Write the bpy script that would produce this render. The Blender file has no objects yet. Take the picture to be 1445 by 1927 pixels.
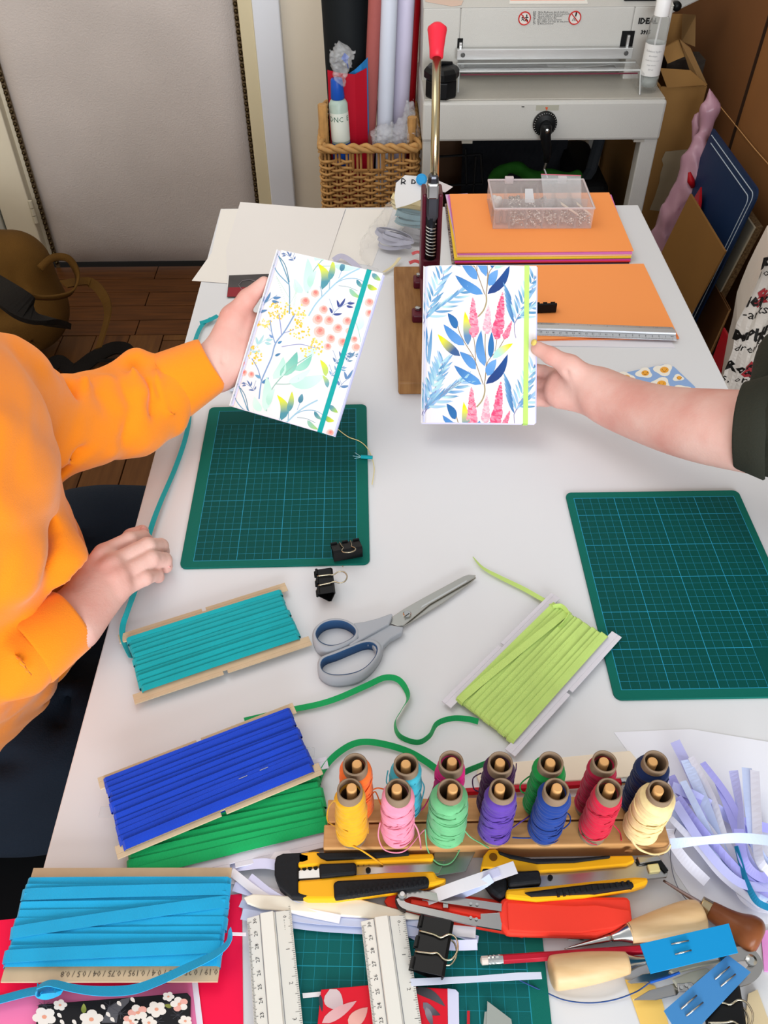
import bpy, bmesh, math, random
import numpy as np
from mathutils import Vector, Matrix
random.seed(7)
PI = math.pi
SC = bpy.context.scene
COL = SC.collection
# ---------------------------------------------------------------- camera
CAM = np.array([0.0, 0.0, 1.486])
CX, CY, F = 722.5, 963.5, 1611.56
RM = np.array([[0.99991618, 0.01116878, -0.00654954], [-0.01252366, 0.70593902, -0.70816189], [-0.00328573, 0.70818455, 0.70601972]])
cd = bpy.data.cameras.new('camera'); co = bpy.data.objects.new('camera', cd); COL.objects.link(co)
co.matrix_world = Matrix([[*RM[0], CAM[0]], [*RM[1], CAM[1]], [*RM[2], CAM[2]], [0, 0, 0, 1]])
cd.sensor_fit = 'VERTICAL'; cd.sensor_height = 36; cd.lens = F / 1927 * 36; cd.clip_start = 0.02
SC.camera = co
# ---------------------------------------------------------------- light
SC.view_settings.view_transform = 'Standard'; SC.view_settings.look = 'None'
SC.view_settings.gamma = 1; SC.view_settings.use_curve_mapping = False
SC.view_settings.exposure = 0.0
w = bpy.data.worlds.new('world'); SC.world = w; w.use_nodes = True
w.node_tree.nodes['Background'].inputs[0].default_value = (0.94, 0.97, 1.0, 1)
w.node_tree.nodes['Background'].inputs[1].default_value = 0.72
def area(name, loc, target, size, power, color):
    l = bpy.data.lights.new(name, 'AREA'); l.shape = 'RECTANGLE'; l.size, l.size_y = size; l.energy = power; l.color = color
    o = bpy.data.objects.new(name, l); COL.objects.link(o); o.location = loc
    o.rotation_euler = (Vector(target) - Vector(loc)).to_track_quat('-Z', 'Y').to_euler()
    return o
area('window_light', (0.7, -3.6, 1.75), (0.0, 1.8, 0.8), (3.0, 1.9), 225, (0.92, 0.96, 1.0))
area('overhead_fill', (-0.6, 1.3, 2.5), (0.0, 1.7, 0.6), (1.4, 1.0), 10, (1.0, 0.93, 0.85))  # added warm fill from overhead, not a lamp of the room
# ---------------------------------------------------------------- projection of photo points on real planes
def ray(px, py):
    return RM @ np.array([(px - CX) / F, -(py - CY) / F, -1.0])
def P(px, py, z=0.74):
    d = ray(px, py); return Vector(CAM + d * (z - CAM[2]) / d[2])
def PY(px, py, y):
    d = ray(px, py); return Vector(CAM + d * (y - CAM[1]) / d[1])
def PX(px, py, x):
    d = ray(px, py); return Vector(CAM + d * (x - CAM[0]) / d[0])
def D(px, py, dep):
    return Vector(CAM + ray(px, py) * dep)
T = 0.74
# ---------------------------------------------------------------- materials
def lin(c):
    return c / 12.92 if c <= 0.04045 else ((c + 0.055) / 1.055) ** 2.4
def rgb(h):
    h = h.lstrip('#'); return tuple(lin(int(h[i:i + 2], 16) / 255) for i in (0, 2, 4))
MATS = {}
def mat(name, col, rough=0.6, metal=0.0, bump=0.0, bscale=60, var=0.0, vscale=8, alpha=1.0, trans=0.0, ior=1.45, sss=0.0, spec=0.22, wave=None, stretch=(1, 1, 1), col2=None, sheen=0.0, coat=0.0):
    if name in MATS: return MATS[name]
    m = bpy.data.materials.new(name); m.use_nodes = True; MATS[name] = m
    nt = m.node_tree; b = nt.nodes['Principled BSDF']; L = nt.links.new
    c = rgb(col); b.inputs['Base Color'].default_value = (*c, 1)
    b.inputs['Roughness'].default_value = rough; b.inputs['Metallic'].default_value = metal
    b.inputs['Alpha'].default_value = alpha; b.inputs['Transmission Weight'].default_value = trans
    b.inputs['IOR'].default_value = ior; b.inputs['Specular IOR Level'].default_value = spec
    b.inputs['Sheen Weight'].default_value = sheen; b.inputs['Coat Weight'].default_value = coat
    if sss:
        b.inputs['Subsurface Weight'].default_value = sss; b.inputs['Subsurface Radius'].default_value = (0.012, 0.005, 0.003); b.inputs['Subsurface Scale'].default_value = 0.6
    tc = nt.nodes.new('ShaderNodeTexCoord'); mp = nt.nodes.new('ShaderNodeMapping'); L(tc.outputs['Object'], mp.inputs[0]); mp.inputs['Scale'].default_value = stretch
    if var or col2:
        n = nt.nodes.new('ShaderNodeTexNoise'); n.inputs['Scale'].default_value = vscale; n.inputs['Detail'].default_value = 6; L(mp.outputs[0], n.inputs['Vector'])
        r = nt.nodes.new('ShaderNodeValToRGB'); L(n.outputs['Fac'], r.inputs[0])
        r.color_ramp.elements[0].position = 0.32; r.color_ramp.elements[1].position = 0.68
        if col2:
            r.color_ramp.elements[0].color = (*c, 1); r.color_ramp.elements[1].color = (*rgb(col2), 1)
        else:
            r.color_ramp.elements[0].color = (*[x * (1 - var) for x in c], 1); r.color_ramp.elements[1].color = (*[min(1, x * (1 + var)) for x in c], 1)
        L(r.outputs[0], b.inputs['Base Color'])
    if bump or wave:
        bp = nt.nodes.new('ShaderNodeBump'); L(bp.outputs[0], b.inputs['Normal'])
        if wave:
            t = nt.nodes.new('ShaderNodeTexWave'); t.bands_direction = wave[0]; t.inputs['Scale'].default_value = wave[1]; bp.inputs['Strength'].default_value = wave[2]; bp.inputs['Distance'].default_value = 0.0006
            L(mp.outputs[0], t.inputs['Vector'])
        else:
            t = nt.nodes.new('ShaderNodeTexNoise'); t.inputs['Scale'].default_value = bscale; t.inputs['Detail'].default_value = 4
            bp.inputs['Strength'].default_value = bump; bp.inputs['Distance'].default_value = 0.003; L(mp.outputs[0], t.inputs['Vector'])
        L(t.outputs['Fac'], bp.inputs['Height'])
    return m
def colmat():
    if 'print_ink' in MATS: return MATS['print_ink']
    m = bpy.data.materials.new('print_ink'); m.use_nodes = True; MATS['print_ink'] = m
    nt = m.node_tree; b = nt.nodes['Principled BSDF']; b.inputs['Roughness'].default_value = 0.6; b.inputs['Specular IOR Level'].default_value = 0.2
    a = nt.nodes.new('ShaderNodeAttribute'); a.attribute_name = 'Col'; nt.links.new(a.outputs['Color'], b.inputs['Base Color'])
    return m
# ---------------------------------------------------------------- mesh builder
def catmull(pts, n=8, closed=False):
    pts = [Vector(p) for p in pts]
    if len(pts) < 3: return pts
    out = []; N = len(pts)
    for i in range(N if closed else N - 1):
        if closed: p0, p1, p2, p3 = pts[i - 1], pts[i], pts[(i + 1) % N], pts[(i + 2) % N]
        else: p0, p1, p2, p3 = pts[max(i - 1, 0)], pts[i], pts[i + 1], pts[min(i + 2, N - 1)]
        for k in range(n):
            t = k / n
            out.append(0.5 * ((2 * p1) + (p2 - p0) * t + (2 * p0 - 5 * p1 + 4 * p2 - p3) * t * t + (3 * p1 - p0 - 3 * p2 + p3) * t ** 3))
    if not closed: out.append(pts[-1])
    return out
class MB:
    def __init__(s): s.v = []; s.f = []; s.c = []; s.cur = None; s.M = None
    def av(s, p):
        p = Vector(p)
        if s.M is not None: p = s.M @ p
        s.v.append(p); s.c.append(s.cur); return len(s.v) - 1
    def face(s, idx): s.f.append(tuple(idx))
    def box(s, c, size, M=None):
        c = Vector(c); h = Vector(size) / 2; i = []
        for dz in (-1, 1):
            for dx, dy in ((-1, -1), (1, -1), (1, 1), (-1, 1)):
                o = Vector((dx * h.x, dy * h.y, dz * h.z)); o = (M @ o) if M else o
                i.append(s.av(c + o))
        for q in ((3, 2, 1, 0), (4, 5, 6, 7), (0, 1, 5, 4), (1, 2, 6, 5), (2, 3, 7, 6), (3, 0, 4, 7)): s.face([i[k] for k in q])
        return s
    def hexa(s, a, b):  # two quads (lists of 4 pts)
        i = [s.av(p) for p in a] + [s.av(p) for p in b]
        for q in ((3, 2, 1, 0), (4, 5, 6, 7), (0, 1, 5, 4), (1, 2, 6, 5), (2, 3, 7, 6), (3, 0, 4, 7)): s.face([i[k] for k in q])
        return s
    def prism(s, poly, off):  # poly: list of 3D pts (planar), off: Vector extrusion
        off = Vector(off); a = [s.av(p) for p in poly]; b = [s.av(Vector(p) + off) for p in poly]; n = len(a)
        s.face(a[::-1]); s.face(b)
        for k in range(n): s.face((a[k], a[(k + 1) % n], b[(k + 1) % n], b[k]))
        return s
    def poly(s, pts): s.face([s.av(p) for p in pts]); return s
    def tube(s, pts, r, n=8, closed=False, caps=True, flat=None):
        pts = [Vector(p) for p in pts]; N = len(pts)
        rs = r if isinstance(r, (list, tuple)) else [r] * N
        rings = []; up = None
        for i, p in enumerate(pts):
            if closed: t = pts[(i + 1) % N] - pts[i - 1]
            else: t = pts[min(i + 1, N - 1)] - pts[max(i - 1, 0)]
            if t.length < 1e-9: t = Vector((0, 0, 1))
            t.normalize()
            if up is None:
                up = Vector((0, 0, 1)) if abs(t.z) < 0.9 else Vector((1, 0, 0))
            u = up - t * up.dot(t)
            if u.length < 1e-6: u = t.orthogonal()
            u.normalize(); v = t.cross(u); up = u
            rings.append([s.av(p + (u * math.cos(2 * PI * k / n) * (flat or 1) + v * math.sin(2 * PI * k / n)) * rs[i]) for k in range(n)])
        for i in range(N if closed else N - 1):
            a, b = rings[i], rings[(i + 1) % N]
            for k in range(n): s.face((a[k], a[(k + 1) % n], b[(k + 1) % n], b[k]))
        if caps and not closed: s.face(rings[0][::-1]); s.face(rings[-1])
        return s
    def lathe(s, prof, n=20, o=(0, 0, 0), M=None, caps=True):  # prof [(r,z)]
        rings = []; o = Vector(o)
        for r, z in prof:
            ring = []
            for k in range(n):
                p = Vector((r * math.cos(2 * PI * k / n), r * math.sin(2 * PI * k / n), z)); p = M @ p if M else p
                ring.append(s.av(o + p))
            rings.append(ring)
        for a, b in zip(rings, rings[1:]):
            for k in range(n): s.face((a[k], a[(k + 1) % n], b[(k + 1) % n], b[k]))
        if caps: s.face(rings[0][::-1]); s.face(rings[-1])
        return s
    def ribbon(s, pts, w, th=0.0005, ang=0.0, smooth=8, closed=False):
        """flat band swept along pts; ang: scalar or list (0 = lying flat, PI/2 = on edge)"""
        N0 = len(pts); angs = ang if isinstance(ang, (list, tuple)) else [ang] * N0
        ws = w if isinstance(w, (list, tuple)) else [w] * N0
        pp = catmull([Vector((*p, )) for p in pts], smooth, closed)
        aa = [x.x for x in catmull([(a, b, 0) for a, b in zip(angs, ws)], smooth, closed)]; wv = [x.y for x in catmull([(a, b, 0) for a, b in zip(angs, ws)], smooth, closed)]
        N = len(pp); rings = []
        for i, p in enumerate(pp):
            t = (pp[(i + 1) % N] - pp[i - 1]) if closed else pp[min(i + 1, N - 1)] - pp[max(i - 1, 0)]
            t.normalize(); side = Vector((0, 0, 1)).cross(t)
            if side.length < 1e-5: side = Vector((1, 0, 0))
            side.normalize(); up = t.cross(side)
            k = min(i, len(aa) - 1)
            u = side * math.cos(aa[k]) + up * math.sin(aa[k]); n = t.cross(u); h = u * wv[k] / 2; q = n * th / 2
            rings.append([s.av(p + a) for a in (-h - q, h - q, h + q, -h + q)])
        for i in range(N if closed else N - 1):
            a, b = rings[i], rings[(i + 1) % N]
            for k in range(4): s.face((a[k], a[(k + 1) % 4], b[(k + 1) % 4], b[k]))
        if not closed: s.face(rings[0][::-1]); s.face(rings[-1])
        return s
    def build(s, name, material, parent=None, world=False, smooth=False, bevel=0.0, label=None, kind=None, seg=2, auto=False):
        me = bpy.data.meshes.new(name); me.from_pydata([tuple(v) for v in s.v], [], s.f)
        me.materials.append(material)
        if any(c is not None for c in s.c):
            a = me.color_attributes.new('Col', 'FLOAT_COLOR', 'POINT')
            flat = []
            for c in s.c: flat += [*(c or (1, 1, 1)), 1.0]
            a.data.foreach_set('color', flat)
        if smooth: me.polygons.foreach_set('use_smooth', [True] * len(me.polygons))
        me.update()
        o = bpy.data.objects.new(name, me); COL.objects.link(o)
        if auto:
            for p in me.polygons: p.use_smooth = True
            try: me.set_sharp_from_angle(angle=math.radians(35))
            except Exception: pass
        if bevel:
            m = o.modifiers.new('bevel', 'BEVEL'); m.width = bevel; m.segments = seg; m.limit_method = 'ANGLE'; m.angle_limit = math.radians(40)
        attach(o, parent, world)
        if label: o['label'] = label
        if kind: o['kind'] = kind
        return o
def WM(o):
    return (WM(o.parent) @ o.matrix_parent_inverse @ o.matrix_basis) if o.parent else o.matrix_basis.copy()
def attach(o, parent, world=False):
    if parent is None: return
    o.parent = parent
    if world: o.matrix_parent_inverse = WM(parent).inverted()
def tag(o, label, cat, group=None, kind=None):
    o['label'] = label; o['category'] = cat
    if group: o['group'] = group
    if kind: o['kind'] = kind
    return o
def thing(name, label, cat, loc=(0, 0, 0), rotz=0.0, group=None, M=None):
    o = bpy.data.objects.new(name, None); COL.objects.link(o); o.empty_display_size = 0.02
    if M is not None: o.matrix_basis = M
    else: o.location = loc; o.rotation_euler = (0, 0, rotz)
    return tag(o, label, cat, group)
def struct(o): o['kind'] = 'structure'; return o
def copy_tree(o, parent=None):
    c = o.copy(); COL.objects.link(c); c.parent = parent
    if parent is not None: c.matrix_parent_inverse = o.matrix_parent_inverse.copy()
    for ch in [x for x in bpy.data.objects if x.parent == o]: copy_tree(ch, c)
    return c
def text(s, size, m, name='lettering', parent=None, M=None, align='CENTER', ext=0.0, world=False, bold=0.0, label=None):
    cu = bpy.data.curves.new(name, 'FONT'); cu.body = s; cu.size = size; cu.align_x = align; cu.align_y = 'CENTER'; cu.extrude = ext; cu.offset = bold; cu.resolution_u = 2
    t = bpy.data.objects.new('tmp', cu); me = bpy.data.meshes.new_from_object(t); bpy.data.objects.remove(t)
    me.materials.clear(); me.materials.append(m)
    if M is not None: me.transform(M)
    o = bpy.data.objects.new(name, me); COL.objects.link(o); attach(o, parent, world)
    if label: o['label'] = label
    return o
def text_into(mb, s, size, M, align='CENTER', bold=0.0):
    cu = bpy.data.curves.new('t', 'FONT'); cu.body = s; cu.size = size; cu.align_x = align; cu.align_y = 'CENTER'; cu.offset = bold; cu.resolution_u = 1
    t = bpy.data.objects.new('tmp', cu); me = bpy.data.meshes.new_from_object(t); bpy.data.objects.remove(t)
    b = len(mb.v)
    for v in me.vertices: mb.av(M @ v.co)
    for p in me.polygons: mb.face([b + i for i in p.vertices])
    bpy.data.meshes.remove(me)
# ---------------------------------------------------------------- signed distance bodies -> surface nets
class Sdf:
    def __init__(s, vox): s.vox = vox; s.pr = []
    def cap(s, a, b, ra, rb=None, k=0.008, op='u', sq=None):
        s.pr.append((np.array(a, float), np.array(b, float), ra, ra if rb is None else rb, k, op, sq)); return s
    def chain(s, pts, rs, k=0.008, op='u'):
        for i in range(len(pts) - 1): s.cap(pts[i], pts[i + 1], rs[i], rs[i + 1], k, op)
        return s
    def schain(s, pts, rs, k=0.008, n=5):
        a = catmull([Vector(p) for p in pts], n); r = [x.x for x in catmull([(r_, 0, 0) for r_ in rs], n)]
        return s.chain(a, r, k)
    def mesh(s, noise=None):
        lo = np.min([np.minimum(p[0], p[1]) - max(p[2], p[3]) for p in s.pr if p[5] == 'u'], 0) - 4 * s.vox
        hi = np.max([np.maximum(p[0], p[1]) + max(p[2], p[3]) for p in s.pr if p[5] == 'u'], 0) + 4 * s.vox
        n = np.ceil((hi - lo) / s.vox).astype(int) + 1
        V = np.full(n, 0.06, np.float32)
        ax = [lo[i] + np.arange(n[i]) * s.vox for i in range(3)]
        for a, b, ra, rb, k, op, sq in s.pr:
            m = max(ra, rb) + k + 3 * s.vox
            l = np.minimum(a, b) - m; h = np.maximum(a, b) + m
            i0 = np.clip(np.floor((l - lo) / s.vox).astype(int), 0, n - 1); i1 = np.clip(np.ceil((h - lo) / s.vox).astype(int) + 1, 1, n)
            X = ax[0][i0[0]:i1[0], None, None] - a[0]; Y = ax[1][None, i0[1]:i1[1], None] - a[1]; Z = ax[2][None, None, i0[2]:i1[2]] - a[2]
            d = b - a; dd = max(d @ d, 1e-12)
            t = np.clip((X * d[0] + Y * d[1] + Z * d[2]) / dd, 0, 1)
            ex, ey, ez = X - t * d[0], Y - t * d[1], Z - t * d[2]
            if sq is not None:
                nn = np.array(sq[0], float); nn /= np.linalg.norm(nn); f = sq[1]
                dn = ex * nn[0] + ey * nn[1] + ez * nn[2]
                dist = np.sqrt(ex * ex + ey * ey + ez * ez + dn * dn * (f * f - 1)) - (ra + (rb - ra) * t)
            else: dist = np.sqrt(ex * ex + ey * ey + ez * ez) - (ra + (rb - ra) * t)
            sl = (slice(i0[0], i1[0]), slice(i0[1], i1[1]), slice(i0[2], i1[2])); cur = V[sl]
            if op == 'u':
                hh = np.clip(0.5 + 0.5 * (cur - dist) / k, 0, 1); V[sl] = cur * (1 - hh) + dist * hh - k * hh * (1 - hh)
            else:
                dist = -dist; hh = np.clip(0.5 - 0.5 * (cur - dist) / k, 0, 1); V[sl] = cur * (1 - hh) + dist * hh + k * hh * (1 - hh)
        if noise is not None: V += noise(ax[0][:, None, None], ax[1][None, :, None], ax[2][None, None, :]).astype(np.float32)
        ins = V < 0
        # surface nets
        cs = np.zeros(np.array(V.shape) - 1, np.int8)
        for dx in (0, 1):
            for dy in (0, 1):
                for dz in (0, 1): cs += ins[dx:V.shape[0] - 1 + dx, dy:V.shape[1] - 1 + dy, dz:V.shape[2] - 1 + dz]
        act = np.argwhere((cs > 0) & (cs < 8)); ids = np.full(cs.shape, -1, np.int64); ids[tuple(act.T)] = np.arange(len(act))
        acc = np.zeros((len(act), 3)); cnt = np.zeros(len(act))
        for axn in range(3):
            o1, o2 = [(1, 2), (0, 2), (0, 1)][axn]
            for u in (0, 1):
                for v in (0, 1):
                    p0 = act.copy(); p0[:, o1] += u; p0[:, o2] += v; p1 = p0.copy(); p1[:, axn] += 1
                    a0 = V[tuple(p0.T)]; a1 = V[tuple(p1.T)]; c = (a0 < 0) != (a1 < 0)
                    t = np.where(c, a0 / np.where(c, a0 - a1, 1), 0)
                    q = p0.astype(float); q[:, axn] += t; acc[c] += q[c]; cnt[c] += 1
        vs = acc / cnt[:, None] * s.vox + lo
        faces = []
        for axn in range(3):
            sl0 = [slice(None)] * 3; sl1 = [slice(None)] * 3; sl0[axn] = slice(0, -1); sl1[axn] = slice(1, None)
            ch = ins[tuple(sl0)] != ins[tuple(sl1)]; e = np.argwhere(ch)
            o1, o2 = [(1, 2), (2, 0), (0, 1)][axn]
            e = e[(e[:, o1] > 0) & (e[:, o2] > 0) & (e[:, o1] < V.shape[o1] - 1) & (e[:, o2] < V.shape[o2] - 1)]
            q = []
            for u, v in ((0, 0), (-1, 0), (-1, -1), (0, -1)):
                c = e.copy(); c[:, o1] += u; c[:, o2] += v; q.append(ids[tuple(c.T)])
            q = np.stack(q, 1); fl = ins[tuple(e.T)]
            q[~fl] = q[~fl][:, ::-1]; faces.append(q[:, ::-1] if False else q)
        return vs, np.concatenate(faces)
def np_mesh(name, parts, material, parent=None, world=True, smooth_it=0):
    vs = []; fs = []; b = 0
    for v, f in parts: vs.append(v); fs.append(f + b); b += len(v)
    v = np.concatenate(vs); f = np.concatenate(fs)
    me = bpy.data.meshes.new(name); me.vertices.add(len(v)); me.vertices.foreach_set('co', v.astype(np.float32).ravel())
    me.loops.add(len(f) * 4); me.loops.foreach_set('vertex_index', f.astype(np.int32).ravel())
    me.polygons.add(len(f)); me.polygons.foreach_set('loop_start', np.arange(len(f), dtype=np.int32) * 4)
    me.update(calc_edges=True); me.polygons.foreach_set('use_smooth', [True] * len(f)); me.materials.append(material)
    me.validate()
    o = bpy.data.objects.new(name, me); COL.objects.link(o)
    if smooth_it:
        m = o.modifiers.new('smooth', 'SMOOTH'); m.factor = 0.5; m.iterations = smooth_it
    attach(o, parent, world)
    return o
# ================================================================ THE ROOM
WY = 2.70
m_wall = mat('cream_wall', '#ebe0cc', 0.8, bump=0.15, bscale=30, var=0.04, vscale=3)
m_cream = mat('cream_paint', '#e3d9c2', 0.5, var=0.05, vscale=5)
m_white = mat('white_paint', '#e4e7ee', 0.45)
m_plank = [mat('floor_plank_%s' % c, h, 0.45, col2=h2, vscale=6, stretch=(12, 1, 1) if i < 3 else (1, 12, 1)) for i, (c, h, h2) in enumerate([('umber', '#6a411c', '#4c2c12'), ('brown', '#5e3a1c', '#714a22'), ('dark', '#573517', '#66401e'), ('across', '#673d1a', '#4e2d12')])]
m_dark = mat('joint_dark', '#1c140d', 0.9)
fl = MB().box((0, 0.9, -0.03), (3.6, 4.4, 0.04)).build('floor', m_dark); struct(fl)
x = -1.7
for i in range(30):      # boards running away from the camera
    wd = 0.104
    y = -1.2; j = 0
    while y < 2.28:
        ln = min(0.9 + 0.25 * ((i * 7 + j * 3) % 4), 2.28 - y)
        if x < 1.3 and y + ln > -0.2:
            MB().box((x + wd / 2, y + ln / 2, -0.006 + 0.0008 * ((i + j) % 3)), (wd - 0.003, ln - 0.003, 0.012)).build('plank', m_plank[(i + j * 2) % 3], fl, bevel=0.001)
        y += ln; j += 1
    x += wd
for j in range(5):
    y0 = 2.28 + j * 0.085
    for k in range(3):
        x0 = -1.7 + k * 0.95 + (j % 2) * 0.3
        MB().box((x0 + 0.475, y0 + 0.0425, -0.005), (0.947, 0.082, 0.012)).build('plank', m_plank[3], fl, bevel=0.001)
def wallbox(name, c, s, m): return struct(MB().box(c, s).build(name, m))
wallbox('wall_back', (0.55, WY + 0.06, 1.25), (1.66, 0.1, 2.5), m_wall)
wallbox('wall_left', (-1.78, 0.8, 1.25), (0.06, 4.0, 2.5), m_wall)
wallbox('wall_right', (1.36, 0.9, 1.25), (0.08, 4.0, 2.5), m_wall)
wallbox('baseboard_back', (0.40, WY + 0.0, 0.04), (1.3, 0.02, 0.08), m_white)
# padded door
dr = MB().box((-0.74, WY + 0.045, 1.08), (1.02, 0.05, 2.1)).build('door_1', m_cream); struct(dr)
m_pad = mat('padded_leatherette', '#c6bcb6', 0.62, bump=0.5, bscale=220, var=0.07, vscale=3)
g = MB(); nx, nz = 30, 60; x0, x1, z0, z1 = -1.095, -0.388, 0.012, 2.06; idx = {}
for i in range(nx + 1):
    for j in range(nz + 1):
        u, v = i / nx, j / nz; e = min(1, 14 * min(u, 1 - u)) ** 0.5 * min(1, 24 * min(v, 1 - v)) ** 0.5
        idx[i, j] = g.av((x0 + (x1 - x0) * u, WY + 0.02 - 0.030 * e + 0.003 * math.sin(9 * u + 5 * v) * math.sin(7 * v * 2), z0 + (z1 - z0) * v))
for i in range(nx):
    for j in range(nz): g.face((idx[i, j], idx[i + 1, j], idx[i + 1, j + 1], idx[i, j + 1]))
g.build('padding', m_pad, dr, world=True, smooth=True)
m_nail = mat('antique_brass', '#4a3d28', 0.35, 0.9)
for xx in (-1.095, -0.384):
    strip = MB().box((xx, WY + 0.005, 1.03), (0.012, 0.008, 2.06)).build('nail_strip', mat('nail_strip', '#6b5a44', 0.6, 0.3), dr, world=True)
    nb = MB()
    for k in range(115): nb.lathe([(0.0072, 0), (0.0062, 0.003), (0.0035, 0.006), (0.0002, 0.0072)], 8, (xx, WY + 0.001, 0.02 + k * 0.0178), Matrix.Rotation(PI / 2, 3, 'X'), caps=False)
    nb.build('nail_head', m_nail, strip, world=True, smooth=True, kind='stuff')
# hinge
hg = MB()
hz = PY(66, 400, WY - 0.02)
for k in range(3): hg.tube([hz + Vector((-0.006, 0, -0.035 + k * 0.026)), hz + Vector((-0.006, 0, -0.012 + k * 0.026))], 0.007, 10)
hg.build('hinge', mat('painted_hinge', '#cfc6b0', 0.4), dr, world=True)
struct(MB().box((-1.17, WY + 0.005, 1.06), (0.1, 0.045, 2.12)).build('trim_1', m_cream, bevel=0.004))
struct(MB().box((-1.27, WY + 0.01, 1.06), (0.09, 0.07, 2.12)).build('trim_2', mat('grey_white_paint', '#b9bab0', 0.5), bevel=0.004))
struct(MB().box((-0.355, WY + 0.005, 1.06), (0.042, 0.045, 2.12)).build('trim_3', mat('cream_paint_warm', '#d9cca9', 0.5), bevel=0.004))
struct(MB().box((-0.297, WY - 0.002, 1.06), (0.076, 0.05, 2.12)).build('trim_4', m_white, bevel=0.004))
wallbox('wall_left_of_door', (-1.55, WY + 0.06, 1.25), (0.5, 0.1, 2.5), m_wall)['label'] = 'cream wall left of the padded door'
bpy.data.objects['wall_left_of_door'].name = 'wall_back_left'
# ================================================================ BACKPACK on the floor
m_can = mat('mustard_canvas', '#5f4117', 0.9, bump=0.4, bscale=300, var=0.12, vscale=10)
m_str = mat('black_webbing', '#15110e', 0.85, bump=0.4, bscale=400)
bp_ = thing('canvas_backpack', 'mustard canvas backpack with black strap slumped on the wooden floor by the padded door', 'bag', (-1.1, 2.2, 0))
s = Sdf(0.009)
s.cap((-1.22, 2.12, 0.13), (-1.03, 2.2, 0.15), 0.14, 0.13, 0.05).cap((-1.2, 2.16, 0.28), (-1.02, 2.22, 0.27), 0.13, 0.10, 0.05).cap((-1.25, 2.1, 0.36), (-1.13, 2.2, 0.37), 0.07, 0.05, 0.05)
s.cap((-1.3, 2.03, 0.22), (-1.0, 2.08, 0.2), 0.012, 0.012, 0.03, 's').cap((-1.0, 2.1, 0.05), (-0.98, 2.12, 0.3), 0.01, 0.01, 0.02, 's')
np_mesh('bag_body', [s.mesh()], m_can, bp_, smooth_it=2)
opn = [PY(75, 505, 2.14), PY(100, 485, 2.2), PY(130, 488, 2.22), PY(146, 520, 2.2), PY(135, 550, 2.14), PY(100, 560, 2.08), PY(60, 558, 2.05), PY(20, 545, 2.0)]
MB().ribbon(opn, 0.02, 0.006, 0.9).build('bag_rim', m_can, bp_, world=True, smooth=True)
MB().ribbon([PY(120, 535, 2.15), PY(165, 530, 2.25), PY(192, 552, 2.2), PY(203, 590, 2.15), PY(185, 655, 2.05)], 0.028, 0.004, 0.6).build('canvas_strap', m_can, bp_, world=True)
MB().ribbon([P(-30, 525, 0.40), P(20, 560, 0.42), P(70, 595, 0.38), P(112, 612, 0.30)], [0.06, 0.07, 0.075, 0.06], 0.014, 0.1).build('shoulder_strap', m_str, bp_, world=True)
MB().ribbon([P(85, 700, 0.03), P(110, 680, 0.03), P(140, 697, 0.02), P(178, 672, 0.02), P(215, 655, 0.03), P(240, 660, 0.03), P(225, 676, 0.02), P(185, 678, 0.02)], 0.04, 0.006, 0.5).build('buckle_strap', m_str, bp_, world=True)
# ================================================================ WICKER BASKET
bx0, bx1, by0, by1, bzt, bzb = -0.122, 0.100, 1.985, 2.26, 0.688, 0.12
m_wick = [mat('willow_tan', '#b98d56', 0.55, var=0.2, vscale=40), mat('willow_dark', '#9c7140', 0.55, var=0.2, vscale=40)]
bk = thing('wicker_basket', 'tall woven willow basket with a handle slot, standing left of the paper cutter', 'basket', ((bx0 + bx1) / 2, (by0 + by1) / 2, 0))
cxm, cym = (bx0 + bx1) / 2, (by0 + by1) / 2
def weave(y_or_x, a, b, front, nrow=84):
    n = 9; st = MB(); wv = MB()
    xs = [a + (b - a) * (k + 0.5) / n for k in range(n)]
    for xx in xs:
        for off in (-0.004, 0.004):
            pts = [(xx + off, y_or_x, z) if front else (y_or_x, xx + off, z) for z in (0.02, 0.3, bzt - 0.01)]
            st.tube(pts, 0.0032, 5)
    hz0, hz1 = bzt - 0.05, bzt - 0.018
    for r in range(nrow):
        z = 0.03 + r * (bzt - 0.05) / nrow
        hole = front and hz0 < z + 0.006
        segs = [(0, 40)] if not hole else [(0, 13), (26, 40)]
        for s0, s1 in segs:
            pts = []
            for k in range(s0, s1 + 1):
                u = a + (b - a) * k / 40; ph = (u - a) / (b - a) * n * PI + (r % 2) * PI
                o = 0.0055 * math.sin(ph); zz = z + 0.0010 * math.sin(k * 1.3 + r * 2.1) + 0.0012 * math.sin(r * 3.7)
                pts.append((u, y_or_x + o, zz) if front else (y_or_x + o, u, zz))
            wv.tube(pts, 0.0034, 5)
    st.build('stake', m_wick[1], bk, world=True, smooth=True, kind='stuff'); wv.build('weaver', m_wick[0], bk, world=True, smooth=True, kind='stuff')
weave(by0, bx0, bx1, True); weave(by1, bx0, bx1, True); weave(bx0, by0, by1, False); weave(bx1, by0, by1, False)
rim = MB()
for k in range(3):
    path = []
    for i in range(120):
        t = i / 120 * 4; e = int(t); u = t - e
        c = [(bx0, by0), (bx1, by0), (bx1, by1), (bx0, by1)]; p, q = c[e], c[(e + 1) % 4]
        a = i * 0.55 + k * 2 * PI / 3
        path.append((p[0] + (q[0] - p[0]) * u + 0.006 * math.cos(a), p[1] + (q[1] - p[1]) * u + 0.006 * math.cos(a), bzt + 0.006 * math.sin(a)))
    rim.tube(path, 0.006, 6, closed=True)
rim.build('woven_rim', m_wick[0], bk, world=True, smooth=True)
for xx in (bx0 + 0.005, bx1 - 0.012):   # corner posts
    MB().tube([(xx, by0 + 0.05, bzt - 0.02), (xx, by0 + 0.05, bzt + 0.05 + (0.03 if xx < 0 else 0))], 0.011, 8).build('corner_post', m_wick[0], bk, world=True)
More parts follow.
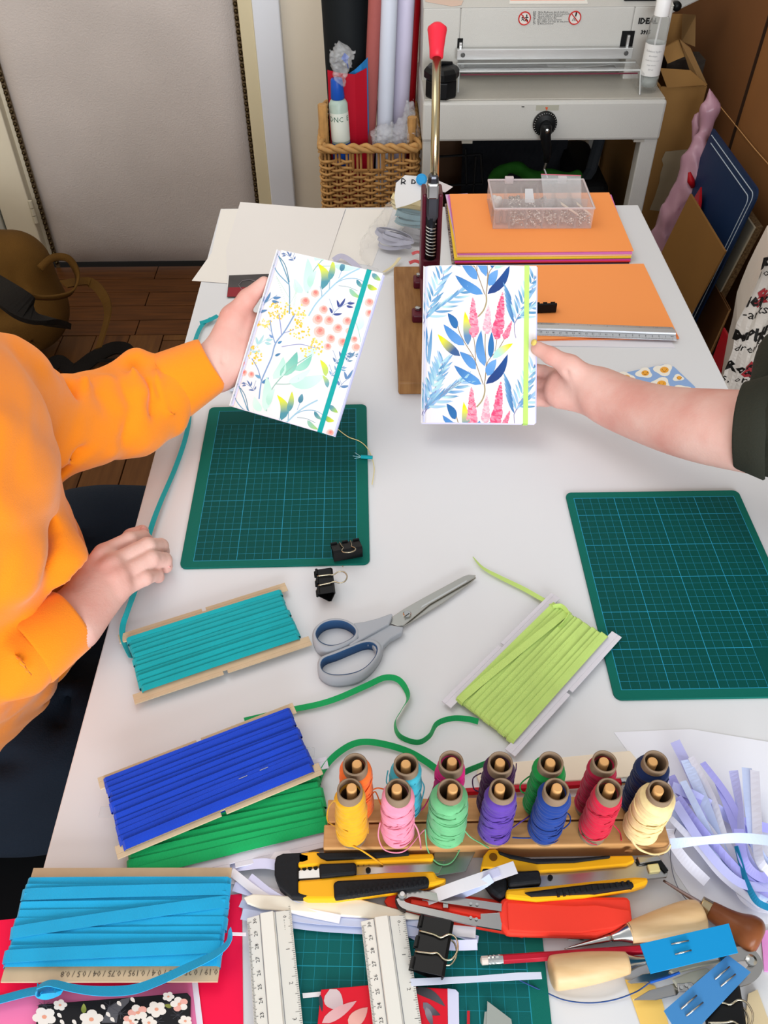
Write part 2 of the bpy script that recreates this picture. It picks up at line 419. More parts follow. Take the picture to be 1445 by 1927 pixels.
hs = MB()
for p, q in (((-0.05, bzt - 0.05), (0.022, bzt - 0.05)), ((-0.05, bzt - 0.05), (-0.05, bzt - 0.01)), ((0.022, bzt - 0.05), (0.022, bzt - 0.01)), ((-0.014, bzt - 0.05), (-0.014, bzt - 0.01))):
    hs.tube([(p[0], by0 - 0.002, p[1]), (q[0], by0 - 0.002, q[1])], 0.0035, 6)
hs.build('handle_slot', m_wick[1], bk, world=True)
MB().box((cxm, cym, 0.03), (bx1 - bx0 - 0.02, by1 - by0 - 0.02, 0.02)).build('basket_bottom', m_wick[1], bk, world=True)
# rolls standing in the basket
def roll(name, label, m, bot, top, r, group=None, hollow=True, inner=None):
    t = thing(name, label, 'roll', bot, group=group)
    bot, top = Vector(bot), Vector(top); q = (top - bot).normalized().to_track_quat('Z', 'Y').to_matrix(); Ln = (top - bot).length
    b = MB(); b.lathe([(r * 0.72, 0), (r, 0), (r, Ln), (r * 0.72, Ln), (r * 0.72, Ln - 0.05)], 28, bot, q, caps=False)
    b.poly([bot + q @ Vector((r * .72 * math.cos(a * PI / 8), r * .72 * math.sin(a * PI / 8), Ln - .05)) for a in range(16)])
    b.build('roll_sheet', m, t, world=True, smooth=False, auto=True)
    # the free edge of the sheet
    e = q @ Vector((r * math.cos(-2.0), r * math.sin(-2.0), 0)); b = MB(); b.tube([bot + e * 1.01, top + e * 1.01], 0.0016, 5); b.build('sheet_edge', m, t, world=True)
    return t
rb = 0.06
def rl(name, label, m, pxb, pxt, yb, yt, r):
    b = PY(pxb[0], pxb[1], yb); t = PY(pxt[0], pxt[1], yt); d = (t - b); b2 = b - d * ((b.z - rb) / d.z); t2 = t + d.normalized() * 0.30
    return roll(name, label, m, b2, t2, r)
rl('paper_roll', 'wide black roll of paper standing in the wicker basket', mat('black_paper', '#0b1013', 0.7, bump=0.2, bscale=20), (664, 262), (650, 0), 2.155, 2.23, 0.056)
rl('paper_roll', 'terracotta pink roll of paper standing in the wicker basket', mat('terracotta_paper', '#9c5450', 0.7, bump=0.3, bscale=120), (694, 262), (706, 0), 2.10, 2.15, 0.0155)
rl('paper_roll', 'slim white roll of paper left of the lavender one in the basket', mat('white_roll_paper', '#c6ccda', 0.5), (723, 262), (732, 0), 2.10, 2.15, 0.019)
rl('paper_roll', 'pale lavender roll of paper in the right of the basket', mat('lavender_paper', '#c8c2d8', 0.5), (750, 262), (763, 0), 2.14, 2.19, 0.021)
rl('paper_roll', 'thin bright red roll of paper at the right of the basket', mat('red_roll_paper', '#b3101c', 0.4), (768, 262), (781, 0), 2.21, 2.23, 0.013)
def sheet(name, label, cat, m, pts, off, world=True, group=None, **k):
    t = thing(name, label, cat, pts[0], group=group)
    MB().prism(pts, off).build(k.get('part', 'sheet'), m, t, world=True, bevel=k.get('bevel', 0))
    return t
# curved red and blue sheets round the front of the black roll
for nm, lab, mm, top, yy in (('card_sheet', 'curved glossy red sheet tucked in front of the black roll', mat('red_glossy', '#b5142b', 0.3), ((616, 132), (640, 138), (668, 140), (690, 128)), 2.08), ('card_sheet', 'bright blue sheet showing above the red sheet in the basket', mat('blue_glossy', '#2377b8', 0.4), ((655, 140), (668, 131), (680, 120), (692, 108)), 2.092)):
    b = MB(); n = len(top); tp = [PY(px, py, yy - 0.02 * math.sin(PI * k / (n - 1))) for k, (px, py) in enumerate(top)]
    for k in range(n - 1):
        a, c = tp[k], tp[k + 1]
        b.hexa([a, c, Vector((c.x, c.y - 0.01, 0.3)), Vector((a.x, a.y - 0.01, 0.3))], [p + Vector((0, 0.002, 0)) for p in (a, c, Vector((c.x, c.y - 0.01, 0.3)), Vector((a.x, a.y - 0.01, 0.3)))])
    t = thing(nm, lab, 'sheet', tp[0]); b.build('sheet', mm, t, world=True, auto=True)
# bottle in the basket
m_clear = mat('clear_plastic', '#e8eef0', 0.12, trans=0.9, ior=1.15, alpha=0.35)
m_film = mat('plastic_film', '#eef1f4', 0.12, alpha=0.24, spec=0.8, bump=0.8, bscale=90)
bt = PY(643, 262, 2.045); bt.z = 0.63; ax = (PY(636, 190, 2.05) - bt).normalized(); q = ax.to_track_quat('Z', 'Y').to_matrix()
t = thing('glue_bottle', 'pale green bottle with blue cap and white label, lying against the rolls in the basket', 'bottle', bt)
MB().lathe([(0.019, 0), (0.0215, 0.005), (0.0215, 0.135), (0.018, 0.142), (0.012, 0.146)], 24, bt, q).build('bottle_body', mat('pale_green_plastic', '#b9c9be', 0.25, col2='#9fb6ad', vscale=25), t, world=True, smooth=True)
MB().lathe([(0.0218, 0.055), (0.0218, 0.118)], 24, bt, q, caps=False).build('label_band', mat('bottle_label', '#dfe6dd', 0.5), t, world=True, smooth=True)
def on_cyl(mb, txt, r, q, o, z, a0, size, m=None):
    cu = MB(); text_into(cu, txt, size, Matrix.Identity(4)); bbase = len(mb.v)
    for v in cu.v:
        a = a0 + v.x / r; mb.av(o + q @ Vector((r * math.cos(a), r * math.sin(a), z + v.y)))
    for f in cu.f: mb.face([bbase + i for i in f])
# find the angle facing the camera
def facing(q, o): d = q.inverted() @ (Vector(CAM) - Vector(o)); return math.atan2(d.y, d.x)
b = MB(); on_cyl(b, 'DNC  E', 0.0222, q, bt, 0.105, facing(q, bt), 0.016); b.build('lettering', mat('label_green', '#1f5a45', 0.5), t, world=True)
MB().lathe([(0.0145, 0.145), (0.016, 0.148), (0.0135, 0.185), (0.012, 0.188)], 18, bt, q).build('cap', mat('blue_cap', '#1c4fae', 0.35), t, world=True, smooth=True)
MB().lathe([(0.0218, 0.0), (0.0218, 0.05)], 24, bt, q, caps=False).build('blue_base_band', mat('blue_cap', '#1c4fae', 0.35), t, world=True, smooth=True)
# crumpled clear bag above the bottle
s = Sdf(0.004); p0 = PY(640, 150, 2.05); p1 = PY(642, 105, 2.04)
s.cap(p0, p1, 0.014, 0.024, 0.01); s.cap(p1, PY(655, 100, 2.05), 0.02, 0.013, 0.01)
nz_ = lambda X, Y, Z: 0.006 * np.sin(X * 310 + 3 * np.sin(Z * 170)) * np.sin(Z * 260 + X * 150)
t = thing('plastic_bag', 'crumpled clear plastic bag standing above the glue bottle', 'bag', p0); np_mesh('film', [s.mesh(nz_)], m_film, t)
MB().ribbon([PY(645, 105, 2.03), PY(652, 112, 2.025), PY(655, 125, 2.03)], 0.014, 0.001, 1.2).build('blue_tab', mat('blue_cap', '#1c4fae', 0.35), t, world=True)
s = Sdf(0.004); s.cap(PY(715, 255, 2.05), PY(768, 250, 2.05), 0.022, 0.026, 0.02); s.cap(PY(765, 245, 2.06), PY(772, 200, 2.08), 0.022, 0.012, 0.02)
t = thing('plastic_wrap', 'crumpled clear plastic film around the foot of the white rolls in the basket', 'plastic wrap', PY(740, 258, 2.05)); np_mesh('film', [s.mesh(nz_)], m_film, t)
# ================================================================ PAPER CUTTER on its stand
m_mach = mat('machine_grey', '#c2c1bc', 0.45, bump=0.25, bscale=500, var=0.03, vscale=4)
m_mach2 = mat('machine_bed', '#b0aca2', 0.4, 0.1, bump=0.2, bscale=500, var=0.06, vscale=5)
m_alu = mat('brushed_aluminium', '#cfd0cf', 0.32, 0.7)
m_steel = mat('polished_steel', '#b9bab8', 0.22, 1.0)
m_blk = mat('black_plastic', '#101214', 0.38)
m_blkm = mat('black_matte', '#0c0d0e', 0.7)
MX0, MX1, MY0, MZ = 0.107, 0.642, 1.95, 0.80
mc = thing('paper_cutter', 'large grey guillotine paper cutter on a stand behind the table', 'paper cutter', (0.37, 2.2, 0))
MB().box(((MX0 + MX1) / 2, 2.23, MZ - 0.0425), (MX1 - MX0, 0.56, 0.085)).build('bed_frame', m_mach, mc, world=True, bevel=0.006)
MB().box(((MX0 + MX1) / 2, 2.10, MZ + 0.0015), (MX1 - MX0 - 0.008, 0.28, 0.003)).build('bed_plate', m_mach2, mc, world=True, bevel=0.001)
FY = 2.08; zt = PY(800, 15, FY).z; zo = PY(1000, 107, FY).z   # body face with an opening below
xo0, xo1 = PY(862, 120, FY).x, PY(1178, 110, FY).x; xl, xr = MX0 + 0.003, PY(1250, 100, FY).x
body = MB()
sl1 = (PY(861, 75, FY), PY(868, 100, FY)); sl2 = (PY(1174, 60, FY), PY(1184, 100, FY))
body.box(((xl + xo0) / 2, FY + 0.23, (zt + MZ) / 2), (xo0 - xl, 0.46, zt - MZ))
body.box(((xr + xo1) / 2, FY + 0.23, (zt + MZ) / 2), (xr - xo1, 0.46, zt - MZ))
body.box(((xo0 + xo1) / 2, FY + 0.23, (zt + zo) / 2), (xo1 - xo0, 0.46, zt - zo))
body.build('housing', m_mach, mc, world=True, bevel=0.003)
# sloping top with stickers
tb = [Vector((xl, FY, zt + .0005)), Vector((xr, FY, zt + .0005)), Vector((xr, FY + 0.46, zt + 0.10)), Vector((xl, FY + 0.46, zt + 0.10))]
b = MB(); b.hexa([Vector((p.x, p.y, zt - .0003)) for p in tb], tb); b.build('top_cover', m_mach, mc, world=True, bevel=0.003)
def slope(px, py):  # point on the sloping cover
    d = ray(px, py); n = np.array([0, -0.10, 0.46]); o = np.array([0, FY, zt + 0.001]); return Vector(CAM + d * ((o - CAM) @ n / (d @ n)))
b = MB(); b.prism([slope(958, 7), slope(1106, 7), slope(1100, -20), slope(962, -20)], (0, 0, 0.0006)); b.build('warning_label', mat('label_white', '#dfdcd5', 0.5), mc, world=True)
b = MB(); b.prism([slope(960, 1.5) + Vector((0, 0, .0006)), slope(1100, 1) + Vector((0, 0, .0006)), slope(1098, -18) + Vector((0, 0, .0006)), slope(963, -18) + Vector((0, 0, .0006))], (0, 0, 0.0004)); b.build('orange_print', mat('label_salmon', '#e08f78', 0.5), mc, world=True)
b = MB(); b.prism([slope(800, -1), slope(872, 1), slope(868, 10), slope(850, 12), slope(800, 3)], (0, 0, 0.0005)); b.build('pink_stain', mat('pink_stain', '#cdb3a3', 0.5), mc, world=True)
b = MB(); b.box(slope(1195, 0) + Vector((0.01, 0.02, 0.008)), (0.07, 0.05, 0.018)); b.build('blade_lever_seat', m_blk, mc, world=True, bevel=0.002)
b = MB(); b.box(slope(1196, 1) + Vector((0.005, 0.006, 0.012)), (0.035, 0.02, 0.014)); b.build('lever_bracket', m_alu, mc, world=True, bevel=0.002)
# recess behind opening
MB().box(((xo0 + xo1) / 2, FY + 0.16, (MZ + zo) / 2), (xo1 - xo0, 0.02, zo - MZ)).build('recess_back', mat('recess_grey', '#6f6f6c', 0.6), mc, world=True)
MB().box(((xo0 + xo1) / 2, FY + 0.06, (MZ + zo) / 2 + 0.01), (xo1 - xo0, 0.012, 0.03)).build('blade_clamp', mat('clamp_grey', '#9c9b96', 0.4, 0.4), mc, world=True)
# slots + clamp bar
for a, c in ((PY(861, 72, FY), PY(869, 110, FY)), (PY(1171, 58, FY), PY(1187, 100, FY))):
    MB().box(((a.x + c.x) / 2, FY - 0.0005, (a.z + c.z) / 2), (c.x - a.x, 0.002, a.z - c.z)).build('slot', m_blkm, mc, world=True)
    MB().box(((a.x + c.x) / 2 + 0.001, FY - 0.004, (a.z + c.z) / 2 - 0.004), (0.006, 0.008, (a.z - c.z) * 0.85)).build('lift_arm', m_alu, mc, world=True, bevel=0.001)
a, c = PY(860, 94, FY - 0.02), PY(1189, 107, FY - 0.02)
zb0, zb1 = PY(1000, 112, FY - 0.02).z, PY(1000, 92, FY - 0.02).z
cb = MB().box(((a.x + c.x) / 2, FY - 0.015, (zb0 + zb1) / 2), (c.x - a.x, 0.012, zb1 - zb0)).build('clamp_bar', m_alu, mc, world=True, bevel=0.001)
for px, py, yy in ((871, 103.5, FY - 0.022), (1178, 100, FY - 0.022)):
    o = PY(px, py, yy); MB().lathe([(0.0048, 0), (0.0048, 0.002), (0.0038, 0.003)], 16, o, Matrix.Rotation(PI / 2, 3, 'X')).build('screw', mat('screw_grey', '#5f5f5f', 0.4, 0.8), cb, world=True)
for px, py in ((870, 124), (1176, 113)):
    o = PY(px, py, FY + 0.045); MB().lathe([(0.005, 0), (0.005, 0.003)], 16, o, Matrix.Rotation(PI / 2, 3, 'X')).build('screw', mat('screw_grey', '#5f5f5f', 0.4, 0.8), mc, world=True)
# transparent guard
gz = MZ + 0.045; gy = 1.985
a = P(863, 148, MZ); gx0, gx1 = PY(866, 145, 2.03).x - 0.006, 0.585
m_acr = mat('clear_acrylic', '#e6e8ea', 0.05, trans=0.9, ior=1.2, alpha=0.22)
g = MB(); g.box(((gx0 + gx1) / 2, 2.03, gz), (gx1 - gx0, 0.05, 0.004)); g.box((gx1, 2.02, MZ + 0.024), (0.004, 0.09, 0.045)); g.box((gx0, 2.03, MZ + 0.024), (0.004, 0.07, 0.045))
gd = g.build('safety_guard', m_acr, mc, world=True)
eg = MB(); m_edge = mat('acrylic_edge', '#c9cccb', 0.2)
for p, q_ in (((gx0, 2.005, gz), (gx1, 2.005, gz)), ((gx0, 2.055, gz), (gx1, 2.055, gz)), ((gx1, 2.005, gz), (gx1, 1.975, MZ + 0.004)), ((gx0, 2.005, gz), (gx0, 2.0, MZ + 0.004))): eg.tube([p, q_], 0.0016, 5)
eg.build('guard_edge', m_edge, gd, world=True)
MB().box(((gx0 + gx1) / 2, 2.004, gz - 0.006), (gx1 - gx0 - 0.01, 0.001, 0.003)).build('red_line', mat('guard_red', '#6b3440', 0.4), gd, world=True)
# stand legs, rails
lz = MZ - 0.085
for xx, yy in ((MX0 + 0.022, 1.975), (MX1 - 0.020, 1.975), (MX0 + 0.022, 2.45), (MX1 - 0.02, 2.45)):
    l = MB().box((xx, yy, lz / 2), (0.038, 0.038, lz)).build('leg', m_mach, mc, world=True, bevel=0.003)
    MB().box((xx, yy, 0.004), (0.044, 0.044, 0.008)).build('foot', m_blk, l, world=True)
MB().box(((MX0 + MX1) / 2, 2.45, 0.12), (MX1 - MX0 - 0.08, 0.03, 0.03)).build('rear_rail', m_mach, mc, world=True)
for px in (880, 1205): o = PY(px, 256, 1.952); MB().box((o.x, 1.965, lz - 0.003), (0.024, 0.02, 0.006)).build('bracket', m_mach2, mc, world=True)
MB().box((PY(985, 192, 1.949).x, 1.9495, PY(985, 201, 1.949).z), (0.006, 0.001, 0.0016)).build('scratch', m_blk, mc, world=True)
# crank dial
o = PY(1025, 232, 1.948); q = Matrix.Rotation(PI / 2, 3, 'X')
MB().box(PY(1030, 203, 1.9495), (0.05, 0.001, 0.011)).build('dial_plate', mat('dial_plate', '#a9a89a', 0.4), mc, world=True)
MB().prism([PY(1026, 202, 1.948), PY(1031, 202, 1.948), PY(1028.5, 208, 1.948)], (0, -0.0008, 0)).build('pointer', mat('pointer_orange', '#d8532a', 0.5), mc, world=True)
dl = MB().lathe([(0.0265, 0), (0.0265, 0.006), (0.021, 0.012), (0.012, 0.014), (0.012, 0.022)], 40, o, q).build('dial', m_blk, mc, world=True, auto=True)
tk = MB()
for k in range(30):
    an = 2 * PI * k / 30; r0 = 0.0225 if k % 5 else 0.0205
    Rr = Matrix.Rotation(an, 3, 'Y'); tk.box(o + Vector((0, -0.0092, 0)) + Rr @ Vector((0, 0, 0.0235)), (0.0005, 0.0006, 0.004), Rr)
tk.build('dial_marks', mat('mark_white', '#d8d8d8', 0.5), dl, world=True)
cr = MB(); p0 = o + Vector((0, -0.022, 0.0)); p1 = PY(1028, 305, 1.93)
cr.tube([p0 + Vector((0, 0, 0.006)), p0, p0 + Vector((0.001, 0, -0.02)), p1 + Vector((0, 0, 0.02)), p1], [0.010, 0.013, 0.012, 0.009, 0.006], 12)
crk = cr.build('crank_arm', m_blk, mc, world=True, smooth=True)
MB().lathe([(0.005, 0), (0.005, 0.003), (0.002, 0.004)], 14, p0 + Vector((0.001, -0.011, -0.004)), q).build('crank_screw', m_steel, crk, world=True)
MB().tube([p1, PY(1024, 318, 1.93), PY(1030, 335, 1.92)], 0.0028, 6).build('crank_pin', m_steel, crk, world=True)
# warning sign group on the face
def sign_point(px, py, e=0.0): return PY(px, py, FY - 0.0008 - e)
m_red = mat('sign_red', '#c2342f', 0.5); m_lblk = mat('sign_black', '#1d1d1d', 0.5); m_lwh = mat('sign_white', '#d9d4cd', 0.5)
def no_sign(px, py, kind):
    c = sign_point(px, py); r = 0.0125
    b = MB(); b.lathe([(r, 0), (r, 0.0004)], 28, c + Vector((0, 0, 0)), q); s0 = b.build('sign_disc', m_lwh, mc, world=True)
    b = MB(); b.tube([c + Vector((r * math.cos(a * PI / 16), -0.0006, r * math.sin(a * PI / 16))) for a in range(32)], 0.0014, 5, closed=True)
    b.tube([c + Vector((-r * .7, -0.0008, r * .7)), c + Vector((r * .7, -0.0008, -r * .7))], 0.0011, 5); b.build('prohibition_ring', m_red, s0, world=True)
    b = MB(); k = 0.012
    if kind:
        for dx, sc in ((-0.004, 0.85), (0.004, 1.1)):
            for p, q2 in (((0, .3), (.05, -.1)), ((0, .25), (.3, .1)), ((0, .25), (-.3, .05)), ((.05, -.1), (.3, -.45)), ((.05, -.1), (-.25, -.4))):
                b.tube([c + Vector((dx + p[0] * k * sc, -0.0005, p[1] * k * sc)), c + Vector((dx + q2[0] * k * sc, -0.0005, q2[1] * k * sc))], 0.0009, 4)
            b.lathe([(0.0017, 0), (0.0017, 0.0005)], 10, c + Vector((dx, 0, 0.45 * k * sc)), q)
    else:
        b.tube([c + Vector((0.002, -0.0005, 0.011)), c + Vector((0.001, -0.0005, 0.003))], 0.0018, 5)
        for sx in (-1, 0, 1): b.tube([c + Vector((sx * 0.002, -0.0005, 0.000)), c + Vector((sx * 0.004 - 0.001, -0.0005, -0.006))], 0.0006, 4)
    b.build('pictogram', m_lblk, s0, world=True)
no_sign(987, 34.5, 1); no_sign(1081.5, 33.5, 0)
b = MB()
for k, s_ in enumerate(['DE   Nicht Bedienen durch mehrere', 'EN   Not to be used by more persons', 'FR   Ne pas utiliser a plusieurs', 'NL   Niet met meer dan', 'IT   Non usare in piu persone', 'ES   No utilizar por mas de una persona', 'SV   Ej flera personer']):
    c = sign_point(1003, 23 + k * 3.6)
    text_into(b, s_, 0.0052, Matrix.Translation(c) @ Matrix.Rotation(PI / 2, 4, 'X'), 'LEFT', 0.0)
b.build('warning_text', m_lblk, mc, world=True)
# loose papers in the cutter
for lab, pts in (('small white paper sheet lying in the cutter opening, left one', [(1022, 110), (1050, 109), (1062, 125), (1031, 126)]), ('white sheet of paper with wavy edge lying in the cutter opening', [(1050, 109), (1148, 108), (1157, 121), (1120, 125), (1085, 127), (1064, 126)])):
    pp = [P(px, py, MZ + 0.008 + (0.004 if len(pts) > 4 else 0)) for px, py in pts]; sheet('paper_sheet', lab, 'paper', mat('loose_paper', '#e6e3df', 0.6), pp, (0, 0, 0.0008))
# black octagonal knob weight on the bed
o = P(829, 190, MZ); o = Vector((PY(829, 185, 1.985).x, 1.985, MZ + 0.003))
t = thing('octagonal_tin', 'black octagonal box with a twisted lid at the left front of the cutter bed', 'box', o)
MB().lathe([(0.034, 0), (0.036, 0.004), (0.036, 0.034), (0.034, 0.036)], 8, o, Matrix.Rotation(0.3, 3, 'Z')).build('box_base', m_blk, t, world=True, bevel=0.002)
MB().lathe([(0.037, 0.037), (0.039, 0.040), (0.039, 0.052), (0.033, 0.060), (0.02, 0.062)], 8, o, Matrix.Rotation(0.05, 3, 'Z')).build('lid', m_blk, t, world=True, bevel=0.002)
MB().tube([o + Vector((-0.02, -0.01, 0.062)), o + Vector((0, 0, 0.066)), o + Vector((0.022, 0.01, 0.062))], 0.004, 8).build('lid_ridge', m_blk, t, world=True)
# spray bottle
o = Vector((PY(1217, 165, 2.005).x, 2.005, MZ + 0.003))
t = thing('spray_bottle', 'clear spray bottle with white pump and white label on the cutter bed', 'bottle', o)
m_cb = mat('bottle_clear', '#d3d8d6', 0.08, trans=0.85, ior=1.15, alpha=0.4)
MB().lathe([(0.019, 0), (0.021, 0.003), (0.021, 0.135), (0.019, 0.145), (0.012, 0.152)], 28, o).build('bottle_body', m_cb, t, world=True, smooth=True)
MB().lathe([(0.0185, 0.012), (0.0185, 0.03), (0.001, 0.031)], 20, o).build('liquid', mat('liquid_clear', '#c4cbc8', 0.1, alpha=0.5), t, world=True, smooth=True)
MB().lathe([(0.0214, 0.035), (0.0214, 0.098)], 28, o, caps=False).build('label_band', mat('label_white2', '#e2e2e0', 0.5), t, world=True, smooth=True)
b = MB(); Iq = Matrix.Identity(3); fa = facing(Iq, o)
for k, (s_, sz) in enumerate([('Solution hydro', 0.0058), ('alcoolique', 0.0045), ('desinfection des mains', 0.0035), ('usage externe', 0.0035), ('250 ml', 0.004)]): on_cyl(b, s_, 0.0217, Iq, o, 0.085 - k * 0.009, fa, sz)
b.build('lettering', mat('label_ink', '#8b8e90', 0.5), t, world=True)
pm = MB().lathe([(0.0155, 0.150), (0.0155, 0.178), (0.0125, 0.184), (0.0125, 0.205), (0.010, 0.207)], 22, o).build('pump_cap', mat('pump_white', '#eceded', 0.35), t, world=True, auto=True)
MB().tube([o + Vector((0, 0, 0.15)), o + Vector((-0.003, 0, 0.03))], 0.002, 6).build('dip_tube', mat('pump_white', '#eceded', 0.35), t, world=True)
b = MB(); c = PY(1221, 40, FY - 0.001); text_into(b, 'IDEAL', 0.016, Matrix.Translation(c + Vector((-0.002, 0, 0))) @ Matrix.Rotation(PI / 2, 4, 'X'), 'CENTER', 0.0008)
text_into(b, '3915', 0.011, Matrix.Translation(PY(1215, 61, FY - 0.001)) @ Matrix.Rotation(PI / 2, 4, 'X'), 'CENTER', 0.0006); b.build('model_lettering', m_lblk, mc, world=True)
# side lever of the cutter (top right, grey lever arm with black knob)
b = MB(); b.hexa([PY(1250, -25, 2.2), PY(1345, -25, 2.2), PY(1318, 0, 2.2), PY(1262, 27, 2.2)][::-1], [p + Vector((0, 0.04, 0)) for p in (PY(1250, -25, 2.2), PY(1345, -25, 2.2), PY(1318, 0, 2.2), PY(1262, 27, 2.2))][::-1]); lv = b.build('cutting_lever', m_mach, mc, world=True, bevel=0.004)
MB().lathe([(0.006, 0), (0.010, 0.004), (0.010, 0.016), (0.006, 0.02)], 16, PY(1271, 9, 2.19), q).build('lever_knob', m_blk, lv, world=True, smooth=True)
# things kept under the cutter
ob = thing('foam_panel', 'black egg-crate foam panel leaning under the cutter', 'foam panel', (0.4, 2.3, 0))
b = MB(); A_, B_ = Vector((0.245, 2.30, 0.36)), Vector((0.52, 2.30, 0.70)); nx, nz = 44, 50; idx = {}
for i in range(nx + 1):
    for j in range(nz + 1): idx[i, j] = b.av((0.245 + 0.265 * i / nx, 2.28 - 0.008 * math.sin(i * PI / 2) * math.sin(j * PI / 2) + 0.15 * (j / nz - 1), 0.02 + 0.69 * j / nz)) if False else b.av((0.235 + 0.28 * i / nx, 2.18 + 0.16 * j / nz - 0.009 * math.sin(i * PI / 2.01) * math.sin(j * PI / 2.01), 0.1 + 0.61 * j / nz))
for i in range(nx):
    for j in range(nz): b.face((idx[i, j], idx[i + 1, j], idx[i + 1, j + 1], idx[i, j + 1]))
b.build('foam_face', mat('foam_black', '#1b1d22', 0.85), ob, world=True, smooth=True)
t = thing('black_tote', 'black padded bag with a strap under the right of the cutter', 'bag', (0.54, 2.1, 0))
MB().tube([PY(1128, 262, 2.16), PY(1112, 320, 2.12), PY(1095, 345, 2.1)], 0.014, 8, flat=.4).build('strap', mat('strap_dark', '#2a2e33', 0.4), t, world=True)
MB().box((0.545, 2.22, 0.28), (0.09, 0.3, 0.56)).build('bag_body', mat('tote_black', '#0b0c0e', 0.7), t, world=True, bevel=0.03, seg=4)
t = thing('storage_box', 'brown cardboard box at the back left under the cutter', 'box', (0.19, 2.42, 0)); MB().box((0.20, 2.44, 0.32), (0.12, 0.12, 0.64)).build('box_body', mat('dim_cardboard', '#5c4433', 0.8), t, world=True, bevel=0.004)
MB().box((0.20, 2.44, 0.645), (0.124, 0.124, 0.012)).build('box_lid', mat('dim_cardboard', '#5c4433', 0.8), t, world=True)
t = thing('wire_frame', 'black wire rack under the cutter on the left', 'rack', (0.19, 2.2, 0))
for k, (p, q2) in enumerate((((820, 295), (905, 290)), ((905, 290), (908, 345)), ((822, 350), (908, 345)), ((876, 280), (878, 350)))): MB().tube([PY(*p, 2.15), PY(*q2, 2.15)], 0.003, 6).build('wire', m_blk, t, world=True)
for xx, yy in ((0.14, 2.15), (0.255, 2.15)): MB().tube([(xx, yy, 0), (xx, yy, 0.60)], 0.003, 6).build('wire', m_blk, t, world=True)
def blob(name, lab, cat, m, prs, vox=0.006, noise=None, part='body', k=0.03):
    s = Sdf(vox)
    for a, b_, ra, rb_ in prs: s.cap(a, b_, ra, rb_, k)
    t = thing(name, lab, cat, (prs[0][0][0], prs[0][0][1], 0)); np_mesh(part, [s.mesh(noise)], m, t, smooth_it=1); return t
wr = lambda X, Y, Z: 0.006 * np.sin(X * 60 + 2 * np.sin(Z * 40)) * np.sin(Z * 70 + Y * 50 + X * 30)
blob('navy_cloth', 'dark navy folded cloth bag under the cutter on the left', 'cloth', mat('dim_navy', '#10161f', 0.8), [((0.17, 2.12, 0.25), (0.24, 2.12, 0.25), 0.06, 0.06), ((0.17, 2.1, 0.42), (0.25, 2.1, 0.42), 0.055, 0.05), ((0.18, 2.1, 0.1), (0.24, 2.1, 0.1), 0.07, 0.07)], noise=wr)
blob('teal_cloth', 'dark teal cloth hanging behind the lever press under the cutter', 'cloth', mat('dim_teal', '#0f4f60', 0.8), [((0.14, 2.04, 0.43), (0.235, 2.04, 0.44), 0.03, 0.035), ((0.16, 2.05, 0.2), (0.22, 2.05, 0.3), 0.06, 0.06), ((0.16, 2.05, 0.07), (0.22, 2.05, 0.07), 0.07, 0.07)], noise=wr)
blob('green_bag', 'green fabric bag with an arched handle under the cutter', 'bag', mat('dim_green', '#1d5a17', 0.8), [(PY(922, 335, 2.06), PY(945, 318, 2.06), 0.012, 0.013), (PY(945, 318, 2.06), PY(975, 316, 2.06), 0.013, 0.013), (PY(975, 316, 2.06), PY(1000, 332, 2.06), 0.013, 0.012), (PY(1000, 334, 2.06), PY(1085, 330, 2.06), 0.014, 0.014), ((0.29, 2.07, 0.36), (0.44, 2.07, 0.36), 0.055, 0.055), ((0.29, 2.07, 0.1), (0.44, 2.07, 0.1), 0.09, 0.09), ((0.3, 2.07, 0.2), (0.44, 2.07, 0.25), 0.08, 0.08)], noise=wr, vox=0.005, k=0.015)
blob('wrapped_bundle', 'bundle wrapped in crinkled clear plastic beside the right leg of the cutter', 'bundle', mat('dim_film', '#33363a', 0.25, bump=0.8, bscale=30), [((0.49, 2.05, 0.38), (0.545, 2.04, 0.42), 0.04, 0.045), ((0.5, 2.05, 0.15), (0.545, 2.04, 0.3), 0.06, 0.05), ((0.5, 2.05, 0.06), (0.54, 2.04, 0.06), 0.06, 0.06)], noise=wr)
# ================================================================ BOXES AND BOARDS ON THE RIGHT
m_cb1 = mat('cardboard_light', '#96703f', 0.75, var=0.06, vscale=5, bump=0.2, bscale=40)
m_cb2 = mat('cardboard_inside', '#8a6a42', 0.8, var=0.06, vscale=5)
m_cb3 = mat('cardboard_brown', '#83572f', 0.75, var=0.08, vscale=4, bump=0.15, bscale=40)
m_cb4 = mat('cardboard_reddish', '#7a502e', 0.75, var=0.08, vscale=4)
m_core = mat('corrugated_core', '#a9855a', 0.8, wave=('Z', 200, 0.6))
bx = thing('cardboard_box', 'tall open cardboard box with torn flaps beside the paper cutter', 'box', (0.73, 2.1, 0))
BY = 2.05; zT = PY(1290, 163, BY).z; xa, xb = PY(1255, 163, BY).x - 0.015, PY(1329, 160, BY).x
MB().box(((xa + xb) / 2, BY, zT / 2), (xb - xa, 0.005, zT)).build('front_panel', m_cb1, bx, world=True)
MB().box((xa, BY + 0.2, zT / 2), (0.005, 0.4, zT)).build('side_panel', m_cb1, bx, world=True)
MB().box((xb, BY + 0.2, zT / 2), (0.005, 0.4, zT)).build('side_panel', m_cb1, bx, world=True)
MB().box(((xa + xb) / 2, BY + 0.4, zT / 2), (xb - xa, 0.005, zT)).build('back_panel', m_cb2, bx, world=True)
def flap(pts, name, m, th=0.004, off=None): return MB().prism(pts, off or (0.0, th, 0.001)).build(name, m, bx, world=True)
flap([PY(1242, 130, 2.04), PY(1300, 134, 2.04), PY(1331, 160, 2.04), PY(1255, 165, 2.04)], 'flap', m_cb1)
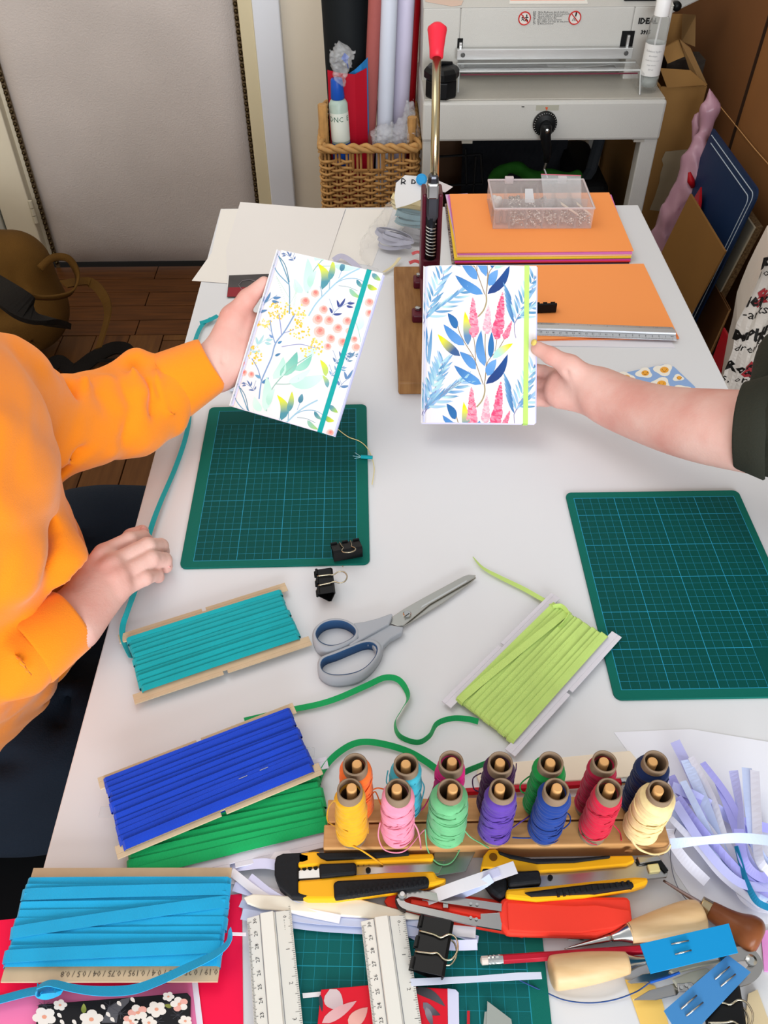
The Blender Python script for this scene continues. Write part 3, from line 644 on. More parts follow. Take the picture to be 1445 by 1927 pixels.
flap([PY(1279, 75, 2.1), PY(1300, 92, 2.1), PY(1330, 158, 2.06), PY(1318, 155, 2.07), PY(1298, 134, 2.09)], 'flap', m_cb2, 0.005)
flap([PY(1245, 92, 2.12), PY(1277, 76, 2.12), PY(1289, 106, 2.1), PY(1256, 120, 2.1)], 'flap', m_cb1, 0.004)
flap([PY(1262, 27, 2.3), PY(1285, 28, 2.3), PY(1284, 80, 2.25), PY(1250, 88, 2.25)], 'flap', m_cb1, 0.004)
flap([PY(1285, 28, 2.28), PY(1309, 30, 2.22), PY(1308, 88, 2.16), PY(1283, 78, 2.2)], 'flap', m_cb2, 0.006)
MB().box(PY(1283, 118, 2.2), (0.09, 0.06, 0.03)).build('dark_contents', mat('dim_contents', '#3c352f', 0.7, bump=1, bscale=60), bx, world=True)
b = MB(); tp = [PY(px, py, BY - 0.0035) for px, py in ((1252, 285), (1296, 281), (1270, 400), (1222, 395), (1232, 370), (1240, 345), (1243, 325), (1248, 310), (1245, 300))]; b.prism(tp[::-1], (0, -0.0008, 0)); b.build('torn_patch', mat('torn_cardboard', '#a3967c', 0.85, var=0.08, vscale=15), bx, world=True)
# pink plastic bag
s = Sdf(0.006)
for a, b_, ra, rb_ in ((PY(1333, 168, 1.92), PY(1337, 205, 1.91), 0.008, 0.020), (PY(1337, 205, 1.91), PY(1326, 252, 1.90), 0.022, 0.016), (PY(1313, 220, 1.95), PY(1305, 262, 1.93), .014, .012), (PY(1318, 262, 1.89), PY(1310, 300, 1.88), 0.018, 0.030), (PY(1310, 300, 1.88), PY(1303, 350, 1.86), 0.030, 0.038), (PY(1303, 350, 1.86), PY(1280, 400, 1.87), 0.038, 0.046), (PY(1280, 400, 1.87), (0.64, 1.93, 0.08), 0.046, 0.05)): s.cap(a, b_, ra, rb_, 0.012)
s.cap(PY(1297, 322, 1.845), PY(1304, 352, 1.825), 0.004, 0.006, 0.006, 's')
t = thing('plastic_bag', 'crumpled pink plastic bag hanging between the box and the navy board', 'bag', (0.68, 1.92, 0))
np_mesh('bag_film', [s.mesh(lambda X, Y, Z: 0.005 * np.abs(np.sin(X * 90 + 2.0 * np.sin(Z * 25) + Y * 40)) + .0015 * np.sin(X * 260 + Z * 60))], mat('pink_film', '#a9808f', 0.3, spec=.5), t, smooth_it=1)
MB().tube([PY(1297, 324, 1.835), PY(1300, 340, 1.828), PY(1304, 352, 1.826)], [0.003, 0.008, 0.005], 10, flat=1).build('red_showing_through', mat('red_content', '#a30d19', 0.4), t, world=True, smooth=True)
# leaning boards: planes leaning to the right
def board(name, label, cat, m, A, B, y1, th=0.004, part='panel', world=True):
    """A,B on the near edge (top, lower); y1 far end"""
    d = (B - A); d = d / abs(d.z); F_ = A + d * A.z; y0 = A.y
    t = thing(name, label, cat, (F_.x, (y0 + y1) / 2, 0))
    MB().hexa([A, Vector((A.x, y1, A.z)), Vector((F_.x, y1, 0)), Vector((F_.x, y0, 0))], [p + Vector((th, 0, 0)) for p in (A, Vector((A.x, y1, A.z)), Vector((F_.x, y1, 0)), Vector((F_.x, y0, 0)))]).build(part, m, t, world=True, bevel=0.0008)
    return t, F_
def solveX(px, py, y):  # x so that the point lies at depth y
    return PY(px, py, y)
m_navy = mat('navy_board', '#15294a', 0.42)
A = PX(1428, 361, 0.72); B = PY(1310, 600, A.y)
t = thing('cutting_board', 'navy blue cutting mat with double white border line leaning right of the table', 'mat', (0.6, 1.8, 0))
d = (A - B).normalized(); r_ = 0.02; y0, y1 = A.y, PX(1347, 235, 0.72).y + .012; F0 = B - d * (B.z / d.z)
pts = [F0, A - d * r_] + [A - d * r_ + d * r_ * math.sin(k * PI / 12) + Vector((0, r_ * (1 - math.cos(k * PI / 12)), 0)) for k in range(1, 7)] + [Vector((A.x, y1, A.z)), Vector((F0.x, y1, F0.z))]
MB().prism(pts, (0.004, 0, 0)).build('mat_sheet', m_navy, t, world=True)
for ins_ in (0.010, 0.022):
    o = Vector((-0.0008, 0, 0)); c0 = B - d * (B.z / d.z) + Vector((0, ins_, 0)) + o; c1 = A + Vector((0, ins_, 0)) - d * ins_ + o; rr = 0.014
    pl = [c0, c1 - d * rr] + [c1 - d * rr + d * rr * math.sin(k * PI / 12) + Vector((0, rr * (1 - math.cos(k * PI / 12)), 0)) for k in range(1, 7)] + [Vector((c1.x, y1 - ins_, c1.z))]
    MB().tube(pl, 0.0009, 5).build('border_line', mat('border_white', '#b4c0cc', 0.5), t, world=True)
A = PX(1364, 473, 0.655); B = PY(1301, 588, A.y); board('hardboard_panel', 'brown hardboard panel leaning in front of the navy mat', 'board', mat('hardboard', '#775327', 0.7, var=0.06, vscale=6), A, B, A.y + 0.245, 0.004)
A = PX(1419, 428, 0.735); B = PY(1316, 622, A.y); t, F_ = board('chipboard_panel', 'white laminated chipboard panel standing behind the navy mat', 'board', mat('laminate_cream', '#a8a08d', 0.4), A, B, A.y + 0.24, 0.004, 'laminate_face')
th = 0.014; MB().hexa([A + Vector((.004, 0, 0)), A + Vector((.004, .24, 0)), F_ + Vector((.004, .24, 0)), F_ + Vector((.004, 0, 0))], [A + Vector((.004 + th, 0, 0)), A + Vector((.004 + th, .24, 0)), F_ + Vector((.004 + th, .24, 0)), F_ + Vector((.004 + th, 0, 0))]).build('chipboard_core', mat('chipboard', '#7a6244', 0.85, col2='#4c3a26', vscale=220, bump=0.5, bscale=200), t, world=True)
for k, (dx, lab) in enumerate(((0, 'thin brown greyboard sheet with pale edge, nearer of the two by the chipboard'), (0.008, 'thin brown greyboard sheet with pale edge, farther of the two by the chipboard'))):
    A = PX(1372 + 2 * k, 585 - 3 * k, 0.70 + dx); B = PY(1338 + 2 * k, 660, A.y); t, F_ = board('greyboard_sheet', lab, 'board', mat('greyboard_brown', '#684527', 0.75), A, B, A.y + 0.2, 0.0025, 'sheet')
    MB().tube([A + Vector((0, -0.0005, 0)), F_ + Vector((0, -0.0005, 0))], 0.0016, 4).build('pale_edge', mat('pale_edge', '#a37e50', 0.7), t, world=True)
# big cardboard sheets against the right wall
yN = 1.50; t = thing('cardboard_sheet', 'large brown cardboard sheet standing behind the boards, near the paper carrier bag', 'cardboard', (0.8, 1.7, 0))
yc = PX(1384, 286, 0.80).y
def wsheet(t, y0, y1, xb_, xt_, zt_, m, name):
    MB().hexa([Vector((xb_, y0, 0)), Vector((xb_, y1, 0)), Vector((xt_, y1, zt_)), Vector((xt_, y0, zt_))][::-1], [Vector((xb_ + .005, y0, 0)), Vector((xb_ + .005, y1, 0)), Vector((xt_ + .005, y1, zt_)), Vector((xt_ + .005, y0, zt_))][::-1]).build(name, m, t, world=True)
yn = PX(1408, 520, 0.75).y
wsheet(t, yn, yc - 0.004, 0.77, 0.80, 1.35, m_cb3, 'sheet_face')
MB().tube([(0.769, yc, 0), (0.799, yc, 1.35)], 0.004, 5).build('fold_crease', mat('crease_dark', '#2a190c', 0.9), t, world=True)
MB().tube([(0.768, yn, 0), (0.798, yn, 1.35)], 0.0025, 4).build('corrugated_edge', m_core, t, world=True)
t = thing('cardboard_sheet', 'tallest dark brown cardboard sheet leaning at the top right corner behind the box', 'cardboard', (0.9, 2.2, 0))
wsheet(t, yc + 0.004, 2.66, 0.80, 0.86, 1.6, m_cb4, 'sheet_face')
# thin cord hanging across the cardboard
t = thing('cord', 'thin pale cord stretched down across the brown cardboard', 'cord', PX(1350, 194, 0.79)); MB().tube(catmull([PX(1350, 194, 0.785), PX(1385, 237, 0.783), PX(1420, 280, 0.78), PX(1460, 325, 0.775)], 6), 0.0011, 5).build('strand', mat('cord_tan', '#b98a58', 0.7), t, world=True)
# red folder bits
m_rf = mat('red_plastic', '#9c0f1a', 0.25)
t = thing('red_folder', 'glossy red plastic sheet behind the hardboard panel', 'folder', (0.66, 1.75, 0)); A, B_, C_, D_ = PX(1322, 325, .69), PX(1233, 445, .645), PX(1248, 478, .635), PX(1340, 400, .69)
MB().prism([PX(1318, 352, .69), PX(1296, 388, .69), PX(1228, 448, .69), PX(1240, 560, .665), PX(1295, 540, .665), PX(1318, 380, .688)], (0.003, 0, 0)).build('sheet', m_rf, t, world=True)
t = thing('red_tube', 'glossy red case standing beside the paper carrier bag', 'case', (0.68, 1.3, 0))
MB().hexa([PY(1376, 640, 1.33), PY(1386, 655, 1.33), PY(1366, 720, 1.3), PY(1350, 712, 1.3)], [p + Vector((0, 0.05, 0)) for p in (PY(1376, 640, 1.33), PY(1386, 655, 1.33), PY(1366, 720, 1.3), PY(1350, 712, 1.3))]).build('case_body', m_rf, t, world=True, bevel=0.004)
MB().box((0.683, 1.34, 0.27), (0.05, 0.05, 0.53)).build('case_foot', m_rf, t, world=True, bevel=0.004)
# paper carrier bag with lettering
m_pb = mat('crumpled_white_paper', '#cfc6bc', 0.7, bump=0.7, bscale=14)
YB = 1.25; t = thing('paper_carrier_bag', 'crumpled white paper bag printed with black and red lettering, right of the table', 'bag', (0.72, YB, 0))
lft = [(1447, 480), (1426, 520), (1409, 554), (1396, 585), (1387, 609), (1379, 655), (1366, 705), (1350, 765)]
b = MB(); L_ = [PY(px, py, YB) for px, py in lft]; L_.append(Vector((L_[-1].x - .0, YB, 0.0))); nx = 50; idx = {}; L0 = L_; L_ = [L0[i].lerp(L0[i + 1], k / (8 if i < len(L0) - 2 else 30)) for i in range(len(L0) - 1) for k in range(8 if i < len(L0) - 2 else 30)] + [L0[-1]]
def bagy(x, z): return YB + 0.006 * math.sin(x * 90 + z * 25) + 0.004 * math.sin(x * 210 - z * 40)
for i, p in enumerate(L_):
    for j in range(nx + 1):
        xx = p.x + (0.93 - p.x) * j / nx; idx[i, j] = b.av((xx, bagy(xx, p.z), p.z))
for i in range(len(L_) - 1):
    for j in range(nx): b.face((idx[i, j], idx[i, j + 1], idx[i + 1, j + 1], idx[i + 1, j]))
n0 = len(b.v)
for i, p in enumerate(L_): b.av((p.x + 0.03, YB + 0.10, p.z))
for i in range(len(L_) - 1): b.face((n0 + i, idx[i, 0], idx[i + 1, 0], n0 + i + 1))
b.face([idx[0, j] for j in range(nx, -1, -1)] + [n0]); b.build('bag_paper', m_pb, t, world=True, smooth=False)
def bag_text(px, py, s_, size, m, nm, bold=0.0006, al='LEFT', dx=0):
    c = PY(px, py, YB - 0.004); mb = MB(); text_into(mb, s_, size, Matrix.Identity(4), al, bold)
    for v in mb.v:
        x_, z_ = c.x + v.x + dx, c.z + v.y + v.x * 0.08; v.x, v.y, v.z = x_, bagy(x_, z_) - 0.0012, z_
    mb.build(nm, m, t, world=True)
mk, mr = mat('bag_ink_black', '#14110f', 0.6), mat('bag_ink_red', '#9d2a30', 0.6)
bag_text(1433, 499, 'ROU', 0.026, mk, 'lettering', 0.0012); bag_text(1430, 521, 'l og', 0.018, mk, 'lettering', 0)
bag_text(1405, 568, 'ier', 0.030, mk, 'lettering', 0.0010); bag_text(1420, 564, '&', 0.044, mr, 'ampersand', 0.0012); bag_text(1431, 573, 'P·G', 0.028, mk, 'lettering', 0.001)
bag_text(1398, 592, '-arts  graph', 0.024, mk, 'lettering', 0)
bag_text(1382, 634, 'MPHIGRO', 0.026, mk, 'lettering', 0.0012); bag_text(1417, 641, '·Ro', 0.030, mk, 'lettering', 0.0012)
bag_text(1382, 657, 'drement /', 0.022, mk, 'lettering', 0)
bag_text(1368, 695, 'Roger', 0.028, mk, 'lettering', 0.001); bag_text(1396, 698, '&', 0.044, mr, 'ampersand', 0.0012); bag_text(1410, 700, 'P', 0.03, mk, 'lettering', 0.001)
bag_text(1362, 718, 's, or / het', 0.022, mk, 'lettering', 0)
# ================================================================ TABLE
TX0, TX1, TY0, TY1 = -0.296, 0.506, -0.10, 1.577
m_tab = mat('white_laminate', '#dee0e4', 0.38, spec=0.4)
tb = thing('work_table', 'long white laminate work table in the middle of the room', 'table', ((TX0 + TX1) / 2, (TY0 + TY1) / 2, 0))
MB().box(((TX0 + TX1) / 2, (TY0 + TY1) / 2, T - 0.0125), (TX1 - TX0, TY1 - TY0, 0.025)).build('tabletop', m_tab, tb, world=True, bevel=0.0015)
for xx in (TX0 + 0.06, TX1 - 0.06):
    for yy in (TY0 + 0.06, TY1 - 0.06): MB().box((xx, yy, (T - 0.025) / 2), (0.045, 0.045, T - 0.025)).build('leg', m_white, tb, world=True, bevel=0.003)
for yy in (TY0 + 0.06, TY1 - 0.06): MB().box(((TX0 + TX1) / 2, yy, T - 0.05), (TX1 - TX0 - 0.16, 0.02, 0.05)).build('apron', m_white, tb, world=True)
# ---------------------------------------------------------------- frames on the table
def frame(bl, br, tl, z):
    a, b, c = P(*bl, z), P(*br, z), P(*tl, z); ex = (b - a); w_ = ex.length; ex.normalize(); an = math.atan2(ex.y, ex.x)
    ey = Vector((-ex.y, ex.x, 0)); h_ = (c - a).dot(ey); sh = (c - a).dot(ex)
    o = a + ex * (w_ + sh) / 2 + ey * h_ / 2
    return o, an, w_, h_
# ---------------------------------------------------------------- cutting mats with printed grid
def grid_mat(name, base, line, L0, gw, gh, blank=None):
    m = bpy.data.materials.new(name); m.use_nodes = True; nt = m.node_tree; L = nt.links.new; b = nt.nodes['Principled BSDF']; b.inputs['Roughness'].default_value = 0.6; b.inputs['Specular IOR Level'].default_value = 0.12
    def M(op, a, c=None, d=None):
        n = nt.nodes.new('ShaderNodeMath'); n.operation = op
        for i, x in enumerate((a, c, d)):
            if x is None: continue
            if isinstance(x, (int, float)): n.inputs[i].default_value = x
            else: L(x, n.inputs[i])
        return n.outputs[0]
    tc = nt.nodes.new('ShaderNodeTexCoord'); s = nt.nodes.new('ShaderNodeSeparateXYZ'); L(tc.outputs['Object'], s.inputs[0]); X, Y = s.outputs[0], s.outputs[1]
    def lines(c, off, per, hw):  # 1 on lines
        f = M('FRACT', M('ADD', M('DIVIDE', M('ADD', c, off), per), 0.5)); return M('LESS_THAN', M('MULTIPLY', M('ABSOLUTE', M('SUBTRACT', f, 0.5)), per), hw)
    ox, oy = L0
    fine = M('MAXIMUM', lines(X, ox, 0.01, 0.00016), lines(Y, oy, 0.01, 0.00016)); bold = M('MAXIMUM', lines(X, ox, 0.05, 0.00034), lines(Y, oy, 0.05, 0.00034))
    inside = M('MULTIPLY', M('LESS_THAN', M('ABSOLUTE', M('ADD', X, ox - gw / 2 if False else 0)), gw / 2 + 0.0003), M('LESS_THAN', M('ABSOLUTE', Y), gh / 2 + 0.0003))
    edge = M('MAXIMUM', M('LESS_THAN', M('ABSOLUTE', M('SUBTRACT', M('ABSOLUTE', X), gw / 2)), 0.0004), M('LESS_THAN', M('ABSOLUTE', M('SUBTRACT', M('ABSOLUTE', Y), gh / 2)), 0.0004))
    if blank:
        bx, by = blank  # corner (sign) block without grid
        blk = M('MULTIPLY', M('GREATER_THAN', M('MULTIPLY', X, bx[0]), bx[1]), M('GREATER_THAN', M('MULTIPLY', Y, by[0]), by[1]))
        nb = M('SUBTRACT', 1.0, blk); fine = M('MULTIPLY', fine, nb); bold = M('MULTIPLY', bold, nb)
    fac = M('MULTIPLY', inside, M('MAXIMUM', M('MAXIMUM', M('MULTIPLY', fine, 0.75), bold), edge))
    n = nt.nodes.new('ShaderNodeTexNoise'); n.inputs['Scale'].default_value = 400; bp = nt.nodes.new('ShaderNodeBump'); bp.inputs['Strength'].default_value = 0.15; L(n.outputs[0], bp.inputs['Height']); bp.inputs['Distance'].default_value = 0.001; L(bp.outputs[0], b.inputs['Normal'])
    mid = nt.nodes.new('ShaderNodeMix'); mid.data_type = 'RGBA'; L(inside, mid.inputs[0]); mid.inputs[6].default_value = (*rgb(base[0]), 1); mid.inputs[7].default_value = (*rgb(base[1]), 1)
    mx = nt.nodes.new('ShaderNodeMix'); mx.data_type = 'RGBA'; L(fac, mx.inputs[0]); L(mid.outputs[2], mx.inputs[6]); mx.inputs[7].default_value = (*rgb(line), 1); L(mx.outputs[2], b.inputs['Base Color'])
    return m
def rrect(w_, h_, r, n=6):
    out = []
    for cx_, cy_, a0 in ((w_ / 2 - r, h_ / 2 - r, 0), (-w_ / 2 + r, h_ / 2 - r, PI / 2), (-w_ / 2 + r, -h_ / 2 + r, PI), (w_ / 2 - r, -h_ / 2 + r, 3 * PI / 2)):
        for k in range(n + 1): a = a0 + PI / 2 * k / n; out.append((cx_ + r * math.cos(a), cy_ + r * math.sin(a)))
    return out
def cutmat(label, o, an, w_, h_, m, r=0.008):
    t = thing('cutting_mat', label, 'cutting mat', (o.x, o.y, T), an, group=None)
    ob = MB().prism([(x, y, 0) for x, y in rrect(w_, h_, r)], (0, 0, 0.003)).build('mat_sheet', m, t, bevel=0.0004)
    return t
o, an, w_, h_ = frame((340, 1070), (693, 1062), (397, 765), T + 0.003)
matA = cutmat('green grid cutting mat under the orange-sleeved hands, left of the table', o, an, 0.22, 0.30, grid_mat('mat_green_a', ('#0b665a', '#004c48'), '#2d93b4', (0.095 , 0.14), 0.19, 0.28, ((-1, 0.045), (1, 0.11))))
a, b_, c = P(1062, 930, T), P(1384, 925, T), P(1160, 1320, T)
o = (b_ + c) / 2; matB = cutmat('green grid cutting mat at the right edge of the table', o, 0.004, 0.218, 0.302, grid_mat('mat_green_b', ('#0b665a', '#004c48'), '#2c97bd', (0.10, 0.14), 0.20, 0.28, ((1, 0.05), (-1, 0.09))))
o = P(1003, 1760, T); matC = cutmat('green grid cutting mat under the rulers at the bottom of the photo', Vector((o.x - 0.11 + 0.003, 0.118, T)), -0.03, 0.22, 0.30, grid_mat('mat_green_c', ('#0d6b60', '#0a5f5e'), '#2392a6', (0.095, 0.14), 0.19, 0.28))
# ---------------------------------------------------------------- generic printed decals
class Print(MB):
    def col(s, h): s.cur = rgb(h)
    def leaf(s, p0, p1, w_, c0, c1=None, bend=0.0, n=7, z=0.0, skew=0.5):
        p0, p1 = Vector((*p0, 0)), Vector((*p1, 0)); d = p1 - p0; L_ = d.length; nn = Vector((-d.y, d.x, 0)).normalized(); c1 = c1 or c0; A_, B_ = rgb(c0), rgb(c1)
        lf, rt = [], []
        for k in range(n + 1):
            t = k / n; q = p0 + d * t + nn * bend * L_ * math.sin(PI * t); hw = w_ / 2 * math.sin(PI * t ** (0.5 + skew * 0.5 + 0.0)) ** 0.8
            f = min(1, max(0, (t - 0.3) / 0.5)); s.cur = tuple(A_[i] * (1 - f) + B_[i] * f for i in range(3))
            lf.append(s.put(q + nn * hw, z)); rt.append(s.put(q - nn * hw, z))
        for k in range(n): s.face((lf[k], rt[k], rt[k + 1], lf[k + 1]))
    def put(s, q, z): return s.av(s.map(q, z))
    map = staticmethod(lambda q, z: Vector((q.x, q.y, z)))
    def stem(s, pts, w_, c, z=0.0):
        s.cur = rgb(c); pp = catmull([Vector((*p, 0)) for p in pts], 5); L_ = []
        for i, p in enumerate(pp):
            t = (pp[min(i + 1, len(pp) - 1)] - pp[max(i - 1, 0)]); nn = Vector((-t.y, t.x, 0)).normalized() * w_ / 2
            L_.append((s.put(p + nn, z), s.put(p - nn, z)))
        for a, b in zip(L_, L_[1:]): s.face((a[0], a[1], b[1], b[0]))
    def blob(s, p, r, c, z=0.0, n=9, j=0.15, sx=1.0, rnd=random):
        s.cur = rgb(c); p = Vector((*p, 0)); s.face([s.put(p + Vector((math.cos(2 * PI * k / n) * sx, math.sin(2 * PI * k / n), 0)) * r * (1 + j * (rnd.random() - 0.5) * 2), z) for k in range(n)])
# ---------------------------------------------------------------- notebooks held in the hands
def NB(label, M, cover_hex, band_hex, band_u, W_=0.148, H_=0.21, group=None):
    t = thing('notebook', label, 'notebook', M=M)
    hw, hh = W_ / 2, H_ / 2
    def zc(x): u = (x + hw) / W_; return 0.0045 + 0.0022 * math.sin(min(1, u * 1.15) * PI) - 0.004 * max(0, (0.06 - u) / 0.06) ** 2
    b = MB(); idx = {}; nx = 24
    for i in range(nx + 1):
        x = -hw + W_ * i / nx
        for j, y in enumerate((-hh, hh)):
            idx[i, j, 1] = b.av((x, y, zc(x))); idx[i, j, 0] = b.av((x, y, zc(x) - 0.0005))
    for i in range(nx):
        b.face((idx[i, 0, 1], idx[i + 1, 0, 1], idx[i + 1, 1, 1], idx[i, 1, 1])); b.face((idx[i, 1, 0], idx[i + 1, 1, 0], idx[i + 1, 0, 0], idx[i, 0, 0]))
        for j in (0, 1): q_ = (idx[i, j, 0], idx[i + 1, j, 0], idx[i + 1, j, 1], idx[i, j, 1]); b.face(q_ if j == 0 else q_[::-1])
    b.face((idx[nx, 0, 0], idx[nx, 1, 0], idx[nx, 1, 1], idx[nx, 0, 1])); b.face((idx[0, 1, 0], idx[0, 0, 0], idx[0, 0, 1], idx[0, 1, 1]))
    cv = b.build('front_cover', mat('cover_' + cover_hex[1:], cover_hex, 0.6), t)
    MB().box((0, 0, -0.0045), (W_, H_, 0.0006)).build('back_cover', mat('cover_back', '#ded9ea', 0.5), t)
    pg = MB()
    for k in range(7):
        z = -0.0036 + k * 0.0011; pg.box((0.0008 + 0.0002 * k, 0.0, z), (W_ - 0.001, H_ - 0.003, 0.0009))
    pg.build('pages', mat('page_lavender', '#c9cbf2', 0.6), t)
    MB().box((-hw - 0.0003, 0, 0), (0.0012, H_, 0.009)).build('spine', mat('spine_' + cover_hex[1:], cover_hex, 0.5), t, bevel=0.0005)
    # elastic band loops round the covers
    x = -hw + band_u * W_; bw = 0.0062; bb = MB(); zt_ = zc(x) + 0.0007; zb_ = -0.0056
    lp = [(x, -hh - 0.0006, zt_), (x, -hh * 0.6, zt_), (x, 0, zt_), (x, hh * 0.6, zt_), (x, hh + 0.0006, zt_), (x, hh + 0.0006, zb_ + 0.001), (x, 0, zb_), (x, -hh - 0.0006, zb_ + 0.001)]
    rings = []
    for (px_, py_, pz_) in lp:
        rings.append([bb.av((px_ + dx, py_, pz_)) for dx in (-bw / 2, bw / 2)])
    n = len(lp)
    bs = MB(); 
    for i in range(n):
        a, c = lp[i], lp[(i + 1) % n]
        A0, C0 = Vector(a), Vector(c); nrm = (C0 - A0).cross(Vector((1, 0, 0))).normalized() * 0.0006; dx = Vector((bw / 2, 0, 0))
        bs.hexa([A0 - dx, A0 + dx, C0 + dx, C0 - dx], [A0 - dx + nrm, A0 + dx + nrm, C0 + dx + nrm, C0 - dx + nrm])
    bs.build('elastic_band', mat('band_' + band_hex[1:], band_hex, 0.6, wave=('Y', 500, 0.4)), t)
    return t, zc
def bil(TL, TR, BR, BL):
    """zoom px -> (u,v) by inverse bilinear (newton)"""
    TL, TR, BR, BL = map(np.array, (TL, TR, BR, BL))
    def f(p):
        p = np.array(p, float); u = v = 0.5
        for _ in range(8):
            q = TL * (1 - u) * (1 - v) + TR * u * (1 - v) + BR * u * v + BL * (1 - u) * v
            du = (TR - TL) * (1 - v) + (BR - BL) * v; dv = (BL - TL) * (1 - u) + (BR - TR) * u
            s_ = np.linalg.solve(np.array([du, dv]).T, p - q); u += s_[0]; v += s_[1]
        return u, v
    return f
def nbprint(t, zc, corners, W_=0.148, H_=0.21):
    f = bil(*corners); pr = Print(); cnt = [0]
    def mp(q, z):
        u, v = f((q.x, q.y)); u = min(0.998, max(0.002, u)); v = min(0.998, max(0.002, v)); x = -W_ / 2 + u * W_
        return Vector((x, H_ / 2 - v * H_, zc(x) + 0.00008 + z))
    pr.map = mp; return pr
M1 = Matrix(((0.9125, 0.305, -0.2728, -0.0894), (-0.409, 0.6588, -0.6315, 0.9221), (-0.0129, 0.6878, 0.7258, 0.8728), (0, 0, 0, 1)))
M2 = Matrix(((0.9978, 0.031, -0.0581, 0.1351), (-0.0618, 0.7473, -0.6617, 0.9543), (0.0229, 0.6638, 0.7475, 0.8438), (0, 0, 0, 1)))
nb1, zc1 = NB('notebook with pastel flower and berry cover and teal elastic band, held by the orange sleeve', M1, '#e3e2e4', '#13a6a6', 0.875)
nb2, zc2 = NB('notebook with blue leaf and pink spike cover and lime elastic band, held by bare forearm', M2, '#e3dfe1', '#c2ec78', 0.915)
# --- cover 2 print
pr = nbprint(nb2, zc2, ((165, 150), (1318, 135), (1312, 1770), (120, 1755)))
rz = [0]
def z_(): rz[0] += 1; return (rz[0] % 40) * 0.000004
def sprig2(dx, dy):
    s_ = lambda p: (p[0] + dx, p[1] + dy)
    def st(pts, w_=9, c='#8d7a5c'): pr.stem([s_(p) for p in pts], w_, c, z_())
    def lf(a, b, w_, c0, c1=None, bend=0.0): pr.leaf(s_(a), s_(b), w_, c0, c1, bend, z=z_())
    st([(700, 1600), (755, 1535), (785, 1450), (783, 1370)], 14, '#a3936e'); st([(783, 1370), (800, 1180), (790, 1000), (792, 850)], 8)
    st([(770, 1370), (710, 1200), (670, 1090), (590, 960), (530, 850), (500, 740)], 8); st([(790, 1330), (810, 1160), (850, 1090), (930, 1000), (990, 900)], 7); st([(690, 1130), (685, 1000), (672, 890)], 7); st([(890, 1030), (905, 960), (912, 900)], 6); st([(670, 1090), (600, 1060), (540, 1050)], 5)
    lf((495, 800), (405, 640), 80, '#2f6ba6', '#2a64a0', 0.06); lf((575, 970), (360, 755), 95, '#5f93cf', '#4c86c6', -0.05)
    lf((530, 1080), (298, 855), 88, '#3e5d8c', '#e9e216', -0.04); lf((612, 970), (582, 622), 84, '#5d85b0', '#e8e31a', 0.02)
    lf((692, 1215), (525, 1035), 92, '#5d93cf', '#4f87c4', 0.04); lf((750, 1368), (466, 1175), 95, '#5690cc', '#3f77b5', -0.05)
    lf((785, 1185), (750, 815), 92, '#5f94cf', '#4682bd', -0.09); lf((845, 1100), (858, 830), 62, '#2c6aa6', '#2d6ca8', 0.0)
    lf((870, 1100), (1078, 945), 78, '#a9d3cc', '#e6e31f', -0.04); lf((798, 1365), (1025, 1055), 92, '#25407c', '#1f4b8c', 0.10); lf((812, 1280), (905, 1110), 95, '#5c93d0', '#6c9fd6', -0.05)
def spike(bx_, by_, tx, ty, w_, c, dx, dy, seed):
    r = random.Random(seed); n = 34
    for k in range(n):
        t = k / n; hw = w_ / 2 * (1 - t) ** 0.6 * (0.35 + 0.65 * min(1, t * 6))
        for sgn in (-1, 0, 1):
            x = bx_ + (tx - bx_) * t + sgn * hw * (0.55 + 0.45 * r.random()) + dx; y = by_ + (ty - by_) * t + dy + r.uniform(-5, 5)
            pr.blob((x, y), max(4, hw * 0.62), c[r.randrange(len(c))], z_(), 7, 0.25, rnd=r)
def spikes2(dy, dx=0):
    spike(672, 880, 665, 475, 88, ['#f4809a', '#ee5f80', '#f7a0b2', '#f58ca2'], dx, dy, 1); spike(808, 840, 826, 555, 74, ['#f8b0bd', '#f79cb0', '#fbc3cc'], dx, dy, 2)
    spike(912, 895, 972, 415, 96, ['#f0577e', '#f5708f', '#e94873', '#f68aa3'], dx, dy, 3); spike(990, 900, 1065, 715, 52, ['#f2728f', '#f58ea4', '#ef5d80'], dx, dy, 4)
def fern2(ox, oy, mir=1, sc=1.0):
    tp = lambda p: (ox + p[0] * mir * sc, oy + p[1] * sc)
    pr.stem([tp(p) for p in ((0, 0), (60, -120), (140, -260), (200, -400), (230, -560))], 7, '#7c74a8', z_()); pr.stem([tp(p) for p in ((10, -30), (120, -150), (260, -250), (400, -340))], 6, '#8f86a0', z_())
    r = random.Random(int(ox + oy))
    cs = ['#6d9cc6', '#86b4cf', '#a8cdd8', '#9dbde0', '#5a8fb8', '#b5dadb']
    for k in range(9):
        t = k / 8; b_ = (20 + 190 * t, -60 - 460 * t); L_ = 190 - 40 * t
        for a in (-0.25 - 0.1 * r.random(), 0.75 + 0.3 * r.random()):
            pr.leaf(tp(b_), tp((b_[0] + L_ * math.sin(a), b_[1] - L_ * math.cos(a))), 26, r.choice(cs), r.choice(cs), 0.03, z=z_())
    for k in range(6):
        t = k / 5; b_ = (60 + 330 * t, -90 - 240 * t); L_ = 200 - 30 * t
        for a in (0.75, 1.55 - 0.1 * t): pr.leaf(tp(b_), tp((b_[0] + L_ * math.sin(a), b_[1] - L_ * math.cos(a))), 25, r.choice(cs), r.choice(cs), 0.03, z=z_())
for dy in (0, 925): fern2(140, 760 + dy); fern2(120, 1680 - 0 if dy else 760 - 930)
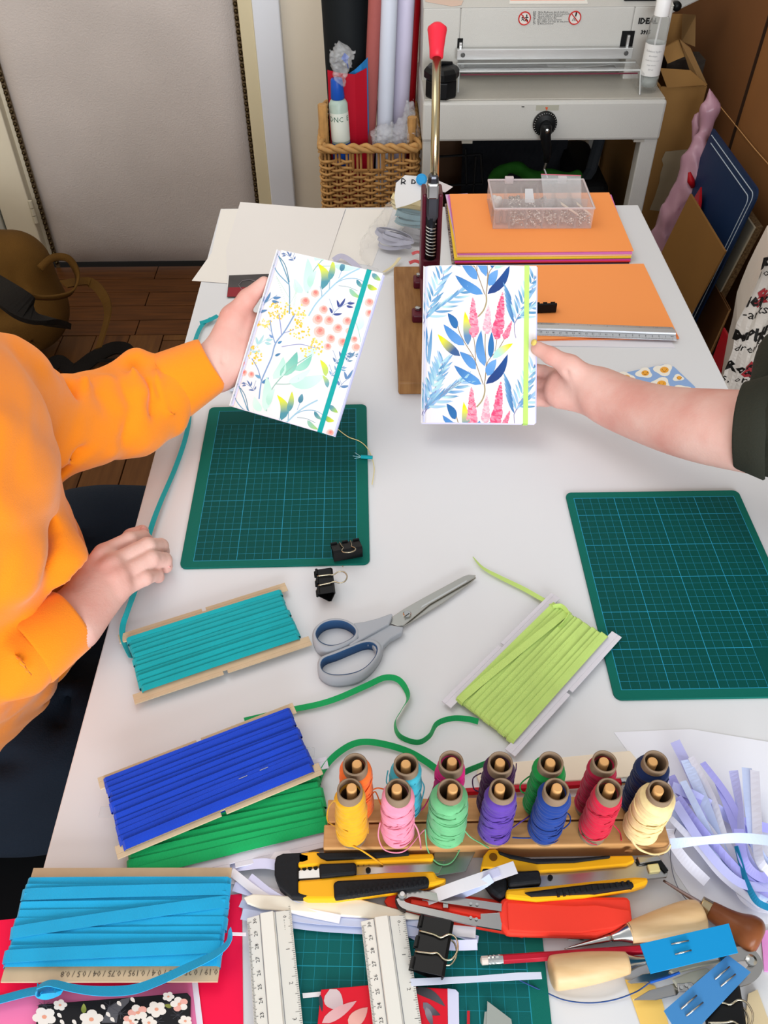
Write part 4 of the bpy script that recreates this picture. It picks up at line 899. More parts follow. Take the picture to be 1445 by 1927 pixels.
for dy in (-925, 0, 925):
    fern2(1090, 750 + dy, 1, 0.92)
    r = random.Random(5)
    for k in range(5): pr.leaf((1095 - k * 8, 740 + dy - 60 * k), (1020 - 22 * k * .3 - 20, 470 + dy - 55 * k + 60), 28, '#4c7db0', '#6b9cc6', z=z_())
    pr.stem([(1090, 750 + dy), (1095, 830 + dy), (1110, 890 + dy)], 6, '#7b719d', z_())
for k, (x_, a_) in enumerate(((175, 0), (230, 0.08), (150, -0.03))): pr.leaf((190 + k * 12, 1150 + k * 10), (x_ + 8, 770 + 20 * k), 34, '#7ba6c8', '#4f86b8', z=z_())
for dx, dy in ((0, 0), (18, -925), (-18, 925)): sprig2(dx, dy)
for dy, dx in ((0, 0), (920, -18), (-920, 18)): spikes2(dy, dx)
pr.build('cover_print', colmat(), nb2)
# --- cover 1 print
pr = nbprint(nb1, zc1, ((490, 60), (1400, 285), (985, 1715), (45, 1445)))
def L1(a, b, w_, c0, c1=None, bend=0.0): pr.leaf(a, b, w_, c0, c1, bend, z=z_())
def S1(pts, w_=7, c='#8fb4cf'): pr.stem(pts, w_, c, z_())
def olive(dx, dy):
    s_ = lambda x, y: (x + dx, y + dy)
    S1([s_(770, 660), s_(830, 560), s_(900, 480), s_(1010, 370), s_(1100, 300), s_(1210, 240)], 12, '#9cc3d6'); S1([s_(1010, 370), s_(1090, 335), s_(1190, 335), s_(1270, 380)], 6, '#88b3cc'); S1([s_(885, 490), s_(885, 450), s_(870, 400)], 6, '#7ba5bd'); S1([s_(950, 420), s_(955, 340), s_(960, 300)], 6, '#7ba5bd'); S1([s_(1030, 330), s_(1050, 280), s_(1060, 260)], 5)
    S1([s_(1030, 395), s_(1110, 405), s_(1190, 440)], 4, '#7fa0a8')
    L1(s_(888, 430), s_(850, 195), 80, '#4f8f9f', '#dfe32a', 0.22); L1(s_(950, 350), s_(985, 165), 52, '#5b97a0', '#cfd84a', 0.05); L1(s_(1052, 270), s_(1075, 185), 44, '#4a8097', '#5f94a6')
    L1(s_(1180, 340), s_(1250, 415), 34, '#4d8a9a', '#7fae9e', 0.1); L1(s_(1270, 385), s_(1355, 425), 44, '#8fb45a', '#d3da3c', 0.1); L1(s_(1120, 420), s_(1215, 500), 40, '#8fbfa9', '#9cc97c', 0.1); L1(s_(1310, 285), s_(1385, 350), 44, '#5f96a3', '#a3c85c', 0.05)
olive(0, 0); olive(-360, 1160)
def sage(dx, dy, big=True):
    s_ = lambda x, y: (x + dx, y + dy)
    S1([s_(395, 1500), s_(400, 1410), s_(440, 1310), s_(520, 1210), s_(640, 1100), s_(800, 1000)], 8, '#8dbcae'); S1([s_(480, 1260), s_(600, 1260), s_(720, 1230)], 5, '#8dbcae')
    L1(s_(515, 1185), s_(670, 975), 100, '#8ecbb8', '#6fb9ab', 0.12); L1(s_(455, 1215), s_(545, 1020), 90, '#c4e6da', '#b5dfd2', 0.15); L1(s_(650, 1140), s_(800, 1010), 66, '#9bd3c2', '#84c7b5', 0.1)
    L1(s_(600, 1250), s_(915, 1180), 110, '#b8e2d4', '#cbeadf', 0.10); L1(s_(590, 1250), s_(790, 1130), 60, '#cdebe0', None, 0.05); L1(s_(380, 1500), s_(395, 1190), 90, '#c6e7dc', '#bde3d6', 0.05); L1(s_(345, 1500), s_(280, 1370), 70, '#c3e6da', '#cdeade', -0.1); L1(s_(410, 1450), s_(470, 1300), 60, '#b0dccd', '#c6e8dc', -0.1); L1(s_(660, 1020), s_(850, 940), 90, '#d2eee5', '#c4e7dc', 0.1)
sage(0, 0); sage(370, -1040)
def twig(pts, w_, c, dx=0, dy=0): S1([(x + dx, y + dy) for x, y in pts], w_, c)
twig([(325, 1390), (345, 1240), (390, 1130), (440, 1020), (475, 900), (560, 790), (650, 640)], 12, '#7c9cc4'); twig([(345, 1230), (310, 1120), (255, 1030)], 7, '#6c8cb8'); twig([(470, 895), (440, 800), (425, 690)], 9, '#7c9cc4'); twig([(530, 830), (520, 740), (505, 640)], 8, '#8a97c8'); twig([(530, 930), (690, 910), (800, 935), (860, 945)], 6, '#8f98c4'); twig([(440, 800), (390, 740)], 4, '#9fb0cc'); twig([(550, 810), (640, 780)], 5, '#8090c0')
L1((350, 1250), (415, 1200), 34, '#4b7fae', '#6c9dc6', 0.1); L1((340, 1205), (285, 1175), 28, '#6d9fc0'); L1((470, 1010), (522, 990), 22, '#4d7fa6'); L1((495, 900), (535, 880), 22, '#4d87b6'); L1((450, 850), (415, 820), 20, '#6d93c4')
for dx, dy in ((0, 0), (-370, 1150)):
    twig([(600, 640), (600, 400), (560, 260), (500, 120)], 9, '#5f93ad', dx, dy); twig([(598, 380), (500, 280), (440, 180)], 9, '#74a3bd', dx, dy); twig([(600, 360), (560, 200), (470, 90)], 7, '#4a7f96', dx, dy); twig([(600, 500), (540, 400), (480, 300)], 4, '#b9d8cc', dx, dy); twig([(600, 560), (660, 440), (640, 330)], 4, '#c2dfd2', dx, dy)
    for k in range(14): L1((500 + k * 7 + dx, 330 + k * 20 + dy), (478 + k * 7 + dx, 322 + k * 20 + dy), 4, '#b9d8cc'); L1((655 - k * 2 + dx, 420 + k * 12 + dy), (682 - k * 2 + dx, 408 + k * 12 + dy), 4, '#c2dfd2')
def navy(x, y, sc=1.0, c='#41508c', c2='#8ba0bf', m_=1):
    S1([(x, y), (x + 60 * sc * m_, y - 70 * sc), (x + 190 * sc * m_, y - 150 * sc)], 5, c2); S1([(x + 20 * sc * m_, y - 30 * sc), (x - 10 * sc * m_, y - 120 * sc), (x - 30 * sc * m_, y - 170 * sc)], 4, c2)
    for a, b in (((10, -10), (100, -20)), ((0, -20), (-30, -80)), ((65, -80), (45, -160)), ((70, -85), (130, -180)), ((140, -100), (210, -85)), ((150, -125), (225, -130))): L1((x + a[0] * sc * m_, y + a[1] * sc), (x + b[0] * sc * m_, y + b[1] * sc), 26 * sc, c, None, 0.05)
navy(975, 655, 0.85); navy(1000, 1080, 0.7, '#5c7ea6'); navy(300, 620, 1.0, '#5b85b0', '#8fb0cc'); navy(965, 1190, 0.6, '#7fa5c4'); navy(250, 980, 0.9, '#a5d0d4', '#b5d5d8'); navy(1035, 1290, 0.9, '#6286b0'); navy(640, 170, .5, '#5c76a4', m_=-1); navy(280, 1320, .55, '#5c76a4', m_=-1); navy(1100, 1060, .5, '#5c86a4')
r = random.Random(3)
def berry(x, y, rr):
    pr.blob((x, y), rr, '#f9c1b8', z_(), 12, 0.06, rnd=r); pr.blob((x + rr * .15, y - rr * .1), rr * .7, '#f4a196', z_(), 10, 0.1, rnd=r); pr.blob((x + rr * .1, y - rr * .25), rr * .36, '#ee7f78', z_(), 8, 0.2, rnd=r)
for x, y, q_ in ((740, 535, 44), (828, 462, 36), (900, 605, 38), (850, 690, 46), (945, 700, 42), (1020, 770, 42), (1100, 705, 38), (865, 800, 50), (960, 860, 40), (935, 930, 32), (1060, 890, 40), (1160, 865, 30), (1175, 935, 36), (1285, 540, 38), (1285, 635, 34), (180, 1155, 30), (250, 1172, 30), (170, 1070, 24), (1115, 790, 30), (960, 1690, 34)): berry(x, y, q_)
def dots(cx_, cy_, rx, ry, n):
    for k in range(n):
        a = r.uniform(0, 2 * PI); q_ = math.sqrt(r.random()); pr.blob((cx_ + rx * q_ * math.cos(a), cy_ + ry * q_ * math.sin(a)), r.uniform(6, 11), r.choice(['#f6c85a', '#f5bd3a', '#f8d67c']), z_(), 7, 0.1, rnd=r)
dots(520, 610, 110, 80, 44); dots(370, 720, 75, 40, 22); dots(690, 650, 70, 90, 34); dots(700, 800, 100, 60, 26); dots(840, 930, 55, 80, 28); dots(740, 970, 50, 50, 14); dots(280, 1000, 70, 90, 34); dots(470, 560, 60, 30, 14)
L1((920, 1190), (870, 1045), 50, '#b5cf6a', '#d8df3a', 0.1); L1((935, 1290), (890, 1180), 40, '#6fa3ab', '#bcd36a', 0.1); L1((1190, 790), (1215, 640), 60, '#c6e8dc', '#d5efe6', 0.1); S1([(1215, 890), (1195, 780), (1160, 690)], 5, '#9cc7ba')
pr.build('cover_print', colmat(), nb1)
# ---------------------------------------------------------------- flat papers and cards
def flatpoly(name, label, cat, m, pts, z=0.0, th=0.0004, group=None, part='sheet', bevel=0):
    pp = [P(px, py, T + z + th) for px, py in pts]
    area_ = sum(pp[i].x * pp[(i + 1) % len(pp)].y - pp[(i + 1) % len(pp)].x * pp[i].y for i in range(len(pp)))
    if area_ < 0: pp = pp[::-1]
    c = sum(pp, Vector()) / len(pp); t = thing(name, label, cat, (c.x, c.y, T + z), group=group)
    o = MB().prism([p - Vector((0, 0, th)) for p in pp], (0, 0, th)).build(part, m, t, world=True, bevel=bevel); return t
m_pap = mat('drawing_paper', '#e9e5e2', 0.65); m_pap2 = mat('drawing_paper_warm', '#ece8e2', 0.65)
flatpoly('paper_sheet', 'large white paper sheet at the back left, topmost of the two', 'paper', m_pap, [(452, 380), (600, 392), (650, 392), (614, 500), (600, 560), (428, 540), (425, 470)], 0.0016)
flatpoly('paper_sheet', 'large white paper sheet at the back left, lowest, overhanging the left table edge', 'paper', m_pap2, [(416, 394), (500, 392), (560, 545), (430, 533), (361, 528), (398, 476)], 0.0008)
flatpoly('paper_sheet', 'white sheet between the two notebooks and the plastic bag of ribbons', 'paper', m_pap2, [(652, 393), (740, 394), (700, 500), (630, 490), (612, 500)], 0.0002)
t = flatpoly('photo_card', 'dark grey and red glossy card on the table beside the thumb', 'card', mat('card_dark', '#3d3a3d', 0.3, col2='#4f4b4c', vscale=20), [(431, 518), (516, 515), (520, 556), (427, 559)], 0.0022)
MB().prism([P(430, 541, T + .0028), P(505, 540, T + .0028), P(507, 557, T + .0028), P(427, 558.5, T + .0028)][::-1], (0, 0, 0.0002)).build('red_band', mat('card_red', '#8e1c2a', 0.3), t, world=True)
MB().tube([P(x, y, T + .0034) for x, y in ((455, 545), (449, 536), (456, 528), (470, 526), (485, 530), (500, 524))], 0.0005, 4).build('pale_curl', mat('card_line', '#8a8488', 0.4), t, world=True)
flatpoly('white_tag', 'small pale blue-white tag below the hand holding the pastel notebook', 'tag', mat('tag_blue', '#ccd9ea', 0.5), [(426, 716), (452, 714), (452, 735), (433, 735)], 0.004, 0.001)
t = thing('ribbon_scrap', 'pale grey loop of ribbon lying behind the pastel notebook', 'ribbon', P(650, 490)); MB().ribbon([P(628, 490, T + .006), P(640, 482, T + .010), P(652, 486, T + .012), P(668, 498, T + .008), P(680, 512, T + .006)], 0.010, 0.0005, 0.5).build('ribbon_band', mat('ribbon_palegrey', '#b9b7cb', 0.6), t, world=True)
# yellow thread + teal piece on left mat
t = thing('thread', 'fine yellow thread curling from under the pastel notebook', 'thread', P(690, 850)); MB().tube(catmull([P(x, y, T + .004) for x, y in ((636, 808), (655, 822), (676, 830), (690, 842), (700, 862), (704, 885), (700, 912))], 6), 0.0006, 5).build('strand', mat('thread_yellow', '#e3d79a', 0.7), t, world=True)
t = thing('ribbon_snippet', 'short teal cord snippet with frayed end on the edge of the left cutting mat', 'ribbon', P(690, 860)); MB().tube([P(679, 859.5, T + .006), P(701, 861, T + .006)], 0.0025, 10).build('cord_piece', mat('ribbon_teal', '#0c9aa6', 0.6), t, world=True)
b = MB()
for q_ in ((664, 858), (668, 852), (667, 863)): b.tube([P(680, 860, T + .006), P(*q_, T + .005)], 0.0004, 4)
b.build('frayed_end', mat('fray', '#9fcdd6', 0.6), t, world=True)
# orange card stacks
m_or = mat('orange_card', '#ff9f57', 0.6)
def stack_layer(label, col, corners, z, th=0.0016, cat='paper', name='card_sheet', grp=None):
    return flatpoly(name, label, cat, mat('card_' + col[1:], col, 0.6), corners, z, th, group=grp)
lay = [('#3b1420', 'dark patterned sheet at the very bottom of the rear orange stack', 0, 2, (846, 380), (1142, 378), (1184, 494), (858, 497)), ('#e23d3b', 'coral red card, second from the bottom of the rear orange stack', .002, 0, (845, 378), (1143, 376), (1186, 491), (856, 494)), ('#cf3fa0', 'magenta card below the yellow and green ones in the rear stack', .004, 0, (844, 376), (1144, 373), (1187, 488), (856, 492)), ('#9db91f', 'olive green card in the middle of the rear orange stack', .0065, 0, (842, 375), (1145, 371), (1187, 484), (855, 488)), ('#f4cf3f', 'yellow card above the green one in the rear orange stack', .0085, 0, (840, 372), (1147, 369), (1188, 482), (855, 486)), ('#f6c9a4', 'pale peach card in the rear orange stack', .012, 0, (842, 369), (1149, 368), (1189, 479), (860, 482)), ('#d679c4', 'pink-violet card directly under the top orange one of the rear stack', .0145, 0, (843, 367), (1150, 366), (1190, 476), (862, 478))]
for c, lab, z, _, *cn in lay: stack_layer(lab, c, cn, z, 0.0022 if c != '#f4cf3f' else 0.003)
stack_layer('lilac card poking out at the left of the rear orange stack', '#d9b9dc', [(838, 366), (880, 364), (890, 470), (862, 478)], 0.0138, 0.0006)
stack_layer('bright orange card on top of the rear stack under the eyelet box', '#ff9f57', [(846, 365), (1146, 362), (1192, 471), (860, 475)], .0172, .0018)
stack_layer('white paper under the front orange card and ruler', '#e4e2ea', [(1000, 604), (1262, 640), (1270, 654), (1000, 650)], 0.0004, 0.0006)
stack_layer('coral card just showing below the ruler on the front orange pile', '#f58a4c', [(960, 505), (1209, 502), (1278, 636), (1000, 640)], 0.0012, 0.0014)
stack_layer('bright orange card lying in front of the rear stack, under the aluminium ruler', '#ffa05a', [(955, 500), (1211, 496), (1274, 628), (960, 640)], 0.003, 0.0016)
# fringe on the left of rear stack, small dark edge text
t = thing('patterned_edge', 'narrow dark patterned strip along the left edge of the rear stack', 'paper', P(845, 430)); MB().prism([P(837, 385, T + .001), P(843, 385, T + .001), P(858, 496, T + .001), P(850, 497, T + .001)][::-1], (0, 0, .002)).build('sheet', mat('speckled_dark', '#2b2024', 0.6, col2='#b9a6a0', vscale=250), t, world=True)
# --- rulers
m_rul = mat('ruler_alu', '#c3c6cb', 0.35, 0.55); m_rulw = mat('ruler_flat', '#e6e5de', 0.4, 0.1); m_ink = mat('ruler_ink', '#35363c', 0.5)
def ruler(label, a, b_, wd, z, white=False, digits=('cm', 1), flip=1, L_=0.31, one=1, cm0=0, inch0=0):
    """a->b : along the length (local +x); local +y = left of it"""
    a, b_ = Vector(a), Vector(b_); an = math.atan2(b_.y - a.y, b_.x - a.x)
    t = thing('ruler', label, 'ruler', (a.x, a.y, z), an); h = 0.006
    prof = [(0, 0), (0, .0012), (wd * .26, .0034), (wd * .30, .0034), (wd * .32, .0066), (wd * .60, .0066), (wd * .62, .0040), (wd * .66, .0040), (wd, .0012), (wd, 0)]
    MB().prism([(0, y, zz) for y, zz in prof], (L_, 0, 0)).build('ruler_body', m_rulw if white else m_rul, t, bevel=0.0002)
    gm = MB().box((L_ / 2, wd * .295, .0036), (L_, 0.0006, .0004)); gm.box((L_ / 2, wd * .645, .0042), (L_, 0.0006, .0004)); gm.build('groove', mat('groove_grey', '#85868a', 0.5), t)
    tk = MB(); sl = math.atan2(.0022, wd * .26)
    n = int(L_ * 1000) - 8
    for k in range(n):
        x = 0.004 + k * 0.001; ln = 0.0035 if k % 10 == 0 else (0.0027 if k % 5 == 0 else 0.0018)
        tk.box((x, ln / 2 + .0002, .0013 + (ln / 2) * math.tan(sl) + .00008), (0.00022, ln, .0001), Matrix.Rotation(sl, 3, 'X'))
    for k in range(int(L_ / 0.0254 * 16)):
        x = L_ - 0.005 - k * 0.0254 / 16; ln = 0.0045 if k % 16 == 0 else (0.0032 if k % 8 == 0 else (0.0024 if k % 4 == 0 else .0016)); tk.box((x, wd - ln / 2 - .0002, .0013 + (ln / 2) * math.tan(sl * .85) + .0001), (0.00022, ln, .0001), Matrix.Rotation(-sl * .85, 3, 'X'))
    tk.build('scale_marks', m_ink, t, kind='stuff')
    dg = MB()
    for k in range(0, int(L_ * 100)):
        x = 0.004 + k * 0.01; s_ = str(30 - k if one > 0 else k)
        if s_ in ('0',): s_ = 'cm'
        text_into(dg, s_, 0.0044, Matrix.Translation((x, wd * .18, .0030)) @ Matrix.Rotation(sl, 4, 'X') @ Matrix.Rotation(PI, 4, 'Z'))
    for k in range(0, 12):
        x = L_ - 0.005 - k * 0.0254 if one < 0 else 0.005 + k * .0254
        s_ = str(k) ; text_into(dg, s_, 0.0044, Matrix.Translation((x, wd * .84, .0026)) @ Matrix.Rotation(PI if flip < 0 else 0, 4, 'Z') @ Matrix.Rotation(-sl * .7 * (1 if flip > 0 else -1), 4, 'X'))
    text_into(dg, 'INCH', 0.0036, Matrix.Translation((.011, wd * .80, .0028)) @ Matrix.Rotation(-sl * .7, 4, 'X'))
    dg.build('numerals', m_ink, t, kind='stuff'); return t
b_ = P(1273, 640.5, T + .0055); a = P(1009, 631, T + .0055); a = b_ + (a - b_).normalized() * .31
# long ruler on the orange card : local x goes left
rr = ruler('silver aluminium ruler lying across the front orange card', a, b_, 0.036, T + .0048, flip=-1)
# egg card
t = flatpoly('greeting_card', 'small blue card with smiling fried egg pattern, behind the bare forearm', 'card', mat('egg_blue', '#8eaede', 0.55), [(1148, 707), (1248, 686), (1268, 690), (1308, 728), (1312, 760), (1200, 800), (1150, 790)], 0.0004, 0.0006)
ep = Print(); ep.map = lambda q, z: P(q.x, q.y, T + .00105 + z) 
r = random.Random(9)
for x, y, sx_ in ((1176, 711, 17), (1212, 702, 15), (1248, 696, 17), (1243, 722, 18), (1284, 735, 17), (1205, 732, 18), (1276, 711, 10), (1172, 738, 17), (1180, 765, 16), (1245, 752, 16)):
    ep.cur = rgb('#f1ece0'); n = 22; ep.face([ep.put(Vector((x + sx_ * (1 + .18 * math.sin(3 * a_ + x)) * math.cos(a_), y + sx_ * .62 * (1 + .18 * math.sin(3 * a_ + x)) * math.sin(a_), 0)), 0) for a_ in [2 * PI * k / n for k in range(n)]][::-1])
    ep.cur = rgb('#eea83c'); ep.face([ep.put(Vector((x + 2 + sx_ * .48 * math.cos(a_), y + sx_ * .34 * math.sin(a_), 0)), .0001) for a_ in [2 * PI * k / 16 for k in range(16)]][::-1])
    for dx in (-4, 4): ep.cur = rgb('#5a3a1a'); ep.face([ep.put(Vector((x + 2 + dx + .9 * math.cos(a_), y - 1 + .7 * math.sin(a_), 0)), .0002) for a_ in [2 * PI * k / 8 for k in range(8)]][::-1])
    ep.stem([(x - 1, y + 1.5), (x + 2, y + 3), (x + 5, y + 1.5)], .8, '#8a4a1a', .0002)
ep.build('egg_print', colmat(), t, world=True)
# ---------------------------------------------------------------- eyelet box
m_pp = mat('frosted_plastic', '#f2e6e6', 0.2, spec=.6, alpha=0.20)
zb = T + .019; A_ = P(927, 431, zb); B_ = P(1112, 430, zb); an = math.atan2(B_.y - A_.y, B_.x - A_.x); Wb = (B_ - A_).length; Db, Hb = 0.118, 0.036
t = thing('eyelet_box', 'clear plastic compartment box full of silver eyelets on the rear orange stack', 'box', (A_.x, A_.y, zb), an)
b = MB(); th = 0.0016
b.box((Wb / 2, Db / 2, th / 2), (Wb, Db, th)); b.box((Wb / 2, th / 2, Hb / 2), (Wb, th, Hb)); b.box((Wb / 2, Db - th / 2, Hb / 2), (Wb, th, Hb)); b.box((th / 2, Db / 2, Hb / 2), (th, Db, Hb)); b.box((Wb - th / 2, Db / 2, Hb / 2), (th, Db, Hb)); b.build('tray', m_pp, t)
dv = MB(); nC = 6
for k in range(1, nC): dv.box((Wb * k / nC, Db * .42, Hb * .45), (th, Db * .8, Hb * .88))
dv.box((Wb / 2, Db * .42, Hb * .45), (Wb - .004, th, Hb * .88)); dv.build('divider', m_pp, t)
lid = MB().box((Wb / 2, Db / 2, Hb + .001), (Wb + .003, Db + .003, .0022)).build('lid', mat('frosted_lid', '#f2eaec', 0.1, spec=.7, alpha=0.14), t)
rm = MB(); cs = [(0, 0), (Wb, 0), (Wb, Db), (0, Db)]
for k in range(4): rm.tube([(*cs[k], Hb + .002), (*cs[(k + 1) % 4], Hb + .002)], .0018, 6)
rm.build('lid_rim', mat('frosted_rim', '#ddd0d2', 0.3, alpha=0.75), lid)
for x in (Wb * .22, Wb * .78): MB().box((x, Db + .002, Hb + .001), (.016, .008, .012)).build('clasp', mat('frosted_rim', '#ddd0d2', 0.3, alpha=0.75), t, bevel=.001)
m_eye = mat('eyelet_silver', '#c9c4bd', 0.18, 1.0); r = random.Random(4)
def eyelets(mb, x0, x1, y0, y1, n, zt):
    for k in range(n):
        p = Vector((r.uniform(x0, x1), r.uniform(y0, y1), .004 + r.random() * zt)); q = Matrix.Rotation(r.uniform(0, PI), 3, 'X') @ Matrix.Rotation(r.uniform(0, PI), 3, 'Y')
        mb.lathe([(.0016, 0), (.0018, .003), (.003, .0034), (.003, .0038), (.0014, .0038), (.0013, .0005)], 8, p, q, caps=False)
eb = MB()
for k in range(1, 6): eyelets(eb, Wb * k / nC + .004, Wb * (k + 1) / nC - .004, .004, Db * .40, 52, .010)
for k, n in ((1, 70), (2, 40), (3, 36)): eyelets(eb, Wb * k / nC + .004, Wb * (k + 1) / nC - .004, Db * .46, Db * .8, n, .016)
eb.build('eyelet', m_eye, t, kind='stuff', smooth=True)
for x, y in ((.012, .075), (.018, .088), (.010, .092)): MB().lathe([(.0005, 0), (.006, .003), (.008, .009), (.006, .015), (.0005, .018)], 12, (x, y, .003)).build('white_bead', mat('white_nylon', '#e8e6e4', 0.4), t, smooth=True)
for x in (.010, .022): MB().lathe([(.005, 0), (.005, .020), (.0065, .0205), (.0065, .023), (.001, .023)], 14, (x, .018, .003), Matrix.Rotation(-.4, 3, 'X')).build('setting_tool', mat('tool_pinkgrey', '#b9aaa8', 0.35, 0.5), t, smooth=True)
MB().prism([(Wb * .36, Db * .55, .018), (Wb * .46, Db * .55, .018), (Wb * .46, Db * .85, .028), (Wb * .38, Db * .85, .028)], (0, 0, .001)).build('paper_tag', mat('tag_white', '#dfe3ea', 0.5), t)
MB().prism([(Wb * .55, Db * .42, Hb * .5), (Wb * .93, Db * .42, Hb * .55), (Wb * .97, Db * 1.0, Hb + .008), (Wb * .55, Db * 1.02, Hb + .010)], (0, 0, .0008)).build('zip_bag', m_film, t)
MB().tube([(Wb * .55, Db * 1.02, Hb + .0112), (Wb * .97, Db * 1.0, Hb + .0092)], .0008, 5).build('zip_line', mat('zip_pink', '#d66a80', 0.5), t)
for x0, x1 in ((.70, .86), (.86, .99)): MB().prism([(Wb * x0, Db * .36, .030), (Wb * x1, Db * .08, .022), (Wb * x1, Db * .02, .022), (Wb * x0, Db * .26, .030)], (0, 0, .001)).build('paper_slip', mat('slip_cream', '#e8d9c8', 0.6), t)
# ---------------------------------------------------------------- binder clips
m_bc = mat('clip_black', '#0e0f11', 0.3); m_wire = mat('clip_wire', '#b3a890', 0.25, 1.0)
def binder_clip(label, loc, rz, L_=0.030, H_=0.021, tilt=0.0, wires=(0.0, 0.0), up=False, group=None):
    """body lies with spine along local x; jaws toward +y; wire loops folded/open"""
    M = Matrix.Translation(loc) @ Matrix.Rotation(rz, 4, 'Z') @ Matrix.Rotation(tilt, 4, 'X')
    t = thing('binder_clip', label, 'binder clip', M=M); w2 = 0.011
    prof = [(0, w2), (0.0, -w2 * 0.0 + .0)] 
    b = MB(); hs = 0.0075
    pr_ = [(H_, .0008), (0.001, hs), (-0.0008, hs - .001), (-0.0008, -hs + .001), (0.001, -hs), (H_, -.0008), (H_, -.0016), (0.0008, -hs - .0009), (-0.0018, -hs + .0005), (-0.0018, hs - .0005), (0.0008, hs + .0009), (H_, .0016)]
    for i in range(0, 1):
        n = len(pr_); a = [b.av((-L_ / 2, y, z)) for y, z in pr_]; c = [b.av((L_ / 2, y, z)) for y, z in pr_]
        for k in range(n): b.face((a[k], a[(k + 1) % n], c[(k + 1) % n], c[k]))
        for q_ in (a, c):
            for k in range(5): b.face((q_[k], q_[k + 1], q_[10 - k], q_[11 - k]))
    b.build('clip_body', m_bc, t)
    for sgn in (1, -1):
        rl_ = MB()
        for x0, x1 in ((-L_ / 2, -L_ * .28), (L_ * .28, L_ / 2), (-L_ * .1, L_ * .1)): rl_.tube([(x0, H_, sgn * .0022), (x1, H_, sgn * .0022)], .0016, 8)
        rl_.build('jaw_roll', m_bc, t)
        a = wires[0 if sgn > 0 else 1]  # 0 = folded over the body (toward spine), positive opens
        R_ = Matrix.Rotation(sgn * a, 3, 'X'); o = Vector((0, H_, sgn * .0024)); ww = L_ * .19
        sh = [(-ww, 0), (-ww * .9, -.012), (-ww * .75, -.018), (-ww * 1.2, -.024), (-ww * 1.0, -.030), (0, -.033), (ww * 1.0, -.030), (ww * 1.2, -.024), (ww * .75, -.018), (ww * .9, -.012), (ww, 0)]
        base = math.atan2(hs, H_) * sgn; Rb = Matrix.Rotation(-base, 3, 'X')
        pts = catmull([o + R_ @ (Rb @ Vector((x, y, 0)) + Vector((0, 0, sgn * .001))) for x, y in sh], 4)
        MB().tube(pts, .0008, 6).build('wire_handle', m_wire, t, smooth=True)
    return t
c = P(655, 1040, T + .011); binder_clip('black binder clip on the lower right corner of the left cutting mat', c + Vector((0.000, -.004, 0.002)), 0.22, 0.034, 0.018, 0, (0, 0))
c = P(606, 1098, T + .010); binder_clip('small black binder clip standing alone on the table above the scissors', P(622, 1100, T + .010), PI / 2 + .12, 0.036, 0.016, 0.35, (0, 0.0))
binder_clip('black binder clip with copper wires on the front orange card beside the blue-leaf notebook', P(1028, 580, T + .013), 0.05, 0.032, 0.012, 0.0, (2.9, 0))
binder_clip('large black binder clip on the bottom cutting mat beside the red pencil eraser', P(838, 1790, T + .014), PI / 2 - .25, 0.042, 0.024, .15, (0, 0.4))
binder_clip('black binder clip lying at the bottom right corner of the photo', P(1390, 1915, T + .012), PI / 2 - .12, 0.040, 0.026, .1, (0, 0.4))
